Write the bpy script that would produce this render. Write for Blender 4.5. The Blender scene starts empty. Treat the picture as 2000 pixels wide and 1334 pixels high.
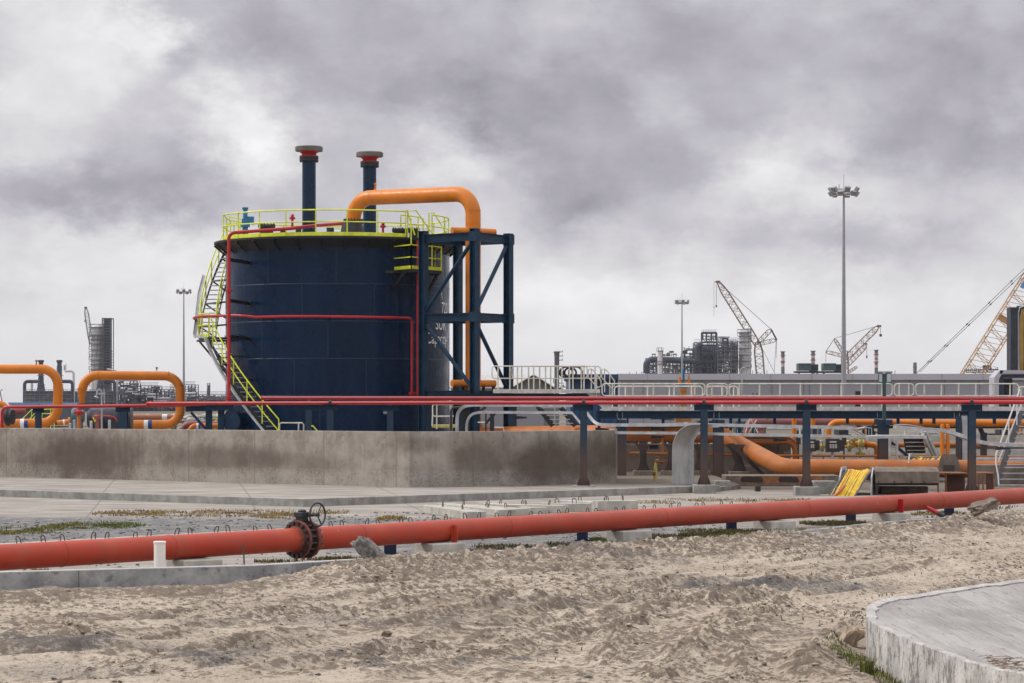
import bpy, math, random
import numpy as np
from mathutils import Vector, Matrix, noise as mnoise
R = math.radians
random.seed(7); rng = np.random.default_rng(11)
sc = bpy.context.scene
COL = sc.collection
H = 2.8; F = 5000.0; HY = 788.0
def P(px, py, D): return Vector(((px-1000)/F*D, D, H-(py-HY)/F*D))
def G(px, py, z=0.0):
    D = (H-z)*F/(py-HY); return Vector(((px-1000)/F*D, D, z))
def Zy(py, D): return H-(py-HY)/F*D
def Xp(px, D): return (px-1000)/F*D

# ---------------------------------------------------------------- camera
cam = bpy.data.cameras.new('camera'); co = bpy.data.objects.new('camera', cam); COL.objects.link(co)
co.location = (0, 0, H); co.rotation_euler = (R(90), 0, 0)
cam.sensor_width = 36; cam.lens = 90; cam.shift_y = (HY-667)/2000.0
cam.clip_start = 0.5; cam.clip_end = 12000
sc.camera = co

# ---------------------------------------------------------------- helpers
WL = {}
class MB:
    def __init__(s): s.v = []; s.f = []
    def add(s, vs, fs):
        n = len(s.v); s.v += [Vector(v) for v in vs]; s.f += [tuple(i+n for i in f) for f in fs]; return s
    def box(s, c, size, rz=0, M=None, bev=0.0, taper=1.0):
        sx, sy, sz = size[0]/2, size[1]/2, size[2]/2
        vs = [Vector((x*sx*(taper if z > 0 else 1), y*sy*(taper if z > 0 else 1), z*sz)) for z in (-1, 1) for y in (-1, 1) for x in (-1, 1)]
        M = M or Matrix.Rotation(rz, 3, 'Z')
        vs = [M @ v + Vector(c) for v in vs]
        return s.add(vs, [(0,2,3,1),(4,5,7,6),(0,1,5,4),(2,6,7,3),(0,4,6,2),(1,3,7,5)])
    def boxmm(s, a, b):
        return s.box([(a[i]+b[i])/2 for i in range(3)], [abs(b[i]-a[i]) for i in range(3)])
    def bar(s, p, q, w, h=None, up=(0,0,1)):
        p = Vector(p); q = Vector(q); d = (q-p)
        if d.length < 1e-6: return s
        h = h or w; t = d.normalized(); u = Vector(up)
        if abs(t.dot(u)) > .98: u = Vector((0,1,0))
        a = t.cross(u).normalized()*w/2; b = a.cross(t).normalized()*h/2
        vs = [c+i*a+j*b for c in (p, q) for i, j in ((-1,-1),(1,-1),(1,1),(-1,1))]
        return s.add(vs, [(3,2,1,0),(4,5,6,7),(0,1,5,4),(1,2,6,5),(2,3,7,6),(3,0,4,7)])
    def ibeam(s, p, q, w, h, t=0.02, up=(0,0,1)):
        p = Vector(p); q = Vector(q); tt = (q-p).normalized(); u = Vector(up)
        if abs(tt.dot(u)) > .98: u = Vector((0,1,0))
        a = tt.cross(u).normalized(); b = a.cross(tt).normalized()
        o = b*(h/2-t/2)
        s.bar(p+o, q+o, w, t, up=b); s.bar(p-o, q-o, w, t, up=b); s.bar(p, q, t, h-2*t-.002, up=b); return s
    def tube(s, pts, r, n=12, cap=True, flat=None):
        pts = [Vector(p) for p in pts]; m = len(pts)
        rs = r if isinstance(r, (list, tuple)) else [r]*m
        tang = []
        for i in range(m):
            d = (pts[min(i+1, m-1)]-pts[max(i-1, 0)]); tang.append(d.normalized() if d.length > 1e-9 else Vector((0,0,1)))
        u = Vector((0,0,1)) if abs(tang[0].z) < .9 else Vector((0,1,0))
        a = tang[0].cross(u).normalized(); vs = []; fs = []
        for i in range(m):
            t = tang[i]; a = (a-t*a.dot(t))
            a = a.normalized() if a.length > 1e-6 else t.orthogonal().normalized()
            b = t.cross(a)
            for k in range(n):
                an = 2*math.pi*k/n
                vs.append(pts[i]+(a*math.cos(an)+b*math.sin(an))*rs[i])
        for i in range(m-1):
            for k in range(n):
                k2 = (k+1) % n
                fs.append((i*n+k, i*n+k2, (i+1)*n+k2, (i+1)*n+k))
        if cap: fs.append(tuple(range(n-1, -1, -1))); fs.append(tuple((m-1)*n+k for k in range(n)))
        return s.add(vs, fs)
    def strip(s, pts, side, th):
        """a sheet swept along pts, side = width vector(s), th = thickness vector"""
        pts = [Vector(p) for p in pts]; vs = []; fs = []; m = len(pts)
        sd = side if isinstance(side, list) else [Vector(side)]*m
        tv = th if isinstance(th, list) else [Vector(th)]*m
        for p, a, b in zip(pts, sd, tv):
            vs += [p-a/2-b/2, p+a/2-b/2, p+a/2+b/2, p-a/2+b/2]
        for i in range(m-1):
            for k in range(4):
                k2 = (k+1) % 4; fs.append((i*4+k, i*4+k2, i*4+4+k2, i*4+4+k))
        fs.append((3,2,1,0)); fs.append(tuple((m-1)*4+k for k in range(4)))
        return s.add(vs, fs)
    def lathe(s, c, prof, n=24, axis=(0,0,1), a0=0, a1=2*math.pi):
        c = Vector(c); ax = Vector(axis).normalized(); u = ax.orthogonal().normalized() if abs(ax.z) < .99 else Vector((1,0,0)); w = ax.cross(u)
        full = abs(a1-a0-2*math.pi) < 1e-6; nn = n if full else n+1
        vs = []; fs = []
        for r, z in prof:
            for k in range(nn):
                an = a0+(a1-a0)*k/n
                vs.append(c+ax*z+(u*math.cos(an)+w*math.sin(an))*r)
        for i in range(len(prof)-1):
            for k in range(n):
                k2 = (k+1) % nn if full else k+1
                fs.append((i*nn+k, i*nn+k2, (i+1)*nn+k2, (i+1)*nn+k))
        return s.add(vs, fs)
    def cyl(s, p, q, r, n=16): return s.tube([p, q], r, n)
    def prism(s, poly, z0, z1):
        n = len(poly)
        vs = [(x, y, z0) for x, y in poly]+[(x, y, z1) for x, y in poly]
        fs = [tuple(range(n-1, -1, -1)), tuple(range(n, 2*n))]+[(i, (i+1) % n, (i+1) % n+n, i+n) for i in range(n)]
        return s.add(vs, fs)
    def loop(s, poly3, ext):
        n = len(poly3); e = Vector(ext); poly3 = [Vector(p) for p in poly3]
        return s.add(poly3+[p+e for p in poly3], [tuple(range(n-1, -1, -1)), tuple(range(n, 2*n))]+[(i, (i+1) % n, (i+1) % n+n, i+n) for i in range(n)])
    def build(s, name, m, parent=None, ang=35, bevel=0, origin=None):
        me = bpy.data.meshes.new(name)
        if parent is not None: base = WL[parent.name]
        else: base = Vector((0,0,0))
        mn = Vector([min(v[i] for v in s.v) for i in range(3)]); mx = Vector([max(v[i] for v in s.v) for i in range(3)])
        o_w = Vector(origin) if origin is not None else Vector(((mn.x+mx.x)/2, (mn.y+mx.y)/2, mn.z))
        me.from_pydata([v-o_w for v in s.v], [], s.f); me.validate(); me.update()
        o = bpy.data.objects.new(name, me); COL.objects.link(o)
        me.materials.append(m)
        if parent is not None: o.parent = parent
        o.location = o_w-base; WL[o.name] = o_w
        me.shade_smooth(); me.set_sharp_from_angle(angle=R(ang))
        if bevel:
            b = o.modifiers.new('bevel', 'BEVEL'); b.width = bevel; b.segments = 2; b.limit_method = 'ANGLE'; b.angle_limit = R(40)
        return o
def tag(o, label=None, cat=None, group=None, kind=None):
    if label: o['label'] = label
    if cat: o['category'] = cat
    if group: o['group'] = group
    if kind: o['kind'] = kind
    return o
def T(name, loc, label, cat, group=None):
    o = bpy.data.objects.new(name, None); COL.objects.link(o); o.location = loc; o.empty_display_size = .2
    WL[o.name] = Vector(loc); return tag(o, label, cat, group)
def one(mb, name, m, label, cat, group=None, **k):
    return tag(mb.build(name, m, **k), label, cat, group)
def dup(root, loc, rz=0, label=None):
    r = root.copy(); COL.objects.link(r); r.location = loc; r.rotation_euler = (0, 0, rz); r['label'] = label or root['label']; WL[r.name] = Vector(loc)
    for ch in list(root.children):
        c = ch.copy(); COL.objects.link(c); c.parent = r
        for g in ch.children:
            d = g.copy(); COL.objects.link(d); d.parent = c
    return r
def fillet(pts, rad, k=6):
    pts = [Vector(p) for p in pts]; out = [pts[0]]
    for i in range(1, len(pts)-1):
        r = rad[i-1] if isinstance(rad, (list, tuple)) else rad
        a, b, c = pts[i-1], pts[i], pts[i+1]
        d1 = (a-b); d2 = (c-b)
        if r <= 0: out.append(b); continue
        ang = d1.angle(d2); cut = min(r/math.tan(ang/2), d1.length*.49 if i > 1 else d1.length*.95, d2.length*.49 if i < len(pts)-2 else d2.length*.95)
        p1 = b+d1.normalized()*cut; p2 = b+d2.normalized()*cut
        # quadratic-ish arc
        rr = cut*math.tan(ang/2); bis = (d1.normalized()+d2.normalized()).normalized(); cen = b+bis*(rr/math.sin(ang/2))
        v1 = (p1-cen); v2 = (p2-cen)
        for j in range(k+1):
            t = j/k; th = v1.angle(v2); 
            w1 = math.sin((1-t)*th)/math.sin(th); w2 = math.sin(t*th)/math.sin(th)
            out.append(cen+v1*w1+v2*w2)
    out.append(pts[-1]); return out

# ---------------------------------------------------------------- materials
def newmat(name):
    m = bpy.data.materials.new(name); m.use_nodes = True
    nt = m.node_tree; nt.nodes.clear()
    out = nt.nodes.new('ShaderNodeOutputMaterial'); b = nt.nodes.new('ShaderNodeBsdfPrincipled')
    nt.links.new(b.outputs[0], out.inputs[0]); return m, nt, b
class NT:
    def __init__(s, nt): s.nt = nt
    def n(s, t, **k):
        o = s.nt.nodes.new('ShaderNode'+t)
        for a, v in k.items(): setattr(o, a, v)
        return o
    def l(s, a, b): s.nt.links.new(a, b)
    def val(s, x, sock):
        if isinstance(x, (int, float)): sock.default_value = x
        elif isinstance(x, (tuple, list)):
            sock.default_value = tuple(x) if len(x) == len(sock.default_value) else tuple(x)+(1,)*(len(sock.default_value)-len(x))
        else: s.l(x, sock)
    def m(s, op, a, b=0.0, c=None, clamp=False):
        o = s.n('Math', operation=op, use_clamp=clamp); s.val(a, o.inputs[0]); s.val(b, o.inputs[1])
        if c is not None: s.val(c, o.inputs[2])
        return o.outputs[0]
    def vm(s, op, a, b=(0,0,0)):
        o = s.n('VectorMath', operation=op); s.val(a, o.inputs[0]); s.val(b, o.inputs[1]); return o.outputs['Value'] if op in ('LENGTH','DOT_PRODUCT') else o.outputs[0]
    def noise(s, vec, scale, detail=4, rough=.55, dist=0, dims='3D'):
        o = s.n('TexNoise', noise_dimensions=dims); s.l(vec, o.inputs['Vector']); o.inputs['Scale'].default_value = scale
        o.inputs['Detail'].default_value = detail; o.inputs['Roughness'].default_value = rough; o.inputs['Distortion'].default_value = dist; return o.outputs[0]
    def mr(s, x, a, b, c=0.0, d=1.0, smooth=True):
        o = s.n('MapRange', interpolation_type='SMOOTHSTEP' if smooth else 'LINEAR'); s.val(x, o.inputs[0])
        for i, v in enumerate((a, b, c, d)): s.val(v, o.inputs[i+1])
        return o.outputs[0]
    def mix(s, f, a, b, bt='MIX'):
        o = s.n('Mix', data_type='RGBA', blend_type=bt); s.val(f, o.inputs[0]); s.val(a, o.inputs[6]); s.val(b, o.inputs[7]); return o.outputs[2]
    def sxyz(s, v):
        o = s.n('SeparateXYZ'); s.l(v, o.inputs[0]); return o.outputs
    def cxyz(s, x, y, z):
        o = s.n('CombineXYZ'); s.val(x, o.inputs[0]); s.val(y, o.inputs[1]); s.val(z, o.inputs[2]); return o.outputs[0]
    def bump(s, h, strength, dist, normal=None):
        o = s.n('Bump'); o.inputs['Strength'].default_value = strength; o.inputs['Distance'].default_value = dist; s.l(h, o.inputs['Height'])
        if normal is not None: s.l(normal, o.inputs['Normal'])
        return o.outputs[0]
def mk(name, col, rough=.5, metal=0.0, var=.12, scale=2.0, col2=None, dirt=0.0, dirtcol=(.18,.14,.10), streak=.25, bump=0.0, bscale=40, spec=.5, thr=.52, dscale=2.5):
    m, nt, b = newmat(name); N = NT(nt)
    g = N.n('NewGeometry'); pos = g.outputs['Position']
    n1 = N.noise(pos, scale, 5, .6)
    c1 = tuple(c*(1-var) for c in col); c2 = col2 or tuple(min(1, c*(1+var)) for c in col)
    c = N.mix(N.mr(n1, .3, .7), c1, c2)
    if dirt:
        p2 = N.vm('MULTIPLY', pos, (1, 1, streak))
        n2 = N.noise(p2, dscale, 7, .68)
        f = N.m('MULTIPLY', N.mr(n2, thr-.06, thr+.16), dirt)
        c = N.mix(f, c, dirtcol)
    N.l(c, b.inputs['Base Color'])
    n3 = N.noise(pos, scale*3, 4)
    N.l(N.mr(n3, .25, .75, max(0, rough-.08), min(1, rough+.1)), b.inputs['Roughness'])
    b.inputs['Metallic'].default_value = metal; b.inputs['Specular IOR Level'].default_value = spec
    if bump:
        N.l(N.bump(N.noise(pos, bscale, 4), .6, bump), b.inputs['Normal'])
    return m
M = {}
M['navy'] = mk('navy_paint', (.002,.018,.048), .26, var=.14, scale=.35, spec=.3, bump=.003, bscale=2)
M['shell'] = mk('tank_shell_paint', (.0015,.0135,.042), .25, var=.2, scale=.5, dirt=.3, dirtcol=(.008,.026,.055), streak=.06, dscale=3.2, thr=.50, spec=.17, bump=.006, bscale=1.2)
M['seam'] = mk('weld_seam_navy', (.003,.018,.047), .4, var=.2)
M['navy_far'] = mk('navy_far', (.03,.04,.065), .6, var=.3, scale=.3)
M['navy_beam'] = mk('navy_beam_paint', (.004,.028,.062), .45, var=.25, scale=3, dirt=.25, dirtcol=(.03,.036,.05), thr=.57, spec=.25)
M['black'] = mk('black_steel', (.015,.016,.02), .5, var=.3)
M['black_skirt'] = mk('dark_steel', (.009,.010,.015), .55, var=.3)
M['orange'] = mk('orange_paint', (.60,.175,.008), .42, var=.10, scale=1.5, dirt=.35, dirtcol=(.42,.15,.04), thr=.56, spec=.4)
M['orange_dusty'] = mk('dusty_orange_paint', (.40,.125,.025), .55, var=.16, scale=1.2, dirt=.55, dirtcol=(.26,.13,.07), thr=.5, spec=.3)
M['red'] = mk('red_paint', (.40,.010,.014), .4, var=.12, scale=2, dirt=.25, dirtcol=(.3,.03,.03))
M['red_dark'] = mk('dark_red_paint', (.27,.010,.016), .42, var=.12, scale=2)
M['maroon'] = mk('maroon_paint', (.28,.07,.065), .5, var=.15)
M['yellow'] = mk('yellow_paint', (.66,.72,.03), .45, var=.12, scale=4, dirt=.3, dirtcol=(.3,.28,.06))
M['rail'] = mk('cream_rail_paint', (.62,.61,.54), .5, var=.15, scale=5, dirt=.5, dirtcol=(.4,.33,.2), thr=.5)
M['galv'] = mk('galvanised_steel', (.42,.43,.45), .45, metal=.35, var=.2, scale=4, dirt=.3, dirtcol=(.25,.24,.22))
M['galv_lt'] = mk('pale_galvanised', (.56,.55,.53), .5, metal=.1, var=.2, scale=5, dirt=.45, dirtcol=(.36,.28,.16))
M['silver'] = mk('silver_cladding', (.50,.50,.50), .38, metal=.6, var=.15, scale=2, dirt=.35, dirtcol=(.3,.27,.24))
M['conc'] = mk('concrete', (.29,.285,.265), .85, var=.22, scale=3, dirt=.5, dirtcol=(.15,.14,.125), streak=.35, bump=.01, bscale=25, spec=.2)
M['conc_lt'] = mk('pale_concrete', (.42,.40,.36), .85, var=.2, scale=3, dirt=.35, dirtcol=(.2,.18,.15), bump=.008, bscale=25, spec=.2)
M['conc_tan'] = mk('tan_concrete', (.20,.165,.135), .9, var=.2, scale=2, dirt=.5, dirtcol=(.15,.12,.10), bump=.008, bscale=25, spec=.15)
M['conc_br'] = mk('brown_dusty_concrete', (.19,.155,.13), .85, var=.25, scale=3, dirt=.5, dirtcol=(.10,.075,.06), bump=.008, bscale=25, spec=.2)
M['rust'] = mk('rusty_steel', (.20,.075,.035), .75, var=.3, scale=6, dirt=.5, dirtcol=(.08,.035,.02))
M['rope'] = mk('dark_wire_rope', (.02,.02,.02), .95, spec=.05)
M['pvc'] = mk('white_plastic', (.78,.74,.70), .35, var=.04, scale=3, dirt=.15, dirtcol=(.5,.45,.4))
M['rubber'] = mk('black_rubber', (.02,.02,.022), .5)
M['blue_valve'] = mk('light_blue_paint', (.02,.17,.33), .45, var=.15)
M['blue_wall'] = mk('blue_cladding', (.012,.055,.15), .5, var=.12)
M['blue_lt'] = mk('sky_blue_sheet', (.13,.27,.5), .5)
M['bldg'] = mk('grey_cladding', (.28,.28,.315), .6, var=.05, scale=.15, dirt=.2, dirtcol=(.25,.25,.27))
M['fascia'] = mk('pale_grey_fascia', (.42,.41,.46), .6, var=.05, scale=.2)
M['roofgrey'] = mk('grey_roof_sheet', (.42,.40,.39), .6, var=.08)
M['cranered'] = mk('weathered_crane_steel', (.22,.135,.095), .6, var=.45, scale=.4)
M['craneyel'] = mk('yellow_crane_steel', (.45,.24,.07), .55, var=.25, scale=.4, dirt=.4, dirtcol=(.2,.1,.05))
M['white'] = mk('white_paint', (.75,.75,.75), .5, var=.05)
M['navy_stub'] = mk('navy_stub_paint', (.008,.024,.075), .5)
M['flange_red'] = mk('grimy_red_flange', (.16,.035,.022), .65, var=.35, scale=9, dirt=.6, dirtcol=(.06,.03,.025))
M['loop'] = mk('dark_rebar', (.06,.045,.04), .7)
M['blueband'] = mk('blue_band', (.02,.05,.2), .5)
M['gdark'] = mk('dark_green_enclosure', (.035,.07,.075), .5, var=.2)
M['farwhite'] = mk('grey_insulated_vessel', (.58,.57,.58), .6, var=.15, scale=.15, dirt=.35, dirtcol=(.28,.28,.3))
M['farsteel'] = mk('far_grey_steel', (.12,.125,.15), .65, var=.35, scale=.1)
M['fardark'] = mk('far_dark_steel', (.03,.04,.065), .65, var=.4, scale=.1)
M['chred'] = mk('chimney_red', (.32,.14,.12), .7, var=.2)
M['chwhite'] = mk('chimney_white', (.46,.44,.43), .7, var=.2)
M['cy'] = mk('yellow_cable', (.72,.47,.02), .4, var=.12, scale=6)
M['cg'] = mk('grey_cable', (.07,.08,.10), .45)
M['cr'] = mk('orange_red_cable', (.5,.13,.05), .45)
M['lamp'] = mk('floodlight_grey', (.3,.3,.31), .4, metal=.4)
M['mast'] = mk('galvanised_mast', (.30,.30,.33), .5, metal=.3, var=.08)
M['olive'] = mk('olive_yellow_paint', (.42,.36,.10), .55)
M['boxblk'] = mk('black_box', (.03,.022,.024), .5)
M['teal'] = mk('teal_paint', (.05,.13,.16), .5)

# sun-faded red-orange pipeline
def pipe_mat():
    m, nt, b = newmat('faded_red_pipe_paint'); N = NT(nt)
    g = N.n('NewGeometry'); pos = g.outputs['Position']; x = N.sxyz(pos)[0]
    f = N.mr(x, -8, 14)
    c = N.mix(f, (.42,.036,.010), (.37,.055,.028))
    n1 = N.noise(pos, 1.2, 5, .6); c = N.mix(N.m('MULTIPLY', N.mr(n1, .45, .75), .4), c, (.46,.10,.06))
    nz = N.sxyz(g.outputs['Normal'])[2]
    dust = N.m('MULTIPLY', N.mr(N.noise(pos, 3, 7, .7), .42, .62), .45)
    c = N.mix(dust, c, (.30,.055,.03))
    v = N.n('TexVoronoi'); v.inputs['Scale'].default_value = 5; N.l(N.vm('MULTIPLY', pos, (1, 1, .6)), v.inputs['Vector'])
    chip = N.m('MULTIPLY', N.m('LESS_THAN', v.outputs['Distance'], .05), N.m('GREATER_THAN', N.noise(pos, .8, 2), .5))
    c = N.mix(N.m('MULTIPLY', chip, .7), c, (.6,.45,.33))
    N.l(c, b.inputs['Base Color']); b.inputs['Roughness'].default_value = .5; b.inputs['Specular IOR Level'].default_value = .35
    N.l(N.bump(N.noise(pos, 6, 5), .3, .008), b.inputs['Normal']); return m
M['redpipe'] = pipe_mat()

# navy posts whose colour turns brown towards the foot
def post_mat():
    m, nt, b = newmat('navy_post_brown_foot'); N = NT(nt)
    g = N.n('NewGeometry'); pos = g.outputs['Position']; z = N.sxyz(pos)[2]
    n1 = N.noise(N.vm('MULTIPLY', pos, (1, 1, .3)), 5, 6, .65)
    zz = N.m('ADD', z, N.m('MULTIPLY', N.m('SUBTRACT', n1, .5), 1.3))
    c = N.mix(N.mr(zz, .8, 2.0), (.075,.045,.035), (.004,.028,.062))
    c = N.mix(N.m('MULTIPLY', N.mr(n1, .55, .7), .35), c, (.06,.055,.055))
    N.l(c, b.inputs['Base Color']); b.inputs['Roughness'].default_value = .55; return m
M['post'] = post_mat()

# cast concrete wall: pour seams, pale lower band, brown patches, drips
def wall_mat():
    m, nt, b = newmat('stained_cast_concrete'); N = NT(nt)
    g = N.n('NewGeometry'); pos = g.outputs['Position']; s = N.sxyz(pos)
    n1 = N.noise(pos, 1.3, 8, .66); c = N.mix(N.mr(n1, .32, .68), (.215,.182,.155), (.38,.34,.30))
    st = N.noise(N.vm('MULTIPLY', pos, (5, 5, .55)), 1.2, 7, .65)
    c = N.mix(N.m('MULTIPLY', N.mr(st, .5, .7), .45), c, (.40,.365,.325))
    st2 = N.noise(N.vm('MULTIPLY', pos, (3.5, 3.5, .3)), 1.7, 6, .7)
    c = N.mix(N.m('MULTIPLY', N.mr(st2, .56, .74), .45), c, (.11,.09,.075))
    # patchy paler grout runs near the top
    pt = N.noise(N.vm('MULTIPLY', pos, (1, 1, .7)), 2.6, 6, .6, 1.2)
    c = N.mix(N.m('MULTIPLY', N.m('MULTIPLY', N.mr(pt, .56, .62), N.mr(s[2], .9, 1.9)), .5), c, (.43,.40,.35))
    # brown elliptical patches with edges broken up by noise
    brown_mask = None
    for cx, cz, rx, rz, am in ((-15.2, .9, 2.6, 1.05, 1.0), (-14.2, .3, 1.3, .5, .7), (-17.2, 1.0, 1.7, .7, .5), (-9.5, .95, 3.4, .5, .7), (-6.4, .8, 1.5, .35, .35), (-.9, 1.0, 1.3, .9, .75), (1.2, .8, 1.9, 1.0, 1.0), (3.0, 1.0, 1.3, 1.1, .95), (-3.0, 1.5, 1.2, .3, .45)):
        d = N.vm('LENGTH', N.cxyz(N.m('DIVIDE', N.m('SUBTRACT', s[0], cx), rx), 0.0, N.m('DIVIDE', N.m('SUBTRACT', s[2], cz), rz)))
        d = N.m('ADD', d, N.m('MULTIPLY', N.m('SUBTRACT', N.noise(pos, 1.1, 6, .65), .5), 1.1))
        v = N.mr(d, .35, 1.25, am, 0.0)
        brown_mask = v if brown_mask is None else N.m('MAXIMUM', brown_mask, v)
    c = N.mix(N.m('MULTIPLY', brown_mask, .85), c, (.068,.042,.028))
    # spatter band at the foot
    n4 = N.noise(pos, 14, 3, .6)
    band = N.m('MULTIPLY', N.mr(N.m('ADD', s[2], N.m('MULTIPLY', n1, .25)), .80, .74), N.mr(n4, .42, .58))
    c = N.mix(N.m('MULTIPLY', band, N.m('SUBTRACT', .5, N.m('MULTIPLY', brown_mask, .45))), c, (.40,.375,.33))
    # faint board joints every 1.9 m
    jt = N.m('ABSOLUTE', N.m('SUBTRACT', N.m('FRACT', N.m('DIVIDE', N.m('ADD', s[0], N.m('MULTIPLY', n1, .04)), 2.45)), .5))
    j = N.m('LESS_THAN', jt, .009); c = N.mix(N.m('MULTIPLY', j, .4), c, (.11,.09,.08))
    hx = N.m('ABSOLUTE', N.m('SUBTRACT', N.m('FRACT', N.m('DIVIDE', s[0], 1.225)), .5)); hz_ = N.m('ABSOLUTE', N.m('SUBTRACT', N.m('FRACT', N.m('DIVIDE', s[2], .62)), .5))
    hole = N.m('LESS_THAN', N.m('ADD', N.m('POWER', N.m('MULTIPLY', hx, 1.225), 2.0), N.m('POWER', N.m('MULTIPLY', hz_, .62), 2.0)), .0011); c = N.mix(N.m('MULTIPLY', hole, .4), c, (.07,.06,.05))
    c = N.mix(.12, c, N.mix(N.noise(pos, 40, 2), (.1,.1,.1), (.5,.48,.45)))
    N.l(c, b.inputs['Base Color']); b.inputs['Roughness'].default_value = .9; b.inputs['Specular IOR Level'].default_value = .2
    h = N.m('SUBTRACT', N.m('ADD', N.noise(pos, 18, 5), N.m('MULTIPLY', st, .5)), N.m('MULTIPLY', j, .6))
    N.l(N.bump(h, .5, .015), b.inputs['Normal']); return m
M['wall'] = wall_mat()

# ---------------------------------------------------------------- world: overcast sky
w = bpy.data.worlds.new('World'); sc.world = w; w.use_nodes = True
nt = w.node_tree; nt.nodes.clear(); N = NT(nt)
SUN_EL, SUN_AZ = 42.0, -80.0     # azimuth from +Y towards +X (sun to the left, a little ahead)
tc = N.n('TexCoord'); d = tc.outputs['Generated']; s = N.sxyz(d)
az = N.m('ARCTAN2', s[0], s[1]); el = N.m('ARCSINE', s[2])
U = N.m('ADD', N.m('MULTIPLY', az, 5.0), 1.0); V = N.m('SUBTRACT', .788, N.m('MULTIPLY', el, 5.0))
uv = N.cxyz(U, V, 0.0)
def nz(scale, detail, rough, off, sy=1.7, dist=0.0):
    o = N.n('TexNoise'); N.l(N.vm('ADD', N.vm('MULTIPLY', uv, (1, sy, 1)), (off, off*1.7, off)), o.inputs['Vector'])
    o.inputs['Scale'].default_value = scale; o.inputs['Detail'].default_value = detail; o.inputs['Roughness'].default_value = rough; o.inputs['Distortion'].default_value = dist; return o
w1 = nz(1.6, 3, .5, 3.1); w2 = nz(7.0, 6, .66, 8.3)
warp = N.vm('ADD', N.vm('MULTIPLY', N.vm('SUBTRACT', w1.outputs[1], (.5,.5,.5)), (.22,.16,0)), N.vm('MULTIPLY', N.vm('SUBTRACT', w2.outputs[1], (.5,.5,.5)), (.22,.16,0)))
uw = N.vm('ADD', uv, warp)
BLOBS = [ # u, v, ru, rv, amp   (1 unit = 11.46 degrees)
 (.10,.20,.22,.16,.24),(.02,.04,.22,.09,.12),(.22,.10,.12,.07,.10),(.335,.095,.06,.035,.20),(.27,.06,.08,.03,.14),(.50,.25,.11,.08,.30),(.42,.20,.06,.05,.14),(.53,.31,.07,.05,.14),(.84,.29,.09,.06,.18),(.90,.33,.10,.05,.12),(.95,.40,.16,.07,.10),
 (1.14,.07,.10,.09,.13),(1.47,.33,.15,.06,.20),(1.60,.40,.25,.06,.12),(1.30,.22,.06,.05,.08),(1.99,.44,.12,.09,.18),(1.98,.22,.06,.05,.08),
 (.15,.52,.35,.05,.16),(.42,.50,.25,.05,.10),(1.15,.56,.25,.06,.14),(1.05,.70,.9,.12,.12),(.3,.66,.7,.08,.08),(1.6,.64,.6,.08,.12),
 (.75,.12,.36,.12,-.20),(.50,.05,.16,.06,-.14),(.97,.20,.22,.07,-.20),(.72,.19,.20,.05,-.08),(1.30,.12,.22,.14,-.20),(1.25,.28,.28,.05,-.13),(1.09,.39,.14,.05,-.28),(1.20,.35,.18,.06,-.16),(1.32,.36,.10,.05,-.14),
 (1.86,.28,.26,.10,-.28),(1.66,.33,.12,.05,-.14),(1.75,.17,.3,.08,-.14),(1.60,.05,.5,.06,-.10),(1.90,.08,.25,.08,-.10),(1.45,.47,.20,.03,-.10),(1.70,.49,.22,.035,-.17),(1.62,.24,.12,.05,.06),
 (.22,.40,.24,.05,-.30),(.05,.40,.16,.04,-.16),(.18,.30,.24,.06,-.12),(.36,.34,.14,.06,-.12),(.30,.18,.12,.05,-.05),(.01,.57,.12,.03,-.12),(.65,.42,.25,.05,-.05),(.62,.10,.12,.05,-.04),
]
acc = None
for (bu, bv, ru, rv, am) in BLOBS:
    rv *= 1.25; am *= .68 if am < 0 else 1.12
    dd = N.vm('LENGTH', N.vm('MULTIPLY', N.vm('SUBTRACT', uw, (bu, bv, 0)), (1/ru, 1/rv, 0)))
    v = N.mr(dd, 0.0, 1.55, am*.92, 0.0)
    acc = v if acc is None else N.m('ADD', acc, v)
f1 = nz(2.8, 6, .54, 1.7, 1.35, .1); f2 = nz(9, 5, .56, 5.2, 1.3, .1)
vo = N.n('TexVoronoi', feature='F1'); N.l(N.vm('MULTIPLY', N.vm('ADD', uw, N.vm('MULTIPLY', N.vm('SUBTRACT', f2.outputs[1], (.5,.5,.5)), (.10,.09,0))), (1, 1.5, 1)), vo.inputs['Vector']); vo.inputs['Scale'].default_value = 9; vo.inputs['Detail'].default_value = 0.0
puff = N.m('MULTIPLY', N.m('SUBTRACT', .36, vo.outputs['Distance']), .09)
fb = N.m('ADD', N.m('MULTIPLY', N.m('SUBTRACT', f1.outputs[0], .5), .36), N.m('MULTIPLY', N.m('SUBTRACT', f2.outputs[0], .5), .23))
fb = N.m('ADD', fb, puff)
low = N.mr(el, R(.3), R(3.2), .40, 1.0)
cl = N.m('ADD', .55, N.m('MULTIPLY', N.m('ADD', acc, fb), low))
cl = N.m('ADD', cl, N.mr(el, R(.5), R(5.2), .20, 0.0))
up = N.mr(el, R(10), R(45), 0.0, .95)                        # the zenith of an overcast sky is brighter
cl = N.m('ADD', cl, up)
cl = N.m('ADD', N.m('MULTIPLY', cl, .93), .085)
tint = N.mix(N.mr(cl, .40, .78), (.962,.922,1.05), (1.0,.986,1.012))
lum = N.vm('MULTIPLY', tint, N.cxyz(cl, cl, cl))
sky = N.n('TexSky', sky_type='NISHITA'); sky.sun_disc = False; sky.sun_elevation = R(SUN_EL); sky.sun_rotation = R(SUN_AZ)
bg1 = N.n('Background'); N.l(sky.outputs[0], bg1.inputs[0]); bg1.inputs[1].default_value = .06
bg2 = N.n('Background'); N.l(lum, bg2.inputs[0]); bg2.inputs[1].default_value = 1.0
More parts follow.
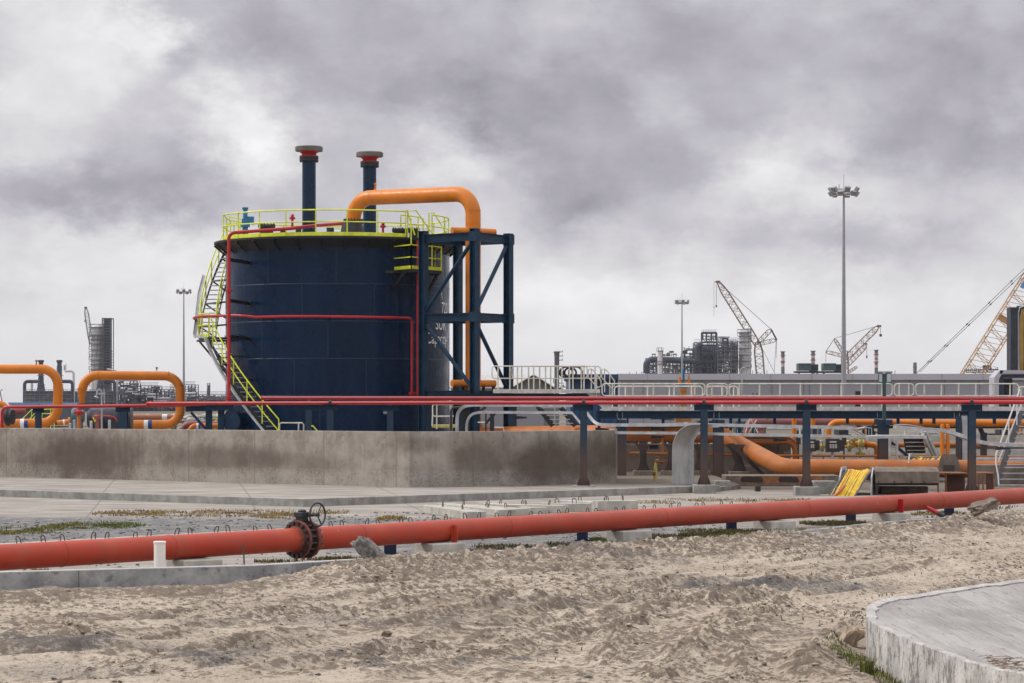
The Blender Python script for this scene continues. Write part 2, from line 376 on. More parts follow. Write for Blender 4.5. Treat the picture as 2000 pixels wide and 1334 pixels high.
mx = N.n('MixShader'); mx.inputs[0].default_value = .97; N.l(bg1.outputs[0], mx.inputs[1]); N.l(bg2.outputs[0], mx.inputs[2])
wo = N.n('OutputWorld'); N.l(mx.outputs[0], wo.inputs[0])
sun = bpy.data.lights.new('sun', 'SUN'); sun.energy = 2.0; sun.angle = R(10); sun.color = (1, .95, .88)
so = bpy.data.objects.new('sun', sun); COL.objects.link(so)
sd = Vector((math.sin(R(SUN_AZ))*math.cos(R(SUN_EL)), math.cos(R(SUN_AZ))*math.cos(R(SUN_EL)), math.sin(R(SUN_EL))))
so.rotation_euler = sd.to_track_quat('Z', 'Y').to_euler(); so.location = sd*50
vs = sc.view_settings; vs.view_transform = 'Standard'; vs.look = 'None'; vs.exposure = 0; vs.gamma = 1; vs.use_curve_mapping = False
# ================================================================ GROUND
def perlin(x, y, seed):
    xi = np.floor(x).astype(np.int64); yi = np.floor(y).astype(np.int64); xf = x-xi; yf = y-yi
    def gr(ix, iy, dx, dy):
        h = (ix*374761393+iy*668265263+seed*974711) & 0x7fffffff
        h = ((h ^ (h >> 13))*1274126177) & 0x7fffffff; h ^= h >> 16
        a = (h & 0xffff)/65536.0*2*np.pi
        return np.cos(a)*dx+np.sin(a)*dy
    u = xf*xf*xf*(xf*(xf*6-15)+10); v = yf*yf*yf*(yf*(yf*6-15)+10)
    a = gr(xi, yi, xf, yf); b = gr(xi+1, yi, xf-1, yf); c = gr(xi, yi+1, xf, yf-1); d_ = gr(xi+1, yi+1, xf-1, yf-1)
    return (a*(1-u)+b*u)*(1-v)+(c*(1-u)+d_*u)*v
def fbm(x, y, s, o=4, p=.5):
    t = 0; a = 1
    for i in range(o): t = t+a*perlin(x*2**i, y*2**i, s+i*17); a *= p
    return t
def sst(x, a, b): t = np.clip((x-a)/(b-a), 0, 1); return t*t*(3-2*t)
KP = [(-15,34.9),(-7.6,38.0),(-3.96,39.6),(-2.47,41.1),(-1.36,42.4),(1.81,45.3),(4.92,49.2),(7.55,53.9),(9.23,56.3),(17,67)]
KX = np.array([p[0] for p in KP]); KY = np.array([p[1] for p in KP])
def kerb_y(x): return np.interp(x, KX, KY)
SLAB = [(9.0,37.5),(6.72,33.6),(5.83,32.4),(4.87,30.9),(4.36,30.1),(4.08,29.3),(3.90,28.2),(3.80,27.1),(3.84,25.5),(3.98,23.9),(4.10,22.8),(4.35,21.9),(4.9,21.0),(12,17.5),(12,42)]
def bumpf(x, y, cx, cy, rx, ry, rot=0):
    c, s_ = math.cos(rot), math.sin(rot); dx = (x-cx)*c+(y-cy)*s_; dy = -(x-cx)*s_+(y-cy)*c
    return np.exp(-((dx/rx)**2+(dy/ry)**2))
def sand_h(x, y):
    dk = kerb_y(x)-y                       # distance in front of the kerb
    h = .035*fbm(x*.25, y*.18, 3, 3)
    # berm banked against the kerb
    cover = .0+.32*sst(x, -4.6, -2.0)*(1-.10*sst(x, 2.2, 3.0))*(1-.16*sst(x, 4.5, 6))+.035*perlin(x*.9, y*0+3, 5)
    prof = np.where(dk < .35, 1.0, np.exp(-((dk-.35)/(1.75+.5*perlin(x*.7, x*0, 9)))**2))
    mott = 1+.35*fbm(x*2.2, y*1.6, 21, 2, .6)+.30*fbm(x*6, y*5, 22, 3, .65)
    berm = cover*prof*mott
    # left ridge a little in front of the kerb
    rid = .10*np.exp(-((dk-1.5)/.95)**2)*(1-sst(x, -4.2, -2.8))*(1+.6*fbm(x*1.3, y*1.3, 31, 3))
    h = h+berm+np.maximum(rid, 0)
    open_ = sst(dk, 1.2, 3.0)
    # wheel ruts running along the road
    rt = 0.0
    for k, (off, amp, wd) in enumerate(((2.6,.06,.24),(3.9,.075,.27),(6.2,.075,.30),(7.7,.06,.27),(9.6,.08,.32),(11.3,.08,.32),(13.6,.08,.32))):
        dd = dk-off-.35*np.sin(x*.22+k)-.25*perlin(x*.2, x*0+k, 41)
        tread = .5+.5*np.sin((x+dd*.7)*2*np.pi/.40)
        mod = .5+.5*sst(perlin(x*.35, x*0+k*3, 43), -.2, .2)
        rt = rt+open_*mod*np.exp(-(dd/(wd*1.3))**2)*sst(tread, .35, .75)
        h = h+open_*mod*(-amp*np.exp(-(dd/wd)**2)*(1.0-.55*tread)+amp*.8*np.exp(-((np.abs(dd)-wd*1.7)/(wd*.6))**2))
    for k, (ax_, ay_, bx_, by_) in enumerate(((-5.6,27.9,.2,39.0),(-4.2,27.0,1.6,38.2),(-2.6,25.5,3.6,42.5),(-1.3,25.0,5.0,42.0),(-7.2,30.5,-1.6,37.6),(1.0,33.0,7.5,46.0))):
        L_ = math.hypot(bx_-ax_, by_-ay_); ux, uy = (bx_-ax_)/L_, (by_-ay_)/L_
        al = (x-ax_)*ux+(y-ay_)*uy; dd = (x-ax_)*uy-(y-ay_)*ux+.10*np.sin(al*.5+k)
        on = sst(al, 0, 1.2)*(1-sst(al, L_-1.5, L_)); tread = .5+.5*np.sin((al+np.abs(dd)*.8)*2*np.pi/.45)
        g_ = on*np.exp(-(dd/.24)**2); h = h-g_*.06*(1-.75*tread)+on*.055*np.exp(-((np.abs(dd)-.36)/.11)**2)*(1+1.0*perlin(x*3, y*3, 63)); rt = rt+g_*sst(tread, .4, .7)*.8+on*.7*np.exp(-((np.abs(dd)-.36)/.11)**2)
    # churned heaps
    ch = (.16*bumpf(x, y, -6.0, 29.3, 1.5, 1.6, .2)+.13*bumpf(x, y, 1.9, 29.0, .9, 2.6, -.25)+.11*bumpf(x, y, 3.1, 30.6, .7, 1.6, .3)+.10*bumpf(x, y, 2.6, 27.0, 1.1, .8)+.10*bumpf(x, y, .2, 26.3, .7, .9)
          +.10*bumpf(x, y, 3.3, 26.0, .5, 1.6)+.07*bumpf(x, y, -2.0, 26.4, 1.3, .7)+.07*bumpf(x, y, -4.0, 27.5, 1.0, .6)+.05*bumpf(x, y, -2.6, 33.5, 2.2, .5, .2)+.05*bumpf(x, y, -1.0, 31.0, 1.8, .45, .2)+.05*bumpf(x, y, -.3, 25.3, 1.5, .6))
    h = h+ch*(1+.5*fbm(x*1.8, y*1.2, 51, 3, .5))
    h = h+bumpf(x, y, 3.4, 28.3, .35, .6)*.10
    for rl, rh, rw in (([(1.0,26.8),(1.06,27.9),(1.49,32.4),(2.36,35.7),(3.7,37.1)],.085,.20),([(1.5,25.5),(1.77,26.8),(2.72,31.7),(3.98,36.2)],.09,.22),([(3.0,26.0),(3.35,27.9),(4.2,31.5)],.08,.2),([(-3.4,33.6),(-2.0,34.6),(-.4,35.2)],.06,.16),([(-2.6,32.6),(-1.0,34.2),(.4,36.5)],.05,.14),([(2.3,25.4),(2.5,28.5),(3.3,32.5)],.06,.16)):
        dm = np.full(x.shape, 9.0)
        for (ax_, ay_), (bx_, by_) in zip(rl[:-1], rl[1:]):
            L2 = (bx_-ax_)**2+(by_-ay_)**2; t_ = np.clip(((x-ax_)*(bx_-ax_)+(y-ay_)*(by_-ay_))/L2, 0, 1)
            dm = np.minimum(dm, np.hypot(x-ax_-t_*(bx_-ax_)+.12*perlin(y*.8, x*.8, 57), (y-ay_-t_*(by_-ay_))*.6))
        g_ = rh*np.exp(-(dm/rw)**2)*(1+.8*fbm(x*2.6, y*1.6, 58, 2, .6)+1.1*fbm(x*6.5, y*4.5, 59, 3, .65)); h = h+g_; ch = ch+.5*g_
    # clods
    mask = sst(fbm(x*.45, y*.22, 61, 3), -.12, .30)
    mask = np.clip(mask+.8*sst(ch, .02, .08)+.9*sst(berm+rid, .05, .13)-.0, 0, 1.3)
    c1 = np.maximum(fbm(x*6.5, y*4, 71, 3, .6)-.10, 0); c2 = np.maximum(fbm(x*14, y*9, 81, 2, .6)-.12, 0)
    cl = mask*(c1*.040+c2*.036)
    h = h+cl
    h = h+.004*fbm(x*9, y*5, 91, 3, .6)
    # the apron corner cuts down a little and grass grows in the hollow
    soil = np.clip(.62*rt+.8*np.exp(-((dk-1.6)/1.15)**2)*(1-sst(x, -4.6, -3.2))*(1+1.6*fbm(x*1.7, y*1.3, 93, 4, .6))+.38*sst(berm+np.maximum(rid, 0), .03, .13)*(1+1.3*fbm(x*1.1, y*.9, 95, 4, .6))+.26*sst(ch, .03, .11)*(1+1.2*fbm(x*1.5, y, 97, 4, .6))+.15*sst(fbm(x*.35, y*.5, 99, 5, .6), .12, .4), 0, .75)
    return h, np.clip(mask*(c1*1.7+c2*2.2)*.8+soil, 0, 1)
def grid_mesh(name, xs, ys, hf, mat_, attr=True):
    X, Y = np.meshgrid(xs, ys); Hh, A = hf(X, Y)
    nx, ny = len(xs), len(ys); v = np.stack([X, Y, Hh], -1).reshape(-1, 3).astype(np.float32)
    i = np.arange(nx*ny).reshape(ny, nx); q = np.stack([i[:-1,:-1], i[:-1,1:], i[1:,1:], i[1:,:-1]], -1).reshape(-1)
    me = bpy.data.meshes.new(name); me.vertices.add(nx*ny); me.vertices.foreach_set('co', v.ravel())
    nf = (nx-1)*(ny-1); me.loops.add(nf*4); me.loops.foreach_set('vertex_index', q.astype(np.int32))
    me.polygons.add(nf); me.polygons.foreach_set('loop_start', np.arange(0, nf*4, 4, dtype=np.int32))
    me.update(); me.validate()
    if attr:
        a = me.attributes.new('clod', 'FLOAT', 'POINT'); a.data.foreach_set('value', A.ravel().astype(np.float32))
    me.shade_smooth(); me.materials.append(mat_)
    o = bpy.data.objects.new(name, me); COL.objects.link(o); return o
def sand_mat():
    m, nt, b = newmat('sandy_dirt'); N = NT(nt)
    g = N.n('NewGeometry'); pos = g.outputs['Position']
    at = N.n('Attribute', attribute_name='clod'); cl = at.outputs['Fac']
    p2 = N.vm('MULTIPLY', pos, (1, .55, 1))
    n1 = N.noise(p2, .45, 5, .6); c = N.mix(N.mr(n1, .32, .66), (.44,.372,.30), (.59,.505,.412))
    n2 = N.noise(N.vm('MULTIPLY', pos, (.7, 1.3, 1)), 3.2, 7, .68); c = N.mix(N.m('MULTIPLY', N.mr(n2, .45, .62), .5), c, (.39,.32,.25))
    n3 = N.noise(pos, 19, 4, .65); lowm = N.noise(N.vm('MULTIPLY', pos, (.6, 1, 1)), .55, 5, .65); n3b = N.noise(pos, 11, 5, .7); th = N.mr(lowm, .35, .65, .60, .485); c = N.mix(N.m('MULTIPLY', N.mr(N.m('SUBTRACT', n3b, th), .0, .05), .8), c, (.12,.092,.072)); c = N.mix(N.m('MULTIPLY', N.mr(n3, .56, .64), .5), c, (.14,.11,.085))
    n4 = N.noise(pos, 50, 2, .6); c = N.mix(N.m('MULTIPLY', N.mr(n4, .55, .7), .35), c, (.58,.49,.38))
    n6 = N.noise(pos, 7, 6, .7); cl2 = N.m('MULTIPLY', cl, N.mr(n6, .40, .56, .25, 1.5)); c = N.mix(N.mr(cl2, .05, .75, 0, .85), c, (.165,.130,.102))
    # spilled grey chippings trodden into the sand
    gp = None
    for cx, cy, rx, ry, am in ((4.1,39.0,1.9,1.6,1.0),(5.3,38.6,1.0,.7,.7),(-2.0,32.5,2.6,.6,.5),(1.2,44.2,2.5,.8,.45),(-3.2,28.6,1.6,.6,.6),(2.3,41.0,1.5,.9,.35),(6.5,50,2.5,1.5,.4),(-5,26.6,1.5,.7,.5),(0.4,36,2,1,.3),(-3.3,27.8,.55,.6,1.0),(-1.4,27.2,.5,.45,1.0),(-5.2,28.8,.8,.9,.8),(-.2,27.4,.5,.5,.8)):
        s = N.sxyz(pos); dd = N.vm('LENGTH', N.cxyz(N.m('DIVIDE', N.m('SUBTRACT', s[0], cx), rx), N.m('DIVIDE', N.m('SUBTRACT', s[1], cy), ry), 0.0))
        v = N.mr(N.m('ADD', dd, N.m('MULTIPLY', N.m('SUBTRACT', N.noise(pos, 1.6, 6, .7), .5), 1.8)), .45, 1.1, am, 0.0)
        gp = v if gp is None else N.m('MAXIMUM', gp, v)
    n5 = N.noise(pos, 26, 3, .6)
    c = N.mix(N.m('MULTIPLY', gp, N.mr(n5, .38, .56, .25, .9)), c, (.115,.112,.118))
    N.l(c, b.inputs['Base Color']); b.inputs['Roughness'].default_value = .95; b.inputs['Specular IOR Level'].default_value = .12
    h = N.m('ADD', N.noise(N.vm('MULTIPLY', pos, (1, .7, 1)), 9, 7, .7), N.m('MULTIPLY', n3, .35))
    N.l(N.bump(h, 1.0, .075), b.inputs['Normal']); return m
M['sand'] = sand_mat()
xs = np.arange(-14.5, 16.01, .034)
ys = np.concatenate([np.arange(19, 36, .045), np.arange(36, 50, .06), np.arange(50, 68.01, .12)])
def hf(X, Y):
    h, a = sand_h(X, Y)
    dk = kerb_y(X)-Y
    right = sst(X, 8.5, 10.0)                 # past the buried end of the kerb the dirt runs on into the yard
    drop = (1-sst(dk, -.25, -.08))*(1-right)
    h = h*(1-drop)-.25*drop
    far = right*(1-sst(dk, -3.5, -.5)); h = h*(1-far)-.05*far
    return h, a
tag(grid_mesh('dirt_road', xs, ys, hf, M['sand']), kind='structure')

def yard_mat():
    m, nt, b = newmat('yard_concrete_and_gravel'); N = NT(nt)
    g = N.n('NewGeometry'); pos = g.outputs['Position']; s = N.sxyz(pos)
    n1 = N.noise(N.vm('MULTIPLY', pos, (.5, 1.2, 1)), .9, 7, .66); c = N.mix(N.mr(n1, .3, .7), (.225,.205,.182), (.39,.36,.325))
    n2 = N.noise(N.vm('MULTIPLY', pos, (.35, 1.6, 1)), 1.6, 7, .7); c = N.mix(N.m('MULTIPLY', N.mr(n2, .50, .60), .6), c, (.20,.175,.15))
    jx = N.m('LESS_THAN', N.m('FRACT', N.m('DIVIDE', N.m('ADD', N.m('ADD', s[0], 2.3), N.m('MULTIPLY', s[1], .13)), 4.3)), .012)
    c = N.mix(N.m('MULTIPLY', jx, .5), c, (.13,.12,.10))
    # gravel belt between kerb platform and pipeline (left and middle)
    nb = N.noise(N.vm('MULTIPLY', pos, (.35, .8, 1)), .8, 6, .65); nbb = N.m('MULTIPLY', N.m('SUBTRACT', nb, .5), 7.0)
    yy = N.m('ADD', N.m('SUBTRACT', s[1], N.m('MULTIPLY', s[0], -.10)), nbb)
    belt = N.m('MULTIPLY', N.m('MULTIPLY', N.mr(yy, 46, 49.5), N.mr(yy, 60.5, 63.5, 1, 0)), N.mr(N.m('ADD', s[0], nbb), 2.5, 7, 1, 0))
    v = N.n('TexVoronoi'); v.inputs['Scale'].default_value = 9; N.l(pos, v.inputs['Vector'])
    gc = N.mix(N.mr(N.noise(pos, 30, 3, .7), .35, .65), (.07,.07,.075), (.24,.235,.235)); gc = N.mix(N.m('MULTIPLY', N.mr(N.noise(pos, 2.1, 6, .7), .48, .62), .6), gc, (.36,.34,.32))
    c = N.mix(belt, c, gc)
    bd = N.m('MULTIPLY', N.m('MULTIPLY', N.mr(N.m('ADD', s[1], nbb), 79.5, 84.5), N.mr(s[1], 180, 140)), N.mr(s[0], 1.5, 4)); c = N.mix(N.m('MULTIPLY', bd, .85), c, (.12,.095,.075))
    # dry grass / moss staining
    gr = N.m('MULTIPLY', N.mr(N.noise(N.vm('MULTIPLY', pos, (.3, 1, 1)), .8, 7, .7), .56, .63), N.m('MULTIPLY', N.mr(N.noise(pos, 9, 4, .7), .4, .6), .7))
    c = N.mix(N.m('MULTIPLY', gr, belt), c, (.23,.15,.05))
    N.l(c, b.inputs['Base Color']); b.inputs['Roughness'].default_value = .92; b.inputs['Specular IOR Level'].default_value = .15
    N.l(N.bump(N.m('ADD', N.noise(pos, 12, 6, .7), N.m('MULTIPLY', N.noise(pos, 30, 3, .6), belt)), .7, .03), b.inputs['Normal']); return m
M['yard'] = yard_mat()
mb = MB(); poly = [(x, y+.02) for x, y in KP]+[(80, 67), (80, 118), (-80, 118), (-80, 20), (-15, 34.0)]
mb.add([(x, y, 0.0) for x, y in poly], [tuple(range(len(poly)))])
tag(mb.build('yard_pavement', M['yard']), kind='structure')
for nm_, x0_, x1_ in (('dirt_margin', 15.6, 90), ('dirt_margin', -90, -14.3)):
    yk = 66.9 if x0_ > 0 else 34.5
    mb = MB(); mb.add([(x0_, 10, -.06), (x1_, 10, -.06), (x1_, yk+.6, -.06), (x0_, yk+.6, -.06)], [(0,1,2,3)]); tag(mb.build(nm_, M['sand']), kind='structure')
M['far_ground'] = mk('far_ground', (.17,.15,.12), .95, var=.25, scale=.05, spec=.1)
mb = MB(); mb.add([(-2500,-60,-.3),(2500,-60,-.3),(2500,4200,-.3),(-2500,4200,-.3)], [(0,1,2,3)])
tag(mb.build('ground', M['far_ground']), kind='structure')

# near kerb (cast in lengths, buried under the berm in the middle)
def poly_offset(p, dd):
    out = []
    for i, (x, y) in enumerate(p):
        a = Vector(p[max(i-1, 0)]); b = Vector(p[min(i+1, len(p)-1)]); t = (b-a).normalized(); out.append((x-t.y*dd, y+t.x*dd))
    return out
kt = [.30,.30,.30,.30,.30,.30,.27,.27,.27,.2]
inner = poly_offset(KP, .16); mb = MB(); vs_ = []
for (a, b_, z) in zip(KP, inner, kt): vs_ += [(a[0],a[1],-.3),(b_[0],b_[1],-.3),(b_[0],b_[1],z),(a[0],a[1],z)]
fs_ = []
for i in range(len(KP)-1):
    for k in range(4): fs_.append((i*4+k, i*4+(k+1)%4, i*4+4+(k+1)%4, i*4+4+k))
fs_ += [(3,2,1,0), tuple((len(KP)-1)*4+k for k in range(4))]
mb.add(vs_, fs_)
def kerb_mat():
    m, nt, b = newmat('weathered_kerb_concrete'); N = NT(nt)
    g = N.n('NewGeometry'); pos = g.outputs['Position']; s = N.sxyz(pos)
    c = N.mix(N.mr(N.noise(pos, 2.2, 8, .65), .35, .65), (.17,.175,.185), (.36,.36,.36))
    blk = N.noise(N.cxyz(N.m('FLOOR', N.m('DIVIDE', N.m('ADD', s[0], 20.0), 3.37)), 0.0, 0.0), 3.7, 0, 0)
    c = N.mix(N.mr(blk, .3, .7, 0, .22), c, (.40,.40,.41))
    c = N.mix(N.m('MULTIPLY', N.mr(N.noise(pos, 5, 7, .7), .56, .64), .6), c, (.10,.10,.11))
    c = N.mix(N.m('MULTIPLY', N.mr(N.noise(pos, 7, 5, .7), .60, .68), .5), c, (.42,.36,.29))
    j = N.m('LESS_THAN', N.m('FRACT', N.m('DIVIDE', N.m('ADD', s[0], 20.0), 3.37)), .004); c = N.mix(N.m('MULTIPLY', j, .7), c, (.06,.06,.06))
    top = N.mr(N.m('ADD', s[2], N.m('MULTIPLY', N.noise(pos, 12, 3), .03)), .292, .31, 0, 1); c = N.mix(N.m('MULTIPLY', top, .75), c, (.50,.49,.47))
    N.l(c, b.inputs['Base Color']); b.inputs['Roughness'].default_value = .9; b.inputs['Specular IOR Level'].default_value = .2
    N.l(N.bump(N.noise(pos, 15, 6, .65), .6, .015), b.inputs['Normal']); return m
M['kerb'] = kerb_mat()
tag(mb.build('road_kerb', M['kerb'], bevel=.012), kind='structure')

# low kerb platform round the bund wall
PK = [(-40,83.0),(-15.4,77.0),(-5.66,69.3),(5.9,80.4),(6.6,81.0)]
inner = poly_offset(PK, .22)
mb = MB()
def kerb_poly(mb, a, b_, z0, z1):
    vs_ = []; n = len(a)
    for p, q in zip(a, b_): vs_ += [(p[0],p[1],z0),(q[0],q[1],z0),(q[0],q[1],z1),(p[0],p[1],z1)]
    fs = [(i*4+k, i*4+(k+1)%4, i*4+4+(k+1)%4, i*4+4+k) for i in range(n-1) for k in range(4)]+[(3,2,1,0), tuple((n-1)*4+k for k in range(4))]
    mb.add(vs_, fs)
kerb_poly(mb, PK, inner, -.1, .21)
tag(mb.build('platform_kerb', M['conc'], bevel=.012), kind='structure')
pts = [(x, y) for x, y in inner]+[(7.5,84),(7.5,100),(-40,110)]
mb = MB().prism(pts, -.1, .13); tag(mb.build('platform_slab', M['yard']), kind='structure')

# foreground apron (brushed concrete with a raised chipped rim)
def apron_mat(side):
    m, nt, b = newmat('brushed_concrete' if not side else 'whitewashed_concrete_edge'); N = NT(nt)
    g = N.n('NewGeometry'); pos = g.outputs['Position']
    if not side:
        c = N.mix(N.mr(N.noise(N.vm('MULTIPLY', pos, (1, .25, 1)), 1.2, 7, .65), .35, .65), (.24,.228,.22), (.36,.343,.328))
        gr = N.noise(N.vm('MULTIPLY', pos, (1, .022, 1)), 20, 4, .6)
        c = N.mix(N.m('MULTIPLY', N.mr(gr, .5, .62), .38), c, (.17,.165,.17))
        n3 = N.noise(N.vm('MULTIPLY', pos, (3, .5, 1)), 3.2, 7, .75); c = N.mix(N.m('MULTIPLY', N.mr(n3, .60, .64), .7), c, (.10,.095,.09))
        c = N.mix(N.m('MULTIPLY', N.mr(N.noise(pos, 45, 2), .5, .7), .3), c, (.5,.48,.46))
        N.l(N.bump(N.m('ADD', gr, N.m('MULTIPLY', N.noise(pos, 30, 4), .3)), .8, .03), b.inputs['Normal'])
    else:
        c = N.mix(N.mr(N.noise(pos, 2.5, 7, .65), .35, .65), (.36,.345,.33), (.52,.50,.48))
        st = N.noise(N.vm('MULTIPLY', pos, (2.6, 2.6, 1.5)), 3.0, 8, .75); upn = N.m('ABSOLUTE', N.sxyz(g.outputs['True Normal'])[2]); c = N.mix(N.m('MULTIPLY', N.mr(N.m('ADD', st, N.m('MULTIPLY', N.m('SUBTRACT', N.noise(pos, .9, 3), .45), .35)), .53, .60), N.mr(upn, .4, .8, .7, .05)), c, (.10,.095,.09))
        n3 = N.noise(pos, 30, 5, .7); c = N.mix(N.m('MULTIPLY', N.mr(n3, .56, .62), .6), c, (.15,.14,.14))
        N.l(N.bump(N.noise(pos, 14, 6, .7), .6, .025), b.inputs['Normal'])
    N.l(c, b.inputs['Base Color']); b.inputs['Roughness'].default_value = .9; b.inputs['Specular IOR Level'].default_value = .2; return m
M['apron'] = apron_mat(False); M['apron_side'] = apron_mat(True)
def smooth_poly(p, k=5):
    out = []
    for i in range(len(p)-1):
        p0, p1, p2, p3 = [np.array(p[max(0, min(len(p)-1, i+j))], float) for j in (-1, 0, 1, 2)]
        for t in np.linspace(0, 1, k, endpoint=False): out.append(tuple(.5*((2*p1)+(-p0+p2)*t+(2*p0-5*p1+4*p2-p3)*t*t+(-p0+3*p1-3*p2+p3)*t**3)))
    out.append(tuple(p[-1])); return out
edge = smooth_poly(SLAB[:13], 26)
root = T('concrete_apron', (7, 26, 0), 'curved brushed concrete apron with a chipped white rim, in the lower right corner', 'slab')
def chip(i, j): return .045*mnoise.noise(Vector((i*.09, j, 0)))+.03*mnoise.noise(Vector((i*.23, j, 4)))
inn = poly_offset(edge, .11); inn = [(x+chip(i, 1.0), y+chip(i, 7.3)) for i, (x, y) in enumerate(inn)]
mb = MB(); n = len(edge)
lip = [(.50+.012*mnoise.noise(Vector((i*.14, 0, 5)))) for i in range(n)]
vs_ = [(x+.02*mnoise.noise(Vector((x*3,y*3,1))), y, -.25) for x, y in edge]+[(x, y, l-.015) for (x, y), l in zip(edge, lip)]+[(x*.9+a*.1, y*.9+b_*.1, l) for (x, y), (a, b_), l in zip(edge, inn, lip)]+[(x, y, l-.02) for (x, y), l in zip(inn, lip)]+[(x, y, .39) for x, y in inn]
fs_ = [(r*n+i, (r+1)*n+i, (r+1)*n+i+1, r*n+i+1) for r in range(4) for i in range(n-1)]
mb.add(vs_, fs_); mb.build('rim', M['apron_side'], root)
# dished top: rows from the rim edge to the far right
mb = MB(); rows = 8
vs_ = []
for r in range(rows+1):
    t = r/rows
    for i, (x, y) in enumerate(inn):
        tx, ty = 12.0, 19+(y-21)*1.35
        X = x+(tx-x)*t; Y = y+(ty-y)*t; vs_.append((X, Y, lip[i]-.035-.10*math.sin(min(1, t*1.3)*math.pi/2)))
mb.add(vs_, [(r*n+i, r*n+i+1, (r+1)*n+i+1, (r+1)*n+i) for r in range(rows) for i in range(n-1)])
mb.build('brushed_top', M['apron'], root)

# ---------------------------------------------------------------- loose stones and clods
def ico():
    t = (1+5**.5)/2
    v = np.array([(-1,t,0),(1,t,0),(-1,-t,0),(1,-t,0),(0,-1,t),(0,1,t),(0,-1,-t),(0,1,-t),(t,0,-1),(t,0,1),(-t,0,-1),(-t,0,1)], float); v /= np.linalg.norm(v[0])
    f = np.array([(0,11,5),(0,5,1),(0,1,7),(0,7,10),(0,10,11),(1,5,9),(5,11,4),(11,10,2),(10,7,6),(7,1,8),(3,9,4),(3,4,2),(3,2,6),(3,6,8),(3,8,9),(4,9,5),(2,4,11),(6,2,10),(8,6,7),(9,8,1)]); return v, f
IV, IF = ico()
def stones(name, X, Y, Z, S, m, label, cat, flat=.6):
    n = len(X); V = IV[None]*(1+.35*rng.standard_normal((n, 12, 1)).clip(-1.5, 1.5)*.8)
    sc_ = np.stack([S*rng.uniform(.7, 1.5, n), S*rng.uniform(.7, 1.3, n), S*flat*rng.uniform(.6, 1.2, n)], -1)
    V = V*sc_[:, None, :]; a = rng.uniform(0, 6.28, n); ca, sa = np.cos(a)[:, None], np.sin(a)[:, None]
    V = np.stack([V[..., 0]*ca-V[..., 1]*sa+X[:, None], V[..., 0]*sa+V[..., 1]*ca+Y[:, None], V[..., 2]+(Z+S*flat*.35)[:, None]], -1)
    Fc = (IF[None]+(np.arange(n)*12)[:, None, None]).reshape(-1)
    me = bpy.data.meshes.new(name); me.vertices.add(n*12); me.vertices.foreach_set('co', V.reshape(-1).astype(np.float32))
    nf = n*20; me.loops.add(nf*3); me.loops.foreach_set('vertex_index', Fc.astype(np.int32)); me.polygons.add(nf); me.polygons.foreach_set('loop_start', np.arange(0, nf*3, 3, dtype=np.int32)); me.update(); me.validate()
    me.materials.append(m); o = bpy.data.objects.new(name, me); COL.objects.link(o); return tag(o, label, cat, kind='stuff')
M['clod'] = mk('dark_soil_clod', (.18,.14,.105), .95, var=.4, scale=8, spec=.1)
M['pebble'] = mk('grey_pebble', (.17,.17,.175), .9, var=.55, scale=6, spec=.2)
M['sandlump'] = mk('sand_lump', (.36,.285,.215), .95, var=.3, scale=6, spec=.1)
def inslab(x, y):
    return (x > np.interp(y, [19,21,21.9,22.8,23.9,25.5,27.1,28.2,29.3,30.1,30.9,32.4,33.6,37.5], [8,4.9,4.35,4.1,3.98,3.84,3.8,3.9,4.08,4.36,4.87,5.83,6.72,9.0])) & (y < 37.5)
def scatter(n, smin, smax, pw, xr, yr, keep):
    X = rng.uniform(*xr, n); Y = rng.uniform(*yr, n); k = keep(X, Y); X, Y = X[k], Y[k]
    return X, Y, smin+(smax-smin)*rng.random(len(X))**pw
def on_road(X, Y): return (kerb_y(X)-Y > .1) & (~inslab(X, Y))
X, Y, S = scatter(42000, .005, .030, 6, (-10, 12), (23, 60), lambda X, Y: on_road(X, Y) & (fbm(X*.45, Y*.22, 61, 3)+rng.normal(0, .15, len(X)) > .02)); Zs, _ = sand_h(X, Y)
stones('soil_clods', X, Y, Zs, S, M['clod'], 'small dark lumps of soil strewn over the sandy dirt road', 'soil')
X, Y, S = scatter(2500, .006, .038, 8, (-10, 12), (23, 60), on_road); Zs, _ = sand_h(X, Y)
stones('road_pebbles', X, Y, Zs, S, M['pebble'], 'grey pebbles scattered over the sandy dirt road', 'pebbles')
X, Y, S = scatter(5000, .008, .045, 6, (-10, 12), (23, 60), on_road); Zs, _ = sand_h(X, Y)
stones('sand_lumps', X, Y, Zs, S, M['sandlump'], 'pale crumbling sand lumps on the dirt road', 'sand')
X, Y, S = scatter(16000, .008, .05, 5, (-15, 7), (43, 66), lambda X, Y: (Y > kerb_y(X)+1.5) & (fbm(X*.3, Y*.3, 5, 3)+rng.normal(0, .2, len(X)) > 0) & (X < 6+(60-Y)*.2))
stones('gravel', X, Y, X*0, S, M['pebble'], 'loose grey gravel on the strip behind the red pipeline', 'gravel')

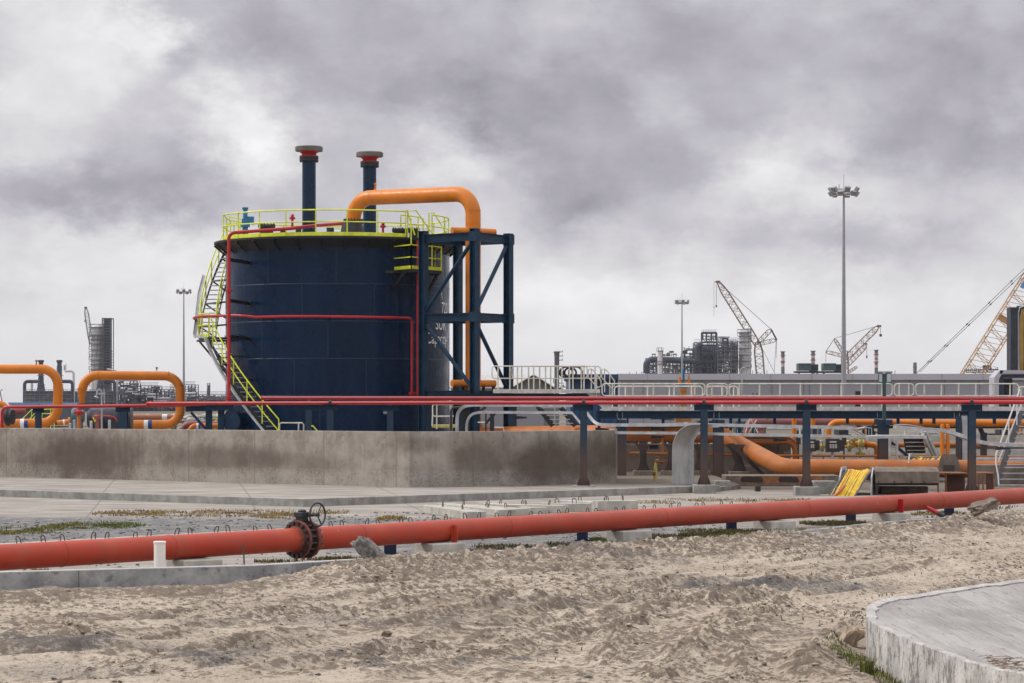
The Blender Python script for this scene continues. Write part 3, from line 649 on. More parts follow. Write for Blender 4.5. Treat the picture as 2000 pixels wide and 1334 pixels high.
# ---------------------------------------------------------------- grass
def grass(name, patches, m, label, hmin=.03, hmax=.12, wd=.010):
    V = []; Fa = []
    for (cx, cy, rx, ry, n, hs) in patches:
        for i in range(n):
            a = random.uniform(0, 6.28); r_ = random.random()**.6
            x = cx+rx*r_*math.cos(a); y = cy+ry*r_*math.sin(a)
            if mnoise.noise(Vector((x*1.6, y*1.1, 3))) < random.uniform(-.35, .25): continue
            V.append((x, y)); Fa.append(hs)
    X = np.array([v[0] for v in V]); Y = np.array([v[1] for v in V]); hs = np.array(Fa)
    zb, _ = sand_h(X, Y); zb = np.where(kerb_y(X)-Y > 0, zb, 0.0); zb = np.where((X > 9) & (kerb_y(X)-Y > -3), np.maximum(0, sand_h(X, Y)[0]), zb)
    n = len(X); a = rng.uniform(0, 6.28, n); h = rng.uniform(hmin, hmax, n)*hs; ln = rng.uniform(.2, .9, n)*h; la = rng.uniform(0, 6.28, n)
    wx, wy = np.cos(a)*wd, np.sin(a)*wd; lx, ly = np.cos(la)*ln, np.sin(la)*ln
    P_ = np.zeros((n, 5, 3)); P_[:, 0] = np.stack([X-wx, Y-wy, zb-.01], -1); P_[:, 1] = np.stack([X+wx, Y+wy, zb-.01], -1)
    P_[:, 2] = np.stack([X+wx*.7+lx*.35, Y+wy*.7+ly*.35, zb+h*.6], -1); P_[:, 3] = np.stack([X-wx*.7+lx*.35, Y-wy*.7+ly*.35, zb+h*.6], -1); P_[:, 4] = np.stack([X+lx, Y+ly, zb+h], -1)
    b0 = np.arange(n)*5; idx = np.stack([b0, b0+1, b0+2, b0, b0+2, b0+3, b0+3, b0+2, b0+4], -1).reshape(-1)
    me = bpy.data.meshes.new(name); me.vertices.add(n*5); me.vertices.foreach_set('co', P_.reshape(-1).astype(np.float32))
    nf = n*3; me.loops.add(nf*3); me.loops.foreach_set('vertex_index', idx.astype(np.int32)); me.polygons.add(nf); me.polygons.foreach_set('loop_start', np.arange(0, nf*3, 3, dtype=np.int32)); me.update(); me.validate()
    me.materials.append(m); o = bpy.data.objects.new(name, me); COL.objects.link(o); return tag(o, label, 'grass', kind='stuff')
M['grass_g'] = mk('green_grass', (.10,.13,.03), .8, var=.5, scale=1.5, col2=(.17,.19,.05), spec=.2)
M['grass_d'] = mk('dry_grass', (.22,.15,.05), .85, var=.4, scale=1.5, col2=(.33,.24,.09), spec=.2)
M['grass_o'] = mk('dull_weeds', (.09,.085,.035), .85, var=.4, scale=2, col2=(.17,.14,.06), spec=.2)
def gp(px, py, wpx, dep, n, hs=1.0):
    g_ = G(px, py); return (g_.x, g_.y, wpx/F*g_.y*1.15, dep*1.3, int(n*2.2), hs*.62)
grass('green_grass', [gp(40,1038,70,1.6,900), gp(180,1027,75,1.3,900), gp(232,1028,45,.9,400), gp(490,1047,50,.7,250), gp(1168,1056,14,.5,260), gp(1745,1032,14,.25,160,1.2), gp(1600,1038,60,.5,120), gp(1520,1043,12,.2,50,1.8), gp(1560,1041,10,.2,60,2.0), gp(1420,1045,50,.8,500)], M['grass_g'], 'short green grass and weeds growing in patches beside the pipeline and kerb')
grass('dry_grass', [gp(250,1003,60,1.3,700), gp(430,1003,160,1.6,1500), gp(560,1008,60,1.2,500), gp(765,1014,26,.7,420,1.3), gp(640,1001,40,1,260), gp(160,1028,60,1,300), gp(45,1040,60,1,300), gp(310,962,50,1.2,250), gp(750,963,60,.7,260), gp(1400,977,90,1.2,500), gp(1540,978,60,1.0,300), gp(690,1089,22,.3,200), gp(70,1116,24,.1,120), gp(1280,982,40,1,160), gp(1800,1005,30,.5,150)], M['grass_d'], 'dry yellowed grass in patches over the gravel strip and kerbs')
grass('dull_weeds', [gp(1290,1052,60,1.0,900), gp(1390,1043,70,1.4,1500), gp(1630,1024,60,.7,1500,1.4), gp(1880,1008,90,1.5,500), gp(1095,1063,30,.5,300), gp(1000,1069,70,.5,500), gp(640,1093,60,.3,250), gp(550,1098,50,.25,150), gp(1850,1003,50,1,400), gp(950,1078,50,.5,250), gp(1470,1038,60,.5,300), gp(1620,1045,60,.5,160)], M['grass_o'], 'dull brown weeds growing along the buried kerb under the pipeline')
# tufts beside the apron edge
def tuftp(x, y, rx, ry, n, hs): return (x, y, rx, ry, n, hs)
grass('apron_grass', [tuftp(3.6,27.6,.22,.9,420,.5), tuftp(3.68,26.6,.2,.9,420,.55), tuftp(3.72,25.4,.15,.5,250,.6), tuftp(3.6,25.9,.08,.12,120,1.9), tuftp(3.75,24.4,.3,.6,400,1)], M['grass_g'], 'tufts of green grass rooted against the white edge of the apron', wd=.006)
grass('road_stubble', [tuftp(4.3,33.5,1.4,1.2,160,.5), tuftp(6,36,1.5,2,200,.5), tuftp(-2,30,4,4,130,.5), tuftp(5,42,4,6,300,.5), tuftp(2,38,3,4,120,.4)], M['grass_o'], 'sparse dead stubble on the dirt road')
# ================================================================ FOREGROUND PIPELINE
def pl_pt(px):   # centre line of the pipeline (straight, level, running away to the right)
    yc = 1089-121*px/2000.0; z = .41; D = (H-z)*F/(yc-HY); return Vector(((px-1000)/F*D, D, z))
A0, A1 = pl_pt(0), pl_pt(2000); DIRP = (A1-A0).normalized(); PERP = Vector((-DIRP.y, DIRP.x, 0))  # pointing away from camera
PR = .205
def on_pl(px):
    # intersection of view ray with the line's vertical plane
    r = (px-1000)/F; t = (r*A0.y-A0.x)/(DIRP.x-r*DIRP.y); return A0+DIRP*t
root = T('red_pipeline', on_pl(590)-Vector((0,0,.41)), 'long faded red pipeline on concrete blocks crossing the foreground', 'pipeline')
vc = on_pl(590)
mb = MB(); s0 = A0-DIRP*9; e0 = A1+DIRP*12
mb.tube([s0, vc-DIRP*.13], PR, 40); mb.build('pipe', M['redpipe'], root, ang=60)
mb = MB(); mb.tube([vc+DIRP*.13, e0], PR, 40); mb.build('pipe', M['redpipe'], root, ang=60)
for px in (985, 1568, 330, 118, 1290, 1830, 700):
    c = on_pl(px); mb = MB(); mb.tube([c-DIRP*.012, c-DIRP*.006, c+DIRP*.006, c+DIRP*.012], [PR+.001, PR+.008, PR+.008, PR+.001], 40); mb.build('weld_seam', M['redpipe'], root, ang=60)
v = T('butterfly_valve', vc, None, None); v.parent = root; v.location = vc-WL[root.name]
def flange(sg):
    c = vc+DIRP*sg*.12; mb = MB(); mb.lathe(c-DIRP*.03, [(PR, 0), (.33, 0), (.335, .005), (.335, .055), (.33, .06), (PR, .06)], 48, DIRP)
    mb.lathe(c+DIRP*sg*.03, [(PR+.045, -.001), (PR+.02, sg*.06+.0), (PR+.002, sg*.09)], 40, DIRP); mb.build('flange', M['flange_red'], v)
flange(-1); flange(1)
mb = MB(); mb.lathe(vc-DIRP*.085, [(PR-.02, 0), (.25, 0), (.25, .17), (PR-.02, .17)], 40, DIRP)
u2 = DIRP.cross(Vector((0,0,1))).normalized()
for k in range(16):
    an = 2*math.pi*(k+.5)/16; o_ = (Vector((0,0,1))*math.cos(an)+u2*math.sin(an))*.288
    mb.tube([vc+o_-DIRP*.185, vc+o_+DIRP*.185], .021, 8); mb.tube([vc+o_-DIRP*.195, vc+o_-DIRP*.15], .036, 6); mb.tube([vc+o_+DIRP*.15, vc+o_+DIRP*.195], .036, 6)
mb.build('bolts', M['rubber'], v)
mb = MB(); gz = vc+Vector((0,0,.335)); mb.box(gz+Vector((0,0,.03)), (.17,.15,.10), math.atan2(DIRP.y, DIRP.x)); mb.box(gz+Vector((0,0,.10)), (.22,.20,.09), math.atan2(DIRP.y, DIRP.x)); mb.lathe(gz+Vector((0,0,.14)), [(.075,0),(.08,.03),(.05,.05),(0,.05)], 16)
mb.tube([gz+Vector((.1,0,.1)), gz+Vector((.22,-.05,.1))], .03, 10); mb.build('gearbox', M['black'], v, bevel=.01)
hw = gz+Vector((.275,-.06,.10)); ax = Vector((.80,-.6,.02)).normalized(); a_ = ax.cross(Vector((0,0,1))).normalized(); b_ = a_.cross(ax)
ring = [hw+(a_*math.cos(t)+b_*math.sin(t))*.205 for t in np.linspace(0, 2*math.pi, 41)]
mb = MB(); mb.tube(ring, .017, 8, cap=False)
for t in (math.pi/2+.55, math.pi/2+.55+2*math.pi/3, math.pi/2+.55+4*math.pi/3): mb.tube([hw, hw+(a_*math.cos(t)+b_*math.sin(t))*.205], .012, 6)
mb.tube([hw-ax*.03, hw+ax*.03], .035, 10); mb.tube([gz+Vector((.1,-.02,.1)), hw], .016, 8); mb.build('handwheel', M['rubber'], v)
for px in (868, 1742):
    c = on_pl(px); mb = MB(); q = c-PERP*(PR+.015); mb.box(q+Vector((0,0,-.06)), (.11,.025,.36), math.atan2(DIRP.y, DIRP.x)); mb.box(q+Vector((0,0,-.06))-PERP*.05, (.02,.09,.34), math.atan2(DIRP.y, DIRP.x)); mb.build('guide_plate', M['red'] if px > 1000 else M['redpipe'], root)
c = on_pl(1797); mb = MB(); p0 = c-Vector((0,0,.05)); p1 = c-PERP*.62+DIRP*.05-Vector((0,0,.33)); mb.tube([p0, p0.lerp(p1, .78)], .055, 16); br = mb.build('drain_branch', M['red'], root)
mb = MB(); mb.tube([p0.lerp(p1, .78), p1], .062, 16); mb.build('black_cap', M['rubber'], root)

# concrete support blocks + blue plinths behind
blocks = [(370, 92, 'paint-splashed, behind the white plastic stub'), (850, 84, 'half buried, right of the leaning rubble slab'), (1218, 76, 'standing clear of the sand at mid-picture'), (1504, 70, 'on the grassy edge left of the bright red plate'), (1733, 62, 'under the bright red guide plate, nearest the black-capped drain')]
for px, wpx, tx in blocks:
    c = on_pl(px); ry = math.atan2(DIRP.y, DIRP.x); w_ = wpx/F*c.y*.92
    mb = MB(); b0 = c-PERP*.12; b0.z = .05
    mb.box((b0.x, b0.y, .05), (w_*1.05, .62, .30), ry-.25, taper=.97)
    one(mb, 'support_block', M['conc_lt'], 'concrete block under the pipeline, '+tx, 'concrete block', 'concrete blocks carrying the red pipeline', bevel=.02)
for px, tx in ((798, 'left of the half buried concrete block'), (1172, 'left of the middle concrete block'), (1462, 'left of the fourth concrete block'), (1694, 'left of the bright red guide plate'), (1885, 'at the far right beside the rubble on the berm')):
    c = on_pl(px)+PERP*.45; mb = MB(); mb.ibeam((c.x, c.y, 0), (c.x, c.y, .22), .22, .2, .02); mb.box((c.x, c.y, .235), (.28,.26,.02)); mb.box((c.x, c.y, .012), (.32,.3,.024))
    one(mb, 'pipe_stanchion', M['navy_stub'], 'short blue stanchion behind the pipeline, '+tx, 'steel support', 'blue stanchions behind the pipeline')
# white plastic stub
D0 = 39.42; x0 = Xp(312, D0)
root = T('plastic_stub_pipe', (x0, D0, .0), 'white plastic pipe stub standing upright in front of the red pipeline', 'pipe stub')
rr = .09; zt = Zy(1057, D0)
MB().lathe((x0, D0, 0), [(rr,0),(rr,zt-.03),(rr-.006,zt-.03),(rr-.012,0)], 28).build('tube', M['pvc'], root)
MB().lathe((x0, D0, zt-.035), [(rr+.001,0),(rr+.008,.004),(rr+.008,.03),(rr-.001,.035),(0,.036)], 28).build('end_cap', M['pvc'], root)
g0 = Vector((Xp(478, 40.2), 40.2, 0)); one(MB().tube([g0, g0+Vector((-.02,0,Zy(1063, 40.2)))], .012, 8), 'steel_rod', M['loop'], 'thin dark steel rod stuck upright behind the kerb, left of the valve', 'rod')
hp = [Vector((Xp(x, d_), d_, z_)) for x, d_, z_ in ((-60,39.0,.12),(90,39.25,.14),(160,39.5,.17),(230,39.9,.2),(330,40.6,.12),(420,41.8,.05),(520,43.5,.04))]
one(MB().tube(fillet(hp, 1.5, 3), .045, 12), 'drain_hose', M['rubber'], 'black plastic hose lying on the ground between kerb and red pipeline', 'hose')

# trench cover slabs with lifting loops (row behind the pipeline) and a loose pile
def cover(loc, rz, L, W, h, lab, grp, loops=2):
    r = T('cover_slab', loc, lab, 'concrete slab', grp); Mx = Matrix.Rotation(rz, 3, 'Z')
    mb = MB(); mb.box((loc[0], loc[1], loc[2]+h/2), (L, W, h), rz); mb.build('slab', M['conc_lt'], r, bevel=.01)
    for k in range(loops):
        o_ = Mx @ Vector(((-.5+(k+.5)/loops)*L*.8+random.uniform(-.05,.05), random.uniform(-.1,.1)*W, h)); c = Vector(loc)+o_
        hh = random.uniform(.10,.15); ln = Vector((random.uniform(-.04,.04), 0, 0)); a = Mx @ Vector((.05,0,0)) if random.random() < .8 else Mx @ Vector((0,.05,0))
        MB().tube([c-a-Vector((0,0,.03)), c-a+Vector((0,0,hh*.6))+ln*.6, c-a*.6+Vector((0,0,hh*.92))+ln, c+Vector((0,0,hh))+ln, c+a*.6+Vector((0,0,hh*.92))+ln, c+a+Vector((0,0,hh*.6))+ln*.6, c+a-Vector((0,0,.03))], .011, 6).build('lifting_loop', M['loop'], r)
    return r
ry = math.atan2(DIRP.y, DIRP.x); k = 0
ORD = ['first','second','third','fourth','fifth','sixth','seventh','eighth','ninth','tenth','eleventh','twelfth','thirteenth','fourteenth','fifteenth','sixteenth','seventeenth','eighteenth','nineteenth','twentieth']
kl = kr = 0; RA, RB_ = Vector((-9.7, 48.1, 0)), Vector((6.86, 68.0, 0)); rd = (RB_-RA).normalized(); rry = math.atan2(rd.y, rd.x); t_ = .3
while t_ < (RB_-RA).length:
    c = RA+rd*t_; px = 1000+c.x/c.y*F; t_ += 1.12
    if px < 590: tx = '%s in the row from the left picture edge' % ORD[kl]; kl += 1
    else: tx = '%s in the row right of the valve' % ORD[kr]; kr += 1
    cover((c.x, c.y, .0), rry, 1.0, .55, .15, 'concrete trench cover behind the pipeline, '+tx, 'trench covers in a row behind the pipeline')
pile = [(885,1008,-1.28,4.2,.5,.20,0,'leftmost slab of the loose pile, lying askew'),(928,1001,-1.18,4.4,.5,.16,.0,'second slab of the loose pile behind the leftmost one'),(968,1003,-1.05,2.6,.5,.17,0,'third slab of the loose pile, angled behind the pipe'),(1000,998,-1.15,3.4,.5,.16,0,'slab in the centre of the loose pile'),(1050,1001,-.35,1.5,.5,.2,0,'slab right of the centre of the loose pile'),(1105,999,-.1,1.3,.5,.22,0,'second slab from the right end of the loose pile'),(1155,994,-.9,2.4,.5,.2,0,'slab with tall wire loops next to the right end of the loose pile'),(1202,997,.25,1.1,.45,.26,0,'stubby upright slab closing the right end of the loose pile')]
for (px, py, rz, L, W, h, z0, tx) in pile:
    g_ = G(px, py); cover((g_.x, g_.y, z0), rz, L, W, h, 'concrete '+tx, 'loose slabs piled behind the pipeline', 2)

# rubble pieces
M['rubble'] = mk('broken_concrete', (.22,.21,.20), .95, var=.5, scale=14, dirt=.6, dirtcol=(.10,.09,.08), bump=.02, bscale=30, spec=.1)
def chunk(name, c, size, rot, m, lab, cat, n=3, seed=1, amp=.22):
    import bmesh
    bm = bmesh.new(); bmesh.ops.create_icosphere(bm, subdivisions=n, radius=1)
    Mx = Matrix.Rotation(rot[2], 3, 'Z') @ Matrix.Rotation(rot[1], 3, 'Y') @ Matrix.Rotation(rot[0], 3, 'X')
    for v_ in bm.verts:
        p = v_.co.copy(); p = Vector([max(-.72, min(.72, q)) for q in p])*1.25
        k_ = 1+amp*mnoise.noise(p*1.6+Vector((seed, 0, 0)))+amp*.5*mnoise.noise(p*5+Vector((seed, 3, 0)))
        v_.co = Mx @ Vector((p.x*size[0]*k_, p.y*size[1]*k_, p.z*size[2]*k_))
    mb = MB(); mb.add([v_.co+Vector(c) for v_ in bm.verts], [tuple(q.index for q in f.verts) for f in bm.faces]); bm.free()
    return one(mb, name, m, lab, cat, ang=25)
D1 = 41.2; chunk('rubble_slab', (Xp(735, D1), D1, .30), (.44,.16,.135), (.2, .80, .1), M['rubble'], 'jagged grey slab of broken concrete leaning out of the sand berm', 'rubble', seed=4, amp=.3, n=4)
chunk('broken_rock', (Xp(1922, 57), 57, Zy(988, 57)), (.33,.2,.11), (.1, -.35, .3), M['conc_br'], 'rough broken rock resting on the berm below the right end of the pipeline', 'rock', seed=9, amp=.45, n=4)
chunk('edge_rock', (3.80, 28.9, .12), (.11,.10,.17), (.2, .5, .3), M['sandlump'], 'sandy pointed rock wedged against the left end of the white apron rim', 'rock', seed=12, amp=.5)
chunk('grey_stone', (Xp(1840, 33.2), 33.4, .12), (.10,.12,.07), (0,.3,.2), M['conc'], 'grey stone at the far edge of the apron, left of the larger brown stones', 'stone', seed=15, amp=.5)
chunk('brown_stone', (Xp(1960, 35.5), 35.6, .12), (.17,.16,.08), (0,.2,.9), M['conc_br'], 'brown stone lying behind the far edge of the apron near the frame edge', 'stone', seed=17, amp=.5)
chunk('dark_sliver', (Xp(1540, 26.8), 26.8, .09), (.075,.03,.015), (0,.3,-.5), M['pebble'], 'dark flat stone sliver lying in the churned sand left of the apron', 'stone', seed=19)
chunk('earth_lump', (Xp(755, 30.5), 30.5, .05), (.05,.05,.035), (0,.3,-.5), M['clod'], 'single dark earth lump on the pale sand in the foreground', 'stone', seed=21, amp=.4)
g_ = G(1480, 960); one(MB().box((g_.x, g_.y, .09), (.15,.15,.17), .3).box((g_.x, g_.y, .185), (.12,.12,.015), .3), 'small_box', M['boxblk'], 'small dark box standing alone on the yard by the striped plinth', 'box', bevel=.01)
# straw on the apron
mb = MB()
for i in range(150):
    x = 4.25+abs(random.gauss(0,.22)); y = 22.6+random.gauss(0, .35)+(x-4)*.5; an = random.uniform(-.9, .9); l = random.uniform(.02, .08)
    z = .475+random.random()*.02; mb.tube([(x, y, z), (x+l*math.cos(an), y+l*math.sin(an), z+random.uniform(-.005, .015))], .003, 3)
o = mb.build('straw', mk('dry_straw', (.17,.11,.07), .8, var=.4, scale=9)); tag(o, 'brown dry straw gathered on the edge of the apron', 'straw', kind='stuff')

# ================================================================ BUND WALL
WZ = Zy(843, 81.4)
wp = [(-42, 102.5), (-18.6, 93.3), (-3.25, 81.4), (.6, 83.0), (3.5, 86.2)]
inner = poly_offset(wp, .3); mb = MB(); kerb_poly(mb, wp, inner, 0, WZ)
mb.box((3.35, 88.6, WZ/2-.003), (.3, 5.0, WZ-.006), -.1)
one(mb, 'bund_wall', M['wall'], 'tall stained concrete containment wall around the tank', 'wall', bevel=.015)
# ================================================================ STORAGE TANK
TC = Vector((Xp(660, 111), 111.0, 0)); TR = 4.84; ZS = 9.33; ZD = 9.75; RW = 5.3
tank = T('storage_tank', TC, 'big navy cylindrical storage tank with yellow rails, roof vents and spiral stair', 'tank')
def tp(phi, r, z):  # phi in degrees from the camera-facing side, positive to the left
    a = R(phi); return Vector((TC.x-r*math.sin(a), TC.y-r*math.cos(a), z))
prof = [(TR, 0)]
nc = 6
for k in range(1, nc+1):
    z = ZS*k/nc; prof += [(TR, z-.012), (TR-.008, z-.006), (TR-.008, z+.006), (TR, z+.012)] if k < nc else [(TR, z)]
mb = MB(); mb.lathe(TC, prof, 128); mb.build('shell', M['shell'], tank, ang=20)
mb = MB()
for k in range(1, nc):
    z = ZS*k/nc; mb.lathe(TC, [(TR+.001, z-.02), (TR+.007, z-.012), (TR+.007, z+.012), (TR+.001, z+.02)], 128)
for k in range(nc):
    for j in range(5):
        a = -80+j*36+(k*13) % 30; z0_ = ZS*k/nc+.03; z1_ = ZS*(k+1)/nc-.03; mb.bar(tp(a, TR+.001, z0_), tp(a, TR+.001, z1_), .03, .012, up=tp(a, 1, 0)-TC)
mb.build('plate_seams', M['seam'], tank, ang=20)
mb = MB(); mb.lathe(TC, [(TR, ZS), (TR, ZS+.25), (TR-.05, ZS+.25), (0, ZS+1.0)], 96)
mb.build('roof', mk('pale_roof_paint', (.42,.42,.44), .5), tank)
mb = MB(); mb.lathe(TC, [(TR+.003, ZS-.06), (TR+.02, ZS-.04), (TR+.5, ZD-.10), (TR+.5, ZD-.02), (TR+.003, ZD-.02)], 96)
for k in range(32):
    a = k*360/32+4; p = tp(a, TR+.02, ZS-.14); q = tp(a, TR+.49, ZD-.16); mb.bar(p, q, .03, .07)
mb.build('wind_skirt', M['black_skirt'], tank)
a_gap0, a_gap1 = 62, 62
def arc(r, z, a0, a1, n): return [tp(a0+(a1-a0)*i/n, r, z) for i in range(n+1)]
# toe board + handrail round the walkway, with a gap for the stair
mb = MB(); n = 40; pts = arc(RW, ZD+.06, 62, -36, n)
mb.strip(pts, [Vector((0,0,.15))]*(n+1), [(p-Vector((TC.x, TC.y, p.z))).normalized()*.012 for p in pts]); mb.build('toe_board', M['yellow'], tank)
mb = MB(); mb.tube(arc(RW, ZD+1.05, 62, -36, n), .030, 8); mb.tube(arc(RW, ZD+.56, 62, -36, n), .026, 8)
for k in range(8):
    a = 62-98*k/7; mb.bar(tp(a, RW, ZD), tp(a, RW, ZD+1.05), .05)
RB = 4.8; mb.tube(arc(RB, ZD+1.05, 84, 300, 60), .030, 8); mb.tube(arc(RB, ZD+.56, 84, 300, 60), .026, 8)
for k in range(15):
    a = 84+216*k/14; mb.bar(tp(a, RB, ZS+.2), tp(a, RB, ZD+1.05), .05)
mb.tube([tp(62, RW, ZD+1.05), tp(84, RB, ZD+1.05)], .030, 8); mb.tube([tp(62, RW, ZD+.56), tp(84, RB, ZD+.56)], .026, 8)
mb.tube([tp(-36, RW, ZD+1.05), tp(-40, RW-.4, ZD+1.15), tp(-42, RW-.1, ZD+.1)], .030, 8)
mb.build('guard_rail', M['yellow'], tank)
# inner ladder-side rail pieces on the right part of the walkway
mb = MB()
for a0 in (-44, -62): mb.tube([tp(a0, RW-.75, ZD+.1), tp(a0, RW-.75, ZD+1.15), tp(a0-7, RW-.8, ZD+1.2), tp(a0-12, RW-.4, ZD+.4), tp(a0-12, RW-.1, ZD+.1)], .030, 8); mb.tube([tp(a0, RW-.75, ZD+.6), tp(a0-10, RW-.6, ZD+.6)], .026, 8)
mb.tube(arc(RW-1.6, ZD+1.05, -50, -95, 12), .030, 8)
for a in (-50, -72, -95): mb.bar(tp(a, RW-1.6, ZD-.1), tp(a, RW-1.6, ZD+1.05), .05)
mb.build('inner_rail', M['yellow'], tank)
# vents
def vent(px, D, ptop, pfl):
    x = Xp(px, D); zt = Zy(ptop, D); c = Vector((x, D, 0)); r = .295
    st = MB().lathe(c, [(.42, ZS+.3), (.42, ZS+.62), (.42, ZS+.63), (r, ZS+.63), (r, zt-.60)], 32).build('vent_stack', M['navy'], tank)
    mb = MB().lathe(c, [(r, zt-.63), (.41, zt-.63), (.41, zt-.55), (.36, zt-.55), (.36, zt-.52), (.41, zt-.52), (.41, zt-.44), (.2, zt-.44)], 32)
    for k in range(20):
        a = 2*math.pi*k/20; p = c+Vector((.375*math.cos(a), .375*math.sin(a), 0)); mb.tube([p+Vector((0,0,zt-.68)), p+Vector((0,0,zt-.40))], .022, 6)
    mb.build('flange', M['black'], st)
    MB().lathe(c, [(.405, zt-.45), (.405, zt-.41), (.30, zt-.39), (.33, zt-.30), (.48, zt-.21), (.2, zt-.21)], 32).build('flame_arrester_neck', M['red'], st)
    MB().lathe(c, [(.2, zt-.215), (.575, zt-.215), (.595, zt-.20), (.595, zt-.04), (.55, zt), (0, zt+.02)], 40).build('vent_cap', mk('weathered_grey_cap', (.12,.11,.095), .75, var=.2), st)
vent(603.5, 110.2, 286, 305); vent(722, 112.8, 297, 315)
# blue actuator, manways, bits on roof
bl = Vector((Xp(479, 109.5), 109.5, 0)); zb = Zy(448, 109.5)
mb = MB(); mb.lathe(bl+Vector((0,0,zb)), [(.12,-.5),(.12,.1),(.2,.1),(.2,.2),(.10,.2),(.10,.85),(.14,.87),(.14,.93),(.1,.95),(0,.95)], 16); mb.box(bl+Vector((.23,0,zb+.38)), (.28,.2,.33)); mb.box(bl+Vector((0,-.05,zb+.3)), (.26,.25,.3)); mb.build('blue_actuator', M['blue_valve'], tank)
def man(px, D, r, zpx, name='roof_manway'):
    c = Vector((Xp(px, D), D, 0)); z = Zy(zpx, D); mb = MB(); mb.lathe(c, [(r*.75, ZS+.3), (r*.75, z-.12), (r, z-.12), (r, z), (0, z+.01)], 28)
    for k in range(14):
        a = 2*math.pi*k/14; p = c+Vector((r*.88*math.cos(a), r*.88*math.sin(a), z)); mb.tube([p-Vector((0,0,.16)), p+Vector((0,0,.05))], .02, 6)
    mb.build(name, M['black'], tank)
man(521, 109.3, .37, 439); man(783, 108.6, .38, 447); man(808, 107.8, .25, 447); man(553, 109, .12, 451); man(583, 108.9, .12, 449); man(645, 109, .16, 447)
c = Vector((Xp(688, 108.6), 108.6, 0)); mb = MB(); mb.lathe(c, [(.58, ZS+.25), (.42, Zy(432, 108.6)-.02)], 28)
for k in range(14):
    a = 2*math.pi*k/14; d_ = Vector((math.cos(a), math.sin(a), 0)); mb.loop([c+d_*.3+Vector((0,0,ZS+.3)), c+d_*.62+Vector((0,0,ZS+.3)), c+d_*.36+Vector((0,0,Zy(433,108.6)))], d_.cross(Vector((0,0,1)))*.02)
mb.build('nozzle_base', M['black'], tank)
# lettering
def letter(txt, phi0, zbase, cap, sx=1.0):
    cu = bpy.data.curves.new('t', 'FONT'); cu.body = txt; cu.size = cap/.72*1.0; cu.extrude = 0; cu.space_character = 1.02; cu.fill_mode = 'FRONT'; cu.resolution_u = 3
    ob = bpy.data.objects.new('t', cu); COL.objects.link(ob); bpy.context.view_layer.update()
    me = bpy.data.meshes.new_from_object(ob); bpy.data.objects.remove(ob)
    import bmesh
    bm = bmesh.new(); bm.from_mesh(me); bpy.data.meshes.remove(me)
    vs_ = [v_.co.copy() for v_ in bm.verts]; fs_ = [tuple(q.index for q in f.verts) for f in bm.faces]; bm.free()
    r0 = TR+.006; v2 = []
    for p in vs_: v2.append(tp(-(phi0+math.degrees(p.x*sx/TR)), r0, zbase+p.y))
    return v2, fs_
mb = MB()
Dt = lambda ph: TC.y-TR*math.cos(R(ph))
for txt, ph, pyb, pyt, sx in (('720', 69.5, 612, 590, .85), ('SUR', 62.5, 644, 621, .9), ('Capacity-', 53.9, 671, 648, .80)):
    D_ = Dt(ph+6); mb.add(*letter(txt, ph, Zy(pyb, D_), (pyb-pyt)/F*D_, sx))
e0 = Zy(585, 109.3)
for k in range(7):
    a = k/6*math.pi; p = tp(-69.8-.9*math.cos(a), TR+.008, e0+.20*math.sin(a)); q = tp(-69.8-.5*math.cos(a+.5), TR+.008, e0+.34*math.sin(a*.8)); 
    if k: mb.add([p_, p, q, q_], [(0,1,2,3)])
    p_, q_ = p, q
mb.build('lettering', M['white'], tank)
# small sign plates on shell
mb = MB()
for py in (800, 806): 
    ph = -math.degrees(math.asin((Xp(752, 106.8)-TC.x)/TR)); p = tp(ph, TR+.03, Zy(py, 107)); t = (tp(ph-1, TR, 0)-tp(ph, TR, 0)).normalized(); mb.strip([p-t*.09, p+t*.09], Vector((0,0,.10)), (p-Vector((TC.x,TC.y,p.z))).normalized()*.02)
mb.build('name_plate', mk('grey_plate', (.3,.3,.3), .5), tank)
# shell manway bottom left
ph = math.degrees(math.asin((TC.x-Xp(470, 108))/TR)); c = tp(ph, TR-.1, Zy(822, 108)); ax = (tp(ph-14, TR, 0)-Vector((TC.x, TC.y, 0))).normalized()
mb = MB(); mb.lathe(c, [(.42, 0), (.42, .55), (.50, .55), (.50, .66), (.0, .67)], 32, ax); mb.lathe(c+ax*.1, [(.7,0),(.7,.02),(.4,.03)], 32, ax)
for k in range(24):
    a = 2*math.pi*k/24; u_ = ax.cross(Vector((0,0,1))).normalized(); w_ = u_.cross(ax); p = c+(u_*math.cos(a)+w_*math.sin(a))*.46; mb.tube([p+ax*.5, p+ax*.71], .02, 6)
mb.build('shell_manway', M['navy'], tank)
# pipe brackets (dark cantilevers)
for py in (510, 590, 660):
    ph = 46; p = tp(ph, TR-.02, Zy(py+2, 107)); q = Vector((Xp(446, 106.0), 106.0, Zy(py-3, 106))); mb = MB(); mb.ibeam(p, q, .10, .14, .014); mb.box(p, (.22,.1,.22), R(-ph)); mb.build('pipe_bracket', M['black'], tank)
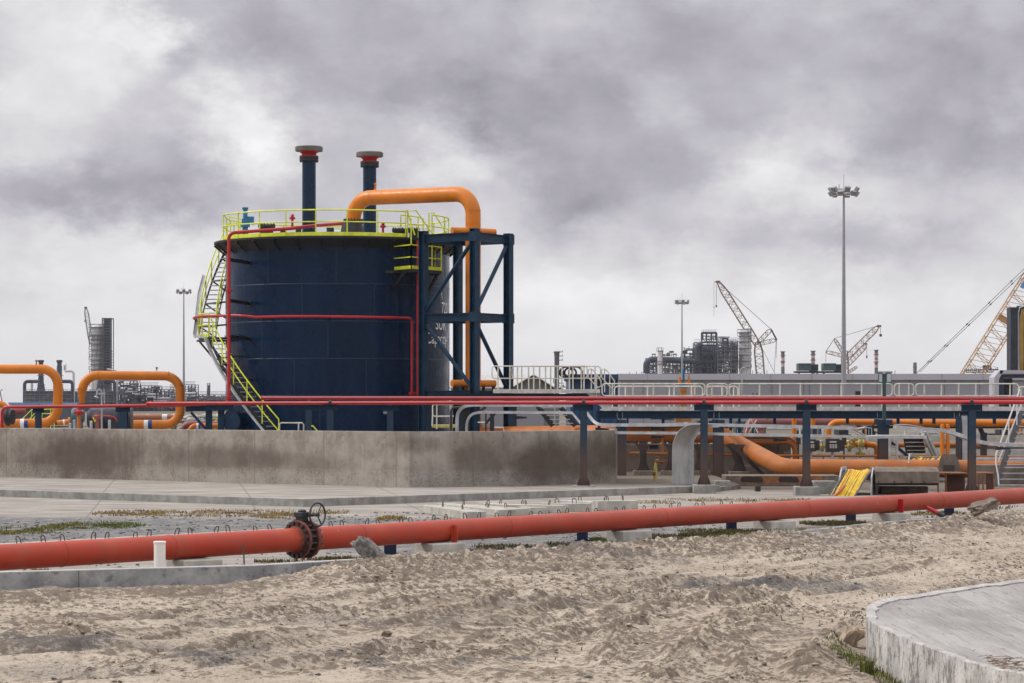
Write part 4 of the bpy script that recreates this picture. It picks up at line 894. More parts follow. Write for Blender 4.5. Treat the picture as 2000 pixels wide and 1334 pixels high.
# side platform (right of centre)
PZ = Zy(526, 105.9)
p1 = Vector((Xp(770, 106.8), 106.8, PZ)); p2 = Vector((Xp(803, 105.6), 105.6, PZ)); p3 = Vector((Xp(862, 107.2), 107.2, PZ)); p4 = tp(-62, TR, PZ); p5 = tp(-28, TR, PZ)
mb = MB(); poly = [p1, p2, p3, p4, p5]; mb.prism([(p.x, p.y) for p in poly], PZ-.12, PZ)
mb.bar(tp(-32, TR, PZ-.75), p1.lerp(p2, .6)-Vector((0,0,.12)), .10); mb.bar(tp(-55, TR, PZ-.9), p3-Vector((.15,0,.12)), .10)
pf = mb.build('side_platform', M['black'], tank)
mb = MB()
for a, b_ in ((p1, p2), (p2, p3), (p3, p4)):
    up = Vector((0,0,1)); mb.strip([a+up*.08, b_+up*.08], Vector((0,0,.14)), (b_-a).cross(up).normalized()*.012)
    for h_ in (.5, 1.0): mb.bar(a+up*h_, b_+up*h_, .045)
    mb.bar(b_, b_+up*1.0, .05)
mb.bar(p2, p2+Vector((0,0,2.1)), .05); mb.bar(p2+Vector((.85,.4,0)), p2+Vector((.85,.4,1.0)), .05)
mb.build('platform_rail', M['yellow'], pf)
mb = MB(); l0 = p2.lerp(p4, .5)
for sg in (-.2, .2): mb.bar(l0+Vector((sg,0,0)), l0+Vector((sg,0,1.9)), .05)
for k in range(7): mb.bar(l0+Vector((-.2,0,.2+k*.26)), l0+Vector((.2,0,.2+k*.26)), .03)
mb.build('ladder', M['yellow'], pf)
# ---- spiral staircase
SR0, SR1 = 5.28, 6.0; ZL = Zy(661, 110.5)
def flight(a0, z0, a1, z1, name='stair_flight'):
    nst = int(round((z1-z0)/.205)); mb = MB(); pts0 = []; pts1 = []
    for i in range(nst+1):
        t = i/nst; a = a0+(a1-a0)*t; z = z0+(z1-z0)*t; pts0.append(tp(a, SR0, z)); pts1.append(tp(a, SR1, z))
    for p in (pts0, pts1):
        mb.strip(p, [Vector((0,0,.22))]*len(p), [(q-Vector((TC.x, TC.y, q.z))).normalized()*.012 for q in p])
    # swept diagonals bracing to the shell
    for i in range(3, nst, 5):
        mb.bar(tp(a0+(a1-a0)*i/nst, TR, pts0[i].z), pts1[i]-Vector((0,0,.1)), .07); mb.bar(tp(a0+(a1-a0)*i/nst, TR, pts0[i].z-.9), pts1[i]-Vector((0,0,.12)), .06)
    f = mb.build(name, M['black'], tank)
    mb = MB()
    for i in range(nst):
        m0 = (pts0[i]+pts0[i+1])/2; m1 = (pts1[i]+pts1[i+1])/2; t = (pts1[min(i+1, nst)]-pts1[i]); t.z = 0; t.normalize(); m0.z = m1.z = pts0[i].z+.1
        mb.strip([m0, m1], t*.24, Vector((0,0,.035)))
    mb.build('treads', M['galv'], f)
    mb = MB(); up = Vector((0,0,1))
    for p in (pts0, pts1):
        if p is pts0 and z0 < 3: continue
        mb.tube([q+up*1.0 for q in p], .030, 8); mb.tube([q+up*.52 for q in p], .026, 8)
        for i in range(0, nst+1, 4): mb.bar(p[i], p[i]+up*1.0, .045)
        if (nst % 4): mb.bar(p[-1], p[-1]+up*1.0, .045)
    mb.build('hand_rail', M['yellow'], f)
    return pts1
lo = flight(20, 1.15, 61, ZL)
hi = flight(89, ZL, 121, ZD)
mb = MB(); ring = [tp(a, SR1, 0) for a in (61, 68, 75, 82, 89)]+[tp(a, SR0-.2, 0) for a in (89, 75, 61)]; mb.prism([(p.x, p.y) for p in ring], ZL-.15, ZL)
for a in (64, 88): mb.bar(tp(a, TR, ZL-1.5), tp(a, SR1, ZL-.1), .08); mb.bar(tp(a, TR, ZL-.1), tp(a, SR1+.1, ZL-.1), .08)
ld = mb.build('stair_landing', M['black'], tank)
mb = MB(); up = Vector((0,0,1)); e = [tp(a, SR1, ZL) for a in (61, 70, 80, 89)]
mb.tube([p+up*1.0 for p in e], .030, 8); mb.tube([p+up*.52 for p in e], .026, 8)
for p in e: mb.bar(p, p+up*1.0, .06)
mb.strip([p+up*.08 for p in e], [up*.15]*4, [Vector((.012,0,0))]*4); mb.build('landing_rail', M['yellow'], ld)
mb = MB(); pt = [tp(a, SR1+.05, 0) for a in (121, 125)]+[tp(a, TR, 0) for a in (127, 121)]; mb.prism([(p.x, p.y) for p in pt], ZD-.1, ZD); tl = mb.build('top_landing', M['black'], tank)
mb = MB()
for a in (121, 125.5): mb.bar(tp(a, SR1, ZD), tp(a, SR1, ZD+1.05), .05); mb.bar(tp(a, SR1, ZD+1.05), tp(a, RW-.2, ZD+1.05), .045); mb.bar(tp(a, SR1, ZD+.55), tp(a, RW-.2, ZD+.55), .04)
mb.bar(tp(121, SR1, ZD+1.05), tp(125.5, SR1, ZD+1.05), .045)
mb.tube([tp(112, RW, ZD+1.05), tp(112, RW, ZD+1.3), tp(112, RW-.5, ZD+1.2), tp(113, RW-1.2, ZD+.9)], .030, 8); mb.build('gate_rail', M['yellow'], tl)
# cable tray hugging the outside of the stair
tr = [tp(a, SR1+.14, 1.15+(ZL-1.15)*(a-20)/41-.12) for a in range(12, 60, 4)]+[tp(62, SR1+.12, ZL-.02), tp(76, SR1+.14, ZL+.02), tp(86, SR1+.16, ZL+.12), tp(92, SR1+.16, ZL+.7), tp(97, SR1+.14, ZL+1.9), tp(103, SR1+.1, ZL+2.8)]
mb = MB(); rad = [(p-Vector((TC.x, TC.y, p.z))).normalized() for p in tr]; mb.strip(tr, [q*.16 for q in rad], [Vector((0,0,.05))]*len(tr)); mb.strip([p+q*.08+Vector((0,0,.04)) for p, q in zip(tr, rad)], [Vector((0,0,.13))]*len(tr), [q*.01 for q in rad]); mb.build('cable_tray', M['galv'], tank)

# ---- red sprinkler piping (its own thing)
spr = T('sprinkler_piping', TC+Vector((-4.9,-5.0,0)), 'red fire sprinkler pipes running up and around the navy tank', 'piping')
zr = ZD+.12
x_, d_ = Xp(447, 105.9), 105.9
mb = MB(); mb.tube(fillet([Vector((x_, d_, Zy(784, d_))), Vector((x_, d_, Zy(455, d_))), Vector((Xp(570, 105.7), 105.7, Zy(446, 105.7))), Vector((Xp(620, 106.5), 106.5, Zy(440, 106.5))), Vector((Xp(668, 107.6), 107.6, Zy(437, 107.6)))], .25, 5), .072, 14)
for py in (568, 777): mb.lathe((x_, d_, Zy(py, d_)), [(.085,-.05),(.14,-.05),(.14,.05),(.085,.05)], 16)
mb.build('riser', M['red'], spr)
mb = MB(); rz = Zy(617, 107); rp = [tp(a, 6.18 if a > 62 else 6.18-(62-a)*.03 if a > 40 else 5.52, rz-.02) for a in range(100, 38, -4)]
rp = [tp(a, 6.2, Zy(623, 111)+.02*(100-a)/40) for a in range(97, 60, -4)]+[Vector((Xp(px, D_), D_, Zy(py, D_))) for px, D_, py in ((455,106.4,616),(478,105.9,617),(500,105.7,619.5),(520,105.6,619),(560,105.45,618),(620,105.3,618),(700,105.4,619),(760,105.9,620),(795,106.5,621))]
rp2 = fillet(rp+[Vector((Xp(804, 106.8), 106.8, Zy(622, 106.8))), Vector((Xp(804, 106.8), 106.8, Zy(781, 106.8)))], .2, 4) if False else rp+[Vector((Xp(801.5,106.7),106.7,Zy(622.5,106.7))), Vector((Xp(804,106.8),106.8,Zy(627,106.8))), Vector((Xp(804.5,106.8),106.8,Zy(640,106.8))), Vector((Xp(804,106.8),106.8,Zy(783,106.8)))]
mb.tube(rp2, .058, 14); mb.build('ring_main', M['red'], spr)
mb = MB(); mb.tube([Vector((Xp(816.5,106.7),106.7,Zy(470,106.7))), Vector((Xp(815.5,106.9),106.9,Zy(783,106.9)))], .065, 14); mb.lathe(Vector((Xp(815.5,106.9),106.9,Zy(768,106.9))), [(.08,-.05),(.15,-.05),(.15,.05),(.08,.05)], 14); mb.lathe(Vector((Xp(804,106.8),106.8,Zy(768,106.8))), [(.06,-.05),(.14,-.05),(.14,.05),(.06,.05)], 14); mb.build('riser', M['red'], spr)
for px, D_, py in ((571,107.5,427),(748,107.5,443)):
    c = Vector((Xp(px, D_), D_, Zy(py, D_))); mb = MB(); mb.tube([c-Vector((0,0,.45)), c], .05, 10); mb.lathe(c, [(.05,-.05),(.11,-.03),(.11,.05),(.05,.08),(.09,.12),(.04,.2),(0,.2)], 12); mb.tube([c-Vector((.12,0,-.02)), c+Vector((.12,0,.02))], .045, 8); mb.build('foam_head', M['red'], spr)
for px in (520, 640, 757):
    D_ = 105.8; ph = -math.degrees(math.asin((Xp(px, D_)-TC.x)/(TR+.3))); p = tp(ph, TR, Zy(622, 106)); q = tp(ph, TR+.75, Zy(622, 106)); MB().bar(p, q, .06, .08).build('bracket', M['black'], spr)

# ================================================================ PIPE SUPPORT TOWER
TL = Vector((Xp(827, 105), 105, 0)); TF = Vector((Xp(927, 103.5), 103.5, 0)); TRr = Vector((Xp(993, 105.8), 105.8, 0)); TB = TL+TRr-TF
tower = T('pipe_support_tower', (TL+TRr)/2, 'square navy steel tower carrying the orange pipe beside the tank', 'steel tower')
uF = (TF-TL).normalized()
for c, pt in ((TL,452),(TF,447),(TRr,457),(TB,456)):
    mb = MB(); mb.ibeam(c, c+Vector((0,0,Zy(pt, c.y))), .30, .30, .025, up=uF); mb.box((c.x, c.y, Zy(pt, c.y)+.0), (.32,.32,.03), math.atan2(uF.y, uF.x)); mb.build('column', M['navy_beam'], tower)
zb1 = Zy(466, 105); zb2 = Zy(621, 105); zb3 = Zy(771, 105)
for z in (zb1, zb2, zb3):
    for a, b_ in ((TL, TF), (TF, TRr), (TRr, TB), (TB, TL)):
        d_ = (b_-a).normalized(); mb = MB(); mb.ibeam(a+d_*.17+Vector((0,0,z)), b_-d_*.17+Vector((0,0,z)), .2, .34 if z < zb3-9 else .33, .022); mb.build('beam', M['navy_beam'], tower)
def brace(a, za, b_, zb): mb = MB(); d_ = (b_-a).normalized(); mb.tube([a+d_*.15+Vector((0,0,za)), b_-d_*.15+Vector((0,0,zb))], .085, 10); mb.build('brace', M['navy_beam'], tower)
brace(TL, zb2+.3, TF, zb1-.25); brace(TL, zb2-.3, TF, zb3+.3); brace(TF, zb2+.3, TRr, zb1-.25) ; brace(TF, zb2-.3, TRr, zb3+.3)
for z in (zb1, zb2):
    for c in (TF, TRr): mb = MB(); mb.box(c+Vector((0,0,z)), (.36,.36,.40), math.atan2(uF.y, uF.x)); mb.build('gusset', M['navy_beam'], tower)

# ================================================================ BIG ORANGE LINE OVER THE TANK
ol = T('orange_transfer_pipe', (Xp(924, 104.7), 104.7, 0), 'thick orange pipe looping from the tank roof down the navy tower, then right', 'pipe')
PRr = .315
a = Vector((Xp(690,108.6),108.6,Zy(433,108.6))); b_ = Vector((Xp(704,108.6),108.6,Zy(387.5,108.6))); c_ = Vector((Xp(924,104.9),104.9,Zy(378,104.9)))
b_ = Vector((a.x, 108.6, Zy(387.5,108.6)))
d1 = Vector((c_.x, 104.9, Zy(849,104.9)))
X2 = Vector((Xp(1190,99), 99, Zy(846,99))); X3 = Vector((Xp(1408,97), 97, Zy(849,97))); X4 = Vector((Xp(1530,91.8), 91.8, Zy(914,91.8))); X5 = Vector((Xp(1800,91.2), 91.2, Zy(915,91.2))); X6 = Vector((Xp(2060,91), 91, Zy(916,91)))
main = fillet([a, b_, c_, d1], [.92, .88], 12)
mb = MB(); mb.tube(main[:-1]+[d1+Vector((0,0,1.0))], PRr, 36); mb.build('riser_loop', M['orange'], ol, ang=60)
low_ = fillet([d1+Vector((0,0,1.0)), d1, X2, X3, X4, X5, X6], [.7, 3, .9, .9, 3], 10)
mb = MB(); mb.tube(low_, PRr, 36); mb.build('low_run', M['orange_dusty'], ol, ang=60)
mb = MB(); mb.lathe(a, [(.30,-.02),(.43,-.02),(.43,.06),(.31,.06)], 32)
for k in range(18):
    an = 2*math.pi*k/18; p = a+Vector((.39*math.cos(an), .39*math.sin(an), 0)); mb.tube([p-Vector((0,0,.1)), p+Vector((0,0,.12))], .022, 6)
mb.build('bolted_flange', M['black'], ol)
vd = Vector((.85,.53,0)).normalized()
for py, ln, D_ in ((452, 1.0, 104.9), (749, 1.0, 104.9)):
    c = Vector((c_.x, c_.y, Zy(py, D_))); mb = MB(); mb.tube([c-vd*(1.0), c+vd*1.05], .145, 24); t_ = mb.build('trunnion', M['orange'], ol, ang=60)
    if py > 700:
        for sg in (-.85, -.45, .5, .98): q = c+vd*sg; MB().box(q-Vector((0,0,.28)), (.06,.26,.36), .3).build('saddle', M['black'], ol)
for pp in (main[-2], ): pass
for z in (Zy(382,105),):
    q = a.lerp(c_, .5)
for t in (.17, .83):
    q = Vector((b_.x,b_.y,b_.z)).lerp(c_, t); dd = (c_-b_).normalized(); mb = MB(); mb.tube([q-dd*.008, q+dd*.008], PRr+.004, 36); mb.build('weld_seam', M['orange'], ol, ang=60)
for py in (411, 439):
    q = Vector((c_.x, c_.y, Zy(py, 104.9))); mb = MB(); mb.tube([q-Vector((0,0,.008)), q+Vector((0,0,.008))], PRr+.005, 36); mb.build('weld_seam', M['orange'], ol, ang=60)
q = Vector((Xp(733,108),108,Zy(371,108))); mb = MB(); mb.tube([q-Vector((0,0,.15)), q+Vector((0,0,.22))], .03, 8); mb.tube([q+Vector((-.06,0,0)), q+Vector((.03,0,0))], .05, 8); mb.lathe(q+Vector((0,0,.22)), [(.0,0),(.06,0),(.05,.06),(0,.08)], 10); mb.build('vent_cock', M['orange'], ol)
# ================================================================ THIN RED FIRE LINES + T-POSTS
LP = [(2.3, 82.0), (13.56, 75.5)]
def postD(px):   # depth of the post line for a given column
    sl = (75.5-82.0)/(13.56-2.3); r = (px-1000)/F
    return (82.0-sl*2.3)/(1-sl*r)
def line_at(px, py, off=0): D = postD(px)+off; return Vector((Xp(px, D), D, Zy(py, D)))
ROOTS = {}
r = T('thin_red_pipe', line_at(1140, 786)-Vector((0,0,2.8)), 'bright thin red pipe resting on the row of navy T-posts', 'pipe')
mb = MB(); mb.tube([line_at(290, 788), line_at(700, 787), line_at(1140, 786.5), line_at(1575, 786), line_at(2060, 785.5)], .062, 16); mb.build('pipe', M['red'], r, ang=60)
mb = MB(); mb.tube([line_at(290, 788), line_at(288.5, 788.2), line_at(292, 788.2)+Vector((-.05,.9,0))], .07, 12); mb.lathe(line_at(291, 788), [(.062,0),(.08,0),(.08,.08),(.062,.08)], 12, (1,0,0)); mb.build('elbow', M['red'], r)
r = T('rear_red_pipe', line_at(1140, 778, 1.6)-Vector((0,0,2.9)), 'darker thin red pipe running parallel behind the bright red one', 'pipe')
mb = MB(); mb.tube([line_at(512, 777.5, 1.6), line_at(2060, 779, 1.6)], .066, 16); mb.build('pipe', M['red_dark'], r, ang=60); mb = MB().lathe(line_at(512, 777.5, 1.6), [(0,-.04),(.07,-.04),(.078,0),(.07,.06)], 14, (1,0,0)); mb.build('end_cap', M['red'], r)
ld = lambda px: 97.5-(px)/450*3
lv = lambda px, py: Vector((Xp(px, ld(px)), ld(px), Zy(py, ld(px))))
r = T('left_red_pipe', lv(5, 838), 'thin red pipe running level from a bend at the left edge behind the wall', 'pipe')
mb = MB(); mb.tube(fillet([lv(4, 845), lv(4, 795), lv(360, 791.5), lv(455, 790)], .25, 5), .062, 14); mb.build('pipe', M['red'], r, ang=60)

def tpost(px, D, ytop, zbase, lab, headw=.62, parts=True, ped=None, both=0, w=.22, cpy=None, m='post'):
    x = Xp(px, D); zt = Zy(ytop, D); r = T('t_post', (x, D, zbase), lab, 'pipe support', 'navy T-posts carrying the red pipes')
    MB().ibeam((x, D, zbase), (x, D, zt-.19), w, w, .02, up=(0,1,0)).build('post', M[m], r)
    MB().ibeam((x-headw/2+both, D, zt-.095), (x+headw/2+both, D, zt-.095), .2, .19, .02).build('head', M['navy_beam'], r)
    MB().box((x, D, zt+.05), (.10,.2,.09)).lathe((x-.05, D, zt+.075), [(.05,0),(.075,0),(.075,.10),(.05,.10)], 14, (1,0,0)).build('pipe_clamp', M['black'], r)
    if zbase < 1.0:
        mb = MB(); mb.box((x, D, zbase+.012), (.42,.42,.024))
        for sx, sy in ((1,0),(-1,0),(0,1),(0,-1)):
            p0 = Vector((x, D, zbase+.024)); s_ = Vector((sx, sy, 0)); mb.loop([p0+s_*.09, p0+s_*.20, p0+s_*.20+Vector((0,0,.05)), p0+s_*.11+Vector((0,0,.26))], Vector((-sy, sx, 0))*.016)
        mb.build('base_plate', M[m], r)
    if ped:
        return r
    return r
def pedestal(px, D, w_, z, lab, m='conc', d_=None):
    x = Xp(px, D); return one(MB().box((x, D, z/2-.02), (w_, d_ or w_, z+.04)), 'pedestal', M[m], lab, 'concrete block', 'concrete pedestals under the posts', bevel=.02)
for px, zb, lab in ((1140, .17, 'navy T-post standing before the tall wall, left of the silver tray bend'), (1375, .27, 'navy T-post on a grey concrete block right beside the silver tray bend'), (1575, .27, 'navy T-post on a concrete block in front of the thick sloping orange pipe'), (1898, .2, 'navy T-post in front of the rusty steel frame, nearest the stair')):
    tpost(px, postD(px), 790, zb, lab)
pedestal(1140, postD(1140), .72, .17, 'low concrete pad at the foot of the wall under a navy T-post')
pedestal(1375, postD(1375), .70, .27, 'grey concrete block under the navy T-post beside the silver tray')
pedestal(1575, postD(1575), .74, .27, 'grey concrete block under the T-post in front of the sloping orange pipe')
pedestal(1898, postD(1898), .7, .2, 'concrete block under the T-post nearest the stair')
pedestal(1411, postD(1411)+3.4, .52, .30, 'smaller concrete block behind the T-post beside the silver tray')
pedestal(1609, postD(1609)+1.6, .70, .40, 'rough concrete block left of the yellow cables')
tpost(645, postD(645), 790, 0, 'navy T-post in front of the tank, right of the stair foot', .5)
tpost(603, 92, 790.5, 0, 'navy T-post with a wide head in front of the tank beside the stair foot', .88)
tpost(75, 97.2, 797, 0, 'navy T-post in front of the leftmost orange loop', .42)
tpost(240, 96, 795, 0, 'navy T-post in front of the dark horizontal vessel', .55, w=.36)
tpost(762, 90.5, 792, 0, 'slim navy T-post before the dark right half of the tank', .6)
# double trestle left of the tank
D_ = 94; r = T('pipe_trestle', (Xp(417, D_), D_, 0), 'double-legged navy trestle with diagonal braces left of the tank', 'pipe support')
for px in (408, 432): MB().ibeam((Xp(px, D_), D_, 0), (Xp(px, D_), D_, Zy(790, D_)), .22, .22, .02, up=(0,1,0)).build('leg', M['navy_beam'], r)
MB().ibeam((Xp(362, D_), D_+.2, Zy(799, D_)), (Xp(410, D_), D_+.2, Zy(797, D_)), .2, .2, .02).ibeam((Xp(405, D_), D_-.15, Zy(795, D_)), (Xp(458, D_), D_-.15, Zy(795, D_)), .2, .22, .02).build('head', M['navy_beam'], r)
MB().bar((Xp(373, D_), D_, Zy(805, D_)), (Xp(402, D_), D_, Zy(838, D_)), .09).build('brace', M['navy_beam'], r); MB().bar((Xp(436, D_), D_, Zy(815, D_)), (Xp(448, D_), D_, Zy(802, D_)), .07).build('brace', M['navy_beam'], r)

# ================================================================ LEFT: ORANGE EXPANSION LOOPS AND VESSEL
def loopP(pts, D): return [Vector((Xp(x, D if not isinstance(D, list) else d_), D, Zy(y, D))) for x, y in pts]
def rings(r, pts, D, rad):
    for (x, y, hv) in pts:
        c = Vector((Xp(x, D), D, Zy(y, D))); d = Vector((.012, 0, 0)) if hv == 'h' else Vector((0, 0, .012))
        MB().tube([c-d, c-d*.5, c+d*.5, c+d], [rad, rad+.006, rad+.006, rad], 28).build('weld_seam', M['orange_dusty'], r, ang=60)
D_ = 112
r = T('orange_loop', (Xp(60, D_), D_, 0), 'orange pipe loop rising and leaving the picture at the left edge', 'pipe', 'orange expansion loops beside the tank')
MB().tube(fillet(loopP([(-60,721),(113,721),(113,826),(-10,828)], D_), .72, 10), .205, 28).build('pipe', M['orange'], r, ang=60)
for px, m in ((44.5,'white'),(52,'blueband')): MB().tube([Vector((Xp(px-4, D_), D_, Zy(827.3, D_))), Vector((Xp(px+4, D_), D_, Zy(827.2, D_)))], .209, 28).build('colour_band', M[m], r, ang=60)
MB().tube([Vector((Xp(71,D_),D_,Zy(712,D_))), Vector((Xp(71,D_),D_,Zy(706,D_)))], .03, 8).lathe((Xp(71,D_),D_,Zy(706,D_)), [(.0,0),(.08,0),(.06,.05),(0,.08)], 10).build('vent_cock', M['maroon'], r)
r = T('orange_loop', (Xp(260, D_), D_, 0), 'orange pipe loop with a tapered left leg, between the left edge and the tank', 'pipe', 'orange expansion loops beside the tank')
pts = fillet(loopP([(161,800),(161,733),(352,734.5),(352,829),(236,830)], D_), [.68,.7,.66], 10)
pts = [loopP([(160,789)], D_)[0], loopP([(159.5,776)], D_)[0], loopP([(160,759)], D_)[0]]+pts[1:]
pts = [p for i, p in enumerate(pts)]
MB().tube(pts, [.12,.135,.205]+[.20]*(len(pts)-3), 28).build('pipe', M['orange'], r, ang=60)
for px, m in ((286,'white'),(294,'blueband')): MB().tube([Vector((Xp(px-4, D_), D_, Zy(829.5, D_))), Vector((Xp(px+4, D_), D_, Zy(829.4, D_)))], .205, 28).build('colour_band', M[m], r, ang=60)
MB().tube([Vector((Xp(306,D_),D_,Zy(724,D_))), Vector((Xp(306,D_),D_,Zy(719,D_)))], .025, 8).bar((Xp(304,D_),D_,Zy(718,D_)), (Xp(309,D_),D_,Zy(719,D_)), .05).build('vent_cock', M['black'], r)
MB().lathe((Xp(160,D_),D_,Zy(793,D_)), [(.0,-.1),(.22,-.1),(.22,.0),(.2,.02),(.22,.04),(.22,.1),(0,.1)], 20).build('flange', M['black'], r)
rings(r, [(193,733.1,'h'),(330,734.4,'h'),(352,752,'v'),(352,812,'v')], 112, .2)
# dark vessel
D_ = 108; zc = Zy(818, D_); r = T('dark_vessel', (Xp(208, D_), D_, 0), 'dark horizontal cylindrical vessel behind the wall left of the tank', 'vessel')
MB().lathe((Xp(172, D_), D_, zc), [(0,-.05),(.35,0),(.46,.12),(.46,.75),(.50,.75),(.50,1.55),(.46,1.56),(.46,1.85),(0,1.86)], 36, (1,0,0)).build('barrel', mk('dark_vessel_paint', (.022,.026,.04), .35, var=.3), r)
MB().box((Xp(195, D_), D_-.3, Zy(832, D_)), (.5,.5,.55)).box((Xp(228, D_), D_-.3, Zy(832, D_)), (.35,.5,.55)).build('saddle', M['black'], r)
MB().box((Xp(203, D_), D_-.46, Zy(812, D_)), (.05,.03,.09)).box((Xp(209, D_), D_-.46, Zy(814, D_)), (.04,.03,.06)).build('label_plate', M['white'], r)
r = T('teal_pump', (Xp(147, D_), D_, 0), 'teal pump casing just left of the dark horizontal vessel', 'pump')
MB().lathe((Xp(141, D_), D_, Zy(812, D_)), [(0,0),(.30,0),(.34,.08),(.34,.30),(.25,.36),(.25,.5),(0,.5)], 24, (1,0,0)).build('casing', M['teal'], r); MB().box((Xp(149, D_), D_, Zy(832, D_)), (.5,.4,.5)).build('base', M['teal'], r)
for px, py, tx, m in ((154, 806, 'with an orange stem beside the teal pump', 'red'), (190, 815, 'in front of the dark vessel beside the yellow coupling', 'maroon')):
    D2 = 105; c = Vector((Xp(px, D2), D2, Zy(py, D2))); r = T('hydrant_valve', (c.x, c.y, 0), 'red hydrant valve '+tx, 'valve')
    MB().tube([(c.x, c.y, 1.2), c], .085, 12).build('stem', M['orange_dusty'] if px < 160 else M['maroon'], r)
    MB().lathe(c, [(.1,-.1),(.15,-.05),(.15,.05),(.1,.1),(.05,.12),(.05,.2),(0,.2)], 14).tube([c-Vector((.2,0,0)), c+Vector((.2,0,0))], .07, 10).build('body', M[m], r)
    MB().tube([c+Vector((math.cos(t)*.13, -.15, .05+math.sin(t)*.13)) for t in np.linspace(0, 6.283, 17)], .02, 6, cap=False).build('wheel', M[m], r)
D2 = 105; c = Vector((Xp(183, D2), D2, Zy(820, D2))); one(MB().lathe(c, [(0,0),(.12,0),(.12,.1),(.06,.14),(.06,.25),(0,.25)], 14, (1,.1,.4)), 'hose_coupling', M['yellow'], 'yellow hose coupling beside a red hydrant valve in front of the dark vessel', 'coupling')
one(MB().tube([Vector((Xp(x, 105.3), 105.3, Zy(y, 105.3))) for x, y in ((200,812),(214,813),(222,814.5),(228,820),(233,828),(236,840))], .035, 8), 'red_hose', M['red'], 'thin red hose curving down across the dark vessel to the wall top', 'hose')
D3 = 100
for px, yt, tx in ((137,826,'just right of the leftmost orange loop'),(178,822,'left of the tall slim pole'),(214,820,'right of the tall slim pole'),(145,820,'beside the teal pump')):
    one(MB().lathe((Xp(px, D3), D3, 0), [(.055,0),(.055,Zy(yt+1, D3)),(.03,Zy(yt, D3)),(0,Zy(yt, D3))], 14), 'bollard', M['galv'], 'grey round bollard '+tx+', showing above the wall', 'bollard', 'grey bollards behind the wall')
D3 = 99; r = T('slim_pole', (Xp(198.5, D3), D3, 0), 'slim grey pole with a hooked valve head rising before the dark vessel', 'pole')
MB().tube([(Xp(199, D3), D3, 0), (Xp(198.5, D3), D3, Zy(770, D3))], .035, 10).build('pole', M['galv'], r)
MB().tube([Vector((Xp(x, D3), D3, Zy(y, D3))) for x, y in ((198,770),(198,764),(194,760),(190,763),(189,772))], .03, 8).bar((Xp(191, D3), D3, Zy(769, D3)), (Xp(206, D3), D3, Zy(768, D3)), .07).bar((Xp(203, D3), D3, Zy(760, D3)), (Xp(204, D3), D3, Zy(788, D3)), .04).tube([(Xp(189, D3), D3, Zy(773, D3)), (Xp(188, D3), D3, Zy(776, D3))], [.04,.11], 8).build('hooked_head', M['galv'], r)
# brown and orange secondary pipes
D_ = 118; r = T('brown_pipe', (Xp(300, D_), D_, 0), 'dull brown pipe with a white band running inside the second orange loop', 'pipe')
MB().tube(fillet(loopP([(246,815),(338,814.5),(344,826)], D_), .25, 6), .13, 18).build('pipe', M['rust'] if False else mk('brown_pipe_paint', (.33,.12,.06), .5), r, ang=60)
MB().tube([Vector((Xp(317,D_),D_,Zy(814.5,D_))), Vector((Xp(327,D_),D_,Zy(814.5,D_)))], .136, 18).build('white_band', M['white'], r, ang=60)
D_ = 116; r = T('low_orange_pipe', (Xp(400, D_), D_, 0), 'low orange pipe with a striped band just left of the tank', 'pipe')
MB().tube(fillet(loopP([(372,843),(372,832),(440,832)], D_), .25, 8), .12, 18).build('pipe', M['orange'], r, ang=60)
for px, m in ((386,'white'),(390,'blueband')): MB().tube([Vector((Xp(px-2,D_),D_,Zy(832,D_))), Vector((Xp(px+2,D_),D_,Zy(832,D_)))], .124, 18).build('colour_band', M[m], r, ang=60)
r = T('maroon_pipe', (Xp(365, D_+3), D_+3, 0), 'maroon pipe curving down behind the low orange pipe left of the tank', 'pipe')
MB().tube(fillet(loopP([(358,845),(360,831),(372,828),(440,829)], D_+3), .3, 6), .13, 18).build('pipe', M['maroon'], r, ang=60)
D_ = 110; r = T('short_orange_pipe', (Xp(128, D_), D_, 0), 'short orange pipe end with a striped band and flange right of the first loop', 'pipe')
MB().tube(loopP([(112,826),(134,824)], D_), .12, 18).lathe(loopP([(134,824)], D_)[0], [(.12,0),(.2,0),(.2,.07),(.0,.07)], 18, (1,0,.05)).build('pipe', M['orange'], r, ang=60)
MB().tube(loopP([(124,825),(127,824.6)], D_), .124, 18).build('white_band', M['white'], r, ang=60)
D_ = 125; r = T('red_drum', (Xp(35, D_), D_, 0), 'horizontal dull red drum at the far left behind the first orange loop', 'vessel')
MB().lathe((Xp(18, D_), D_, Zy(802.5, D_)), [(0,0),(.12,.03),(.17,.12),(.17,.70),(.12,.79),(0,.82)], 20, (1,0,0)).build('shell', M['maroon'], r)
D_ = 124; r = T('orange_elbow', (Xp(5, D_), D_, 0), 'orange pipe elbow dropping beside the dull red drum at the left edge', 'pipe')
MB().tube(fillet(loopP([(-30,788),(13,789),(14,812)], D_), .4, 8), .16, 18).build('pipe', M['orange'], r, ang=60)
D_ = 99; r = T('black_pipe_end', (Xp(2, D_), D_, 0), 'black flanged pipe end at the left edge beside the red bend', 'pipe'); MB().lathe((Xp(-8, D_), D_+2, Zy(815, D_)), [(0,0),(.30,0),(.36,.05),(.36,.12),(.3,.16),(.3,.28),(0,.28)], 24, (1,-.2,0)).build('flange', M['black'], r)
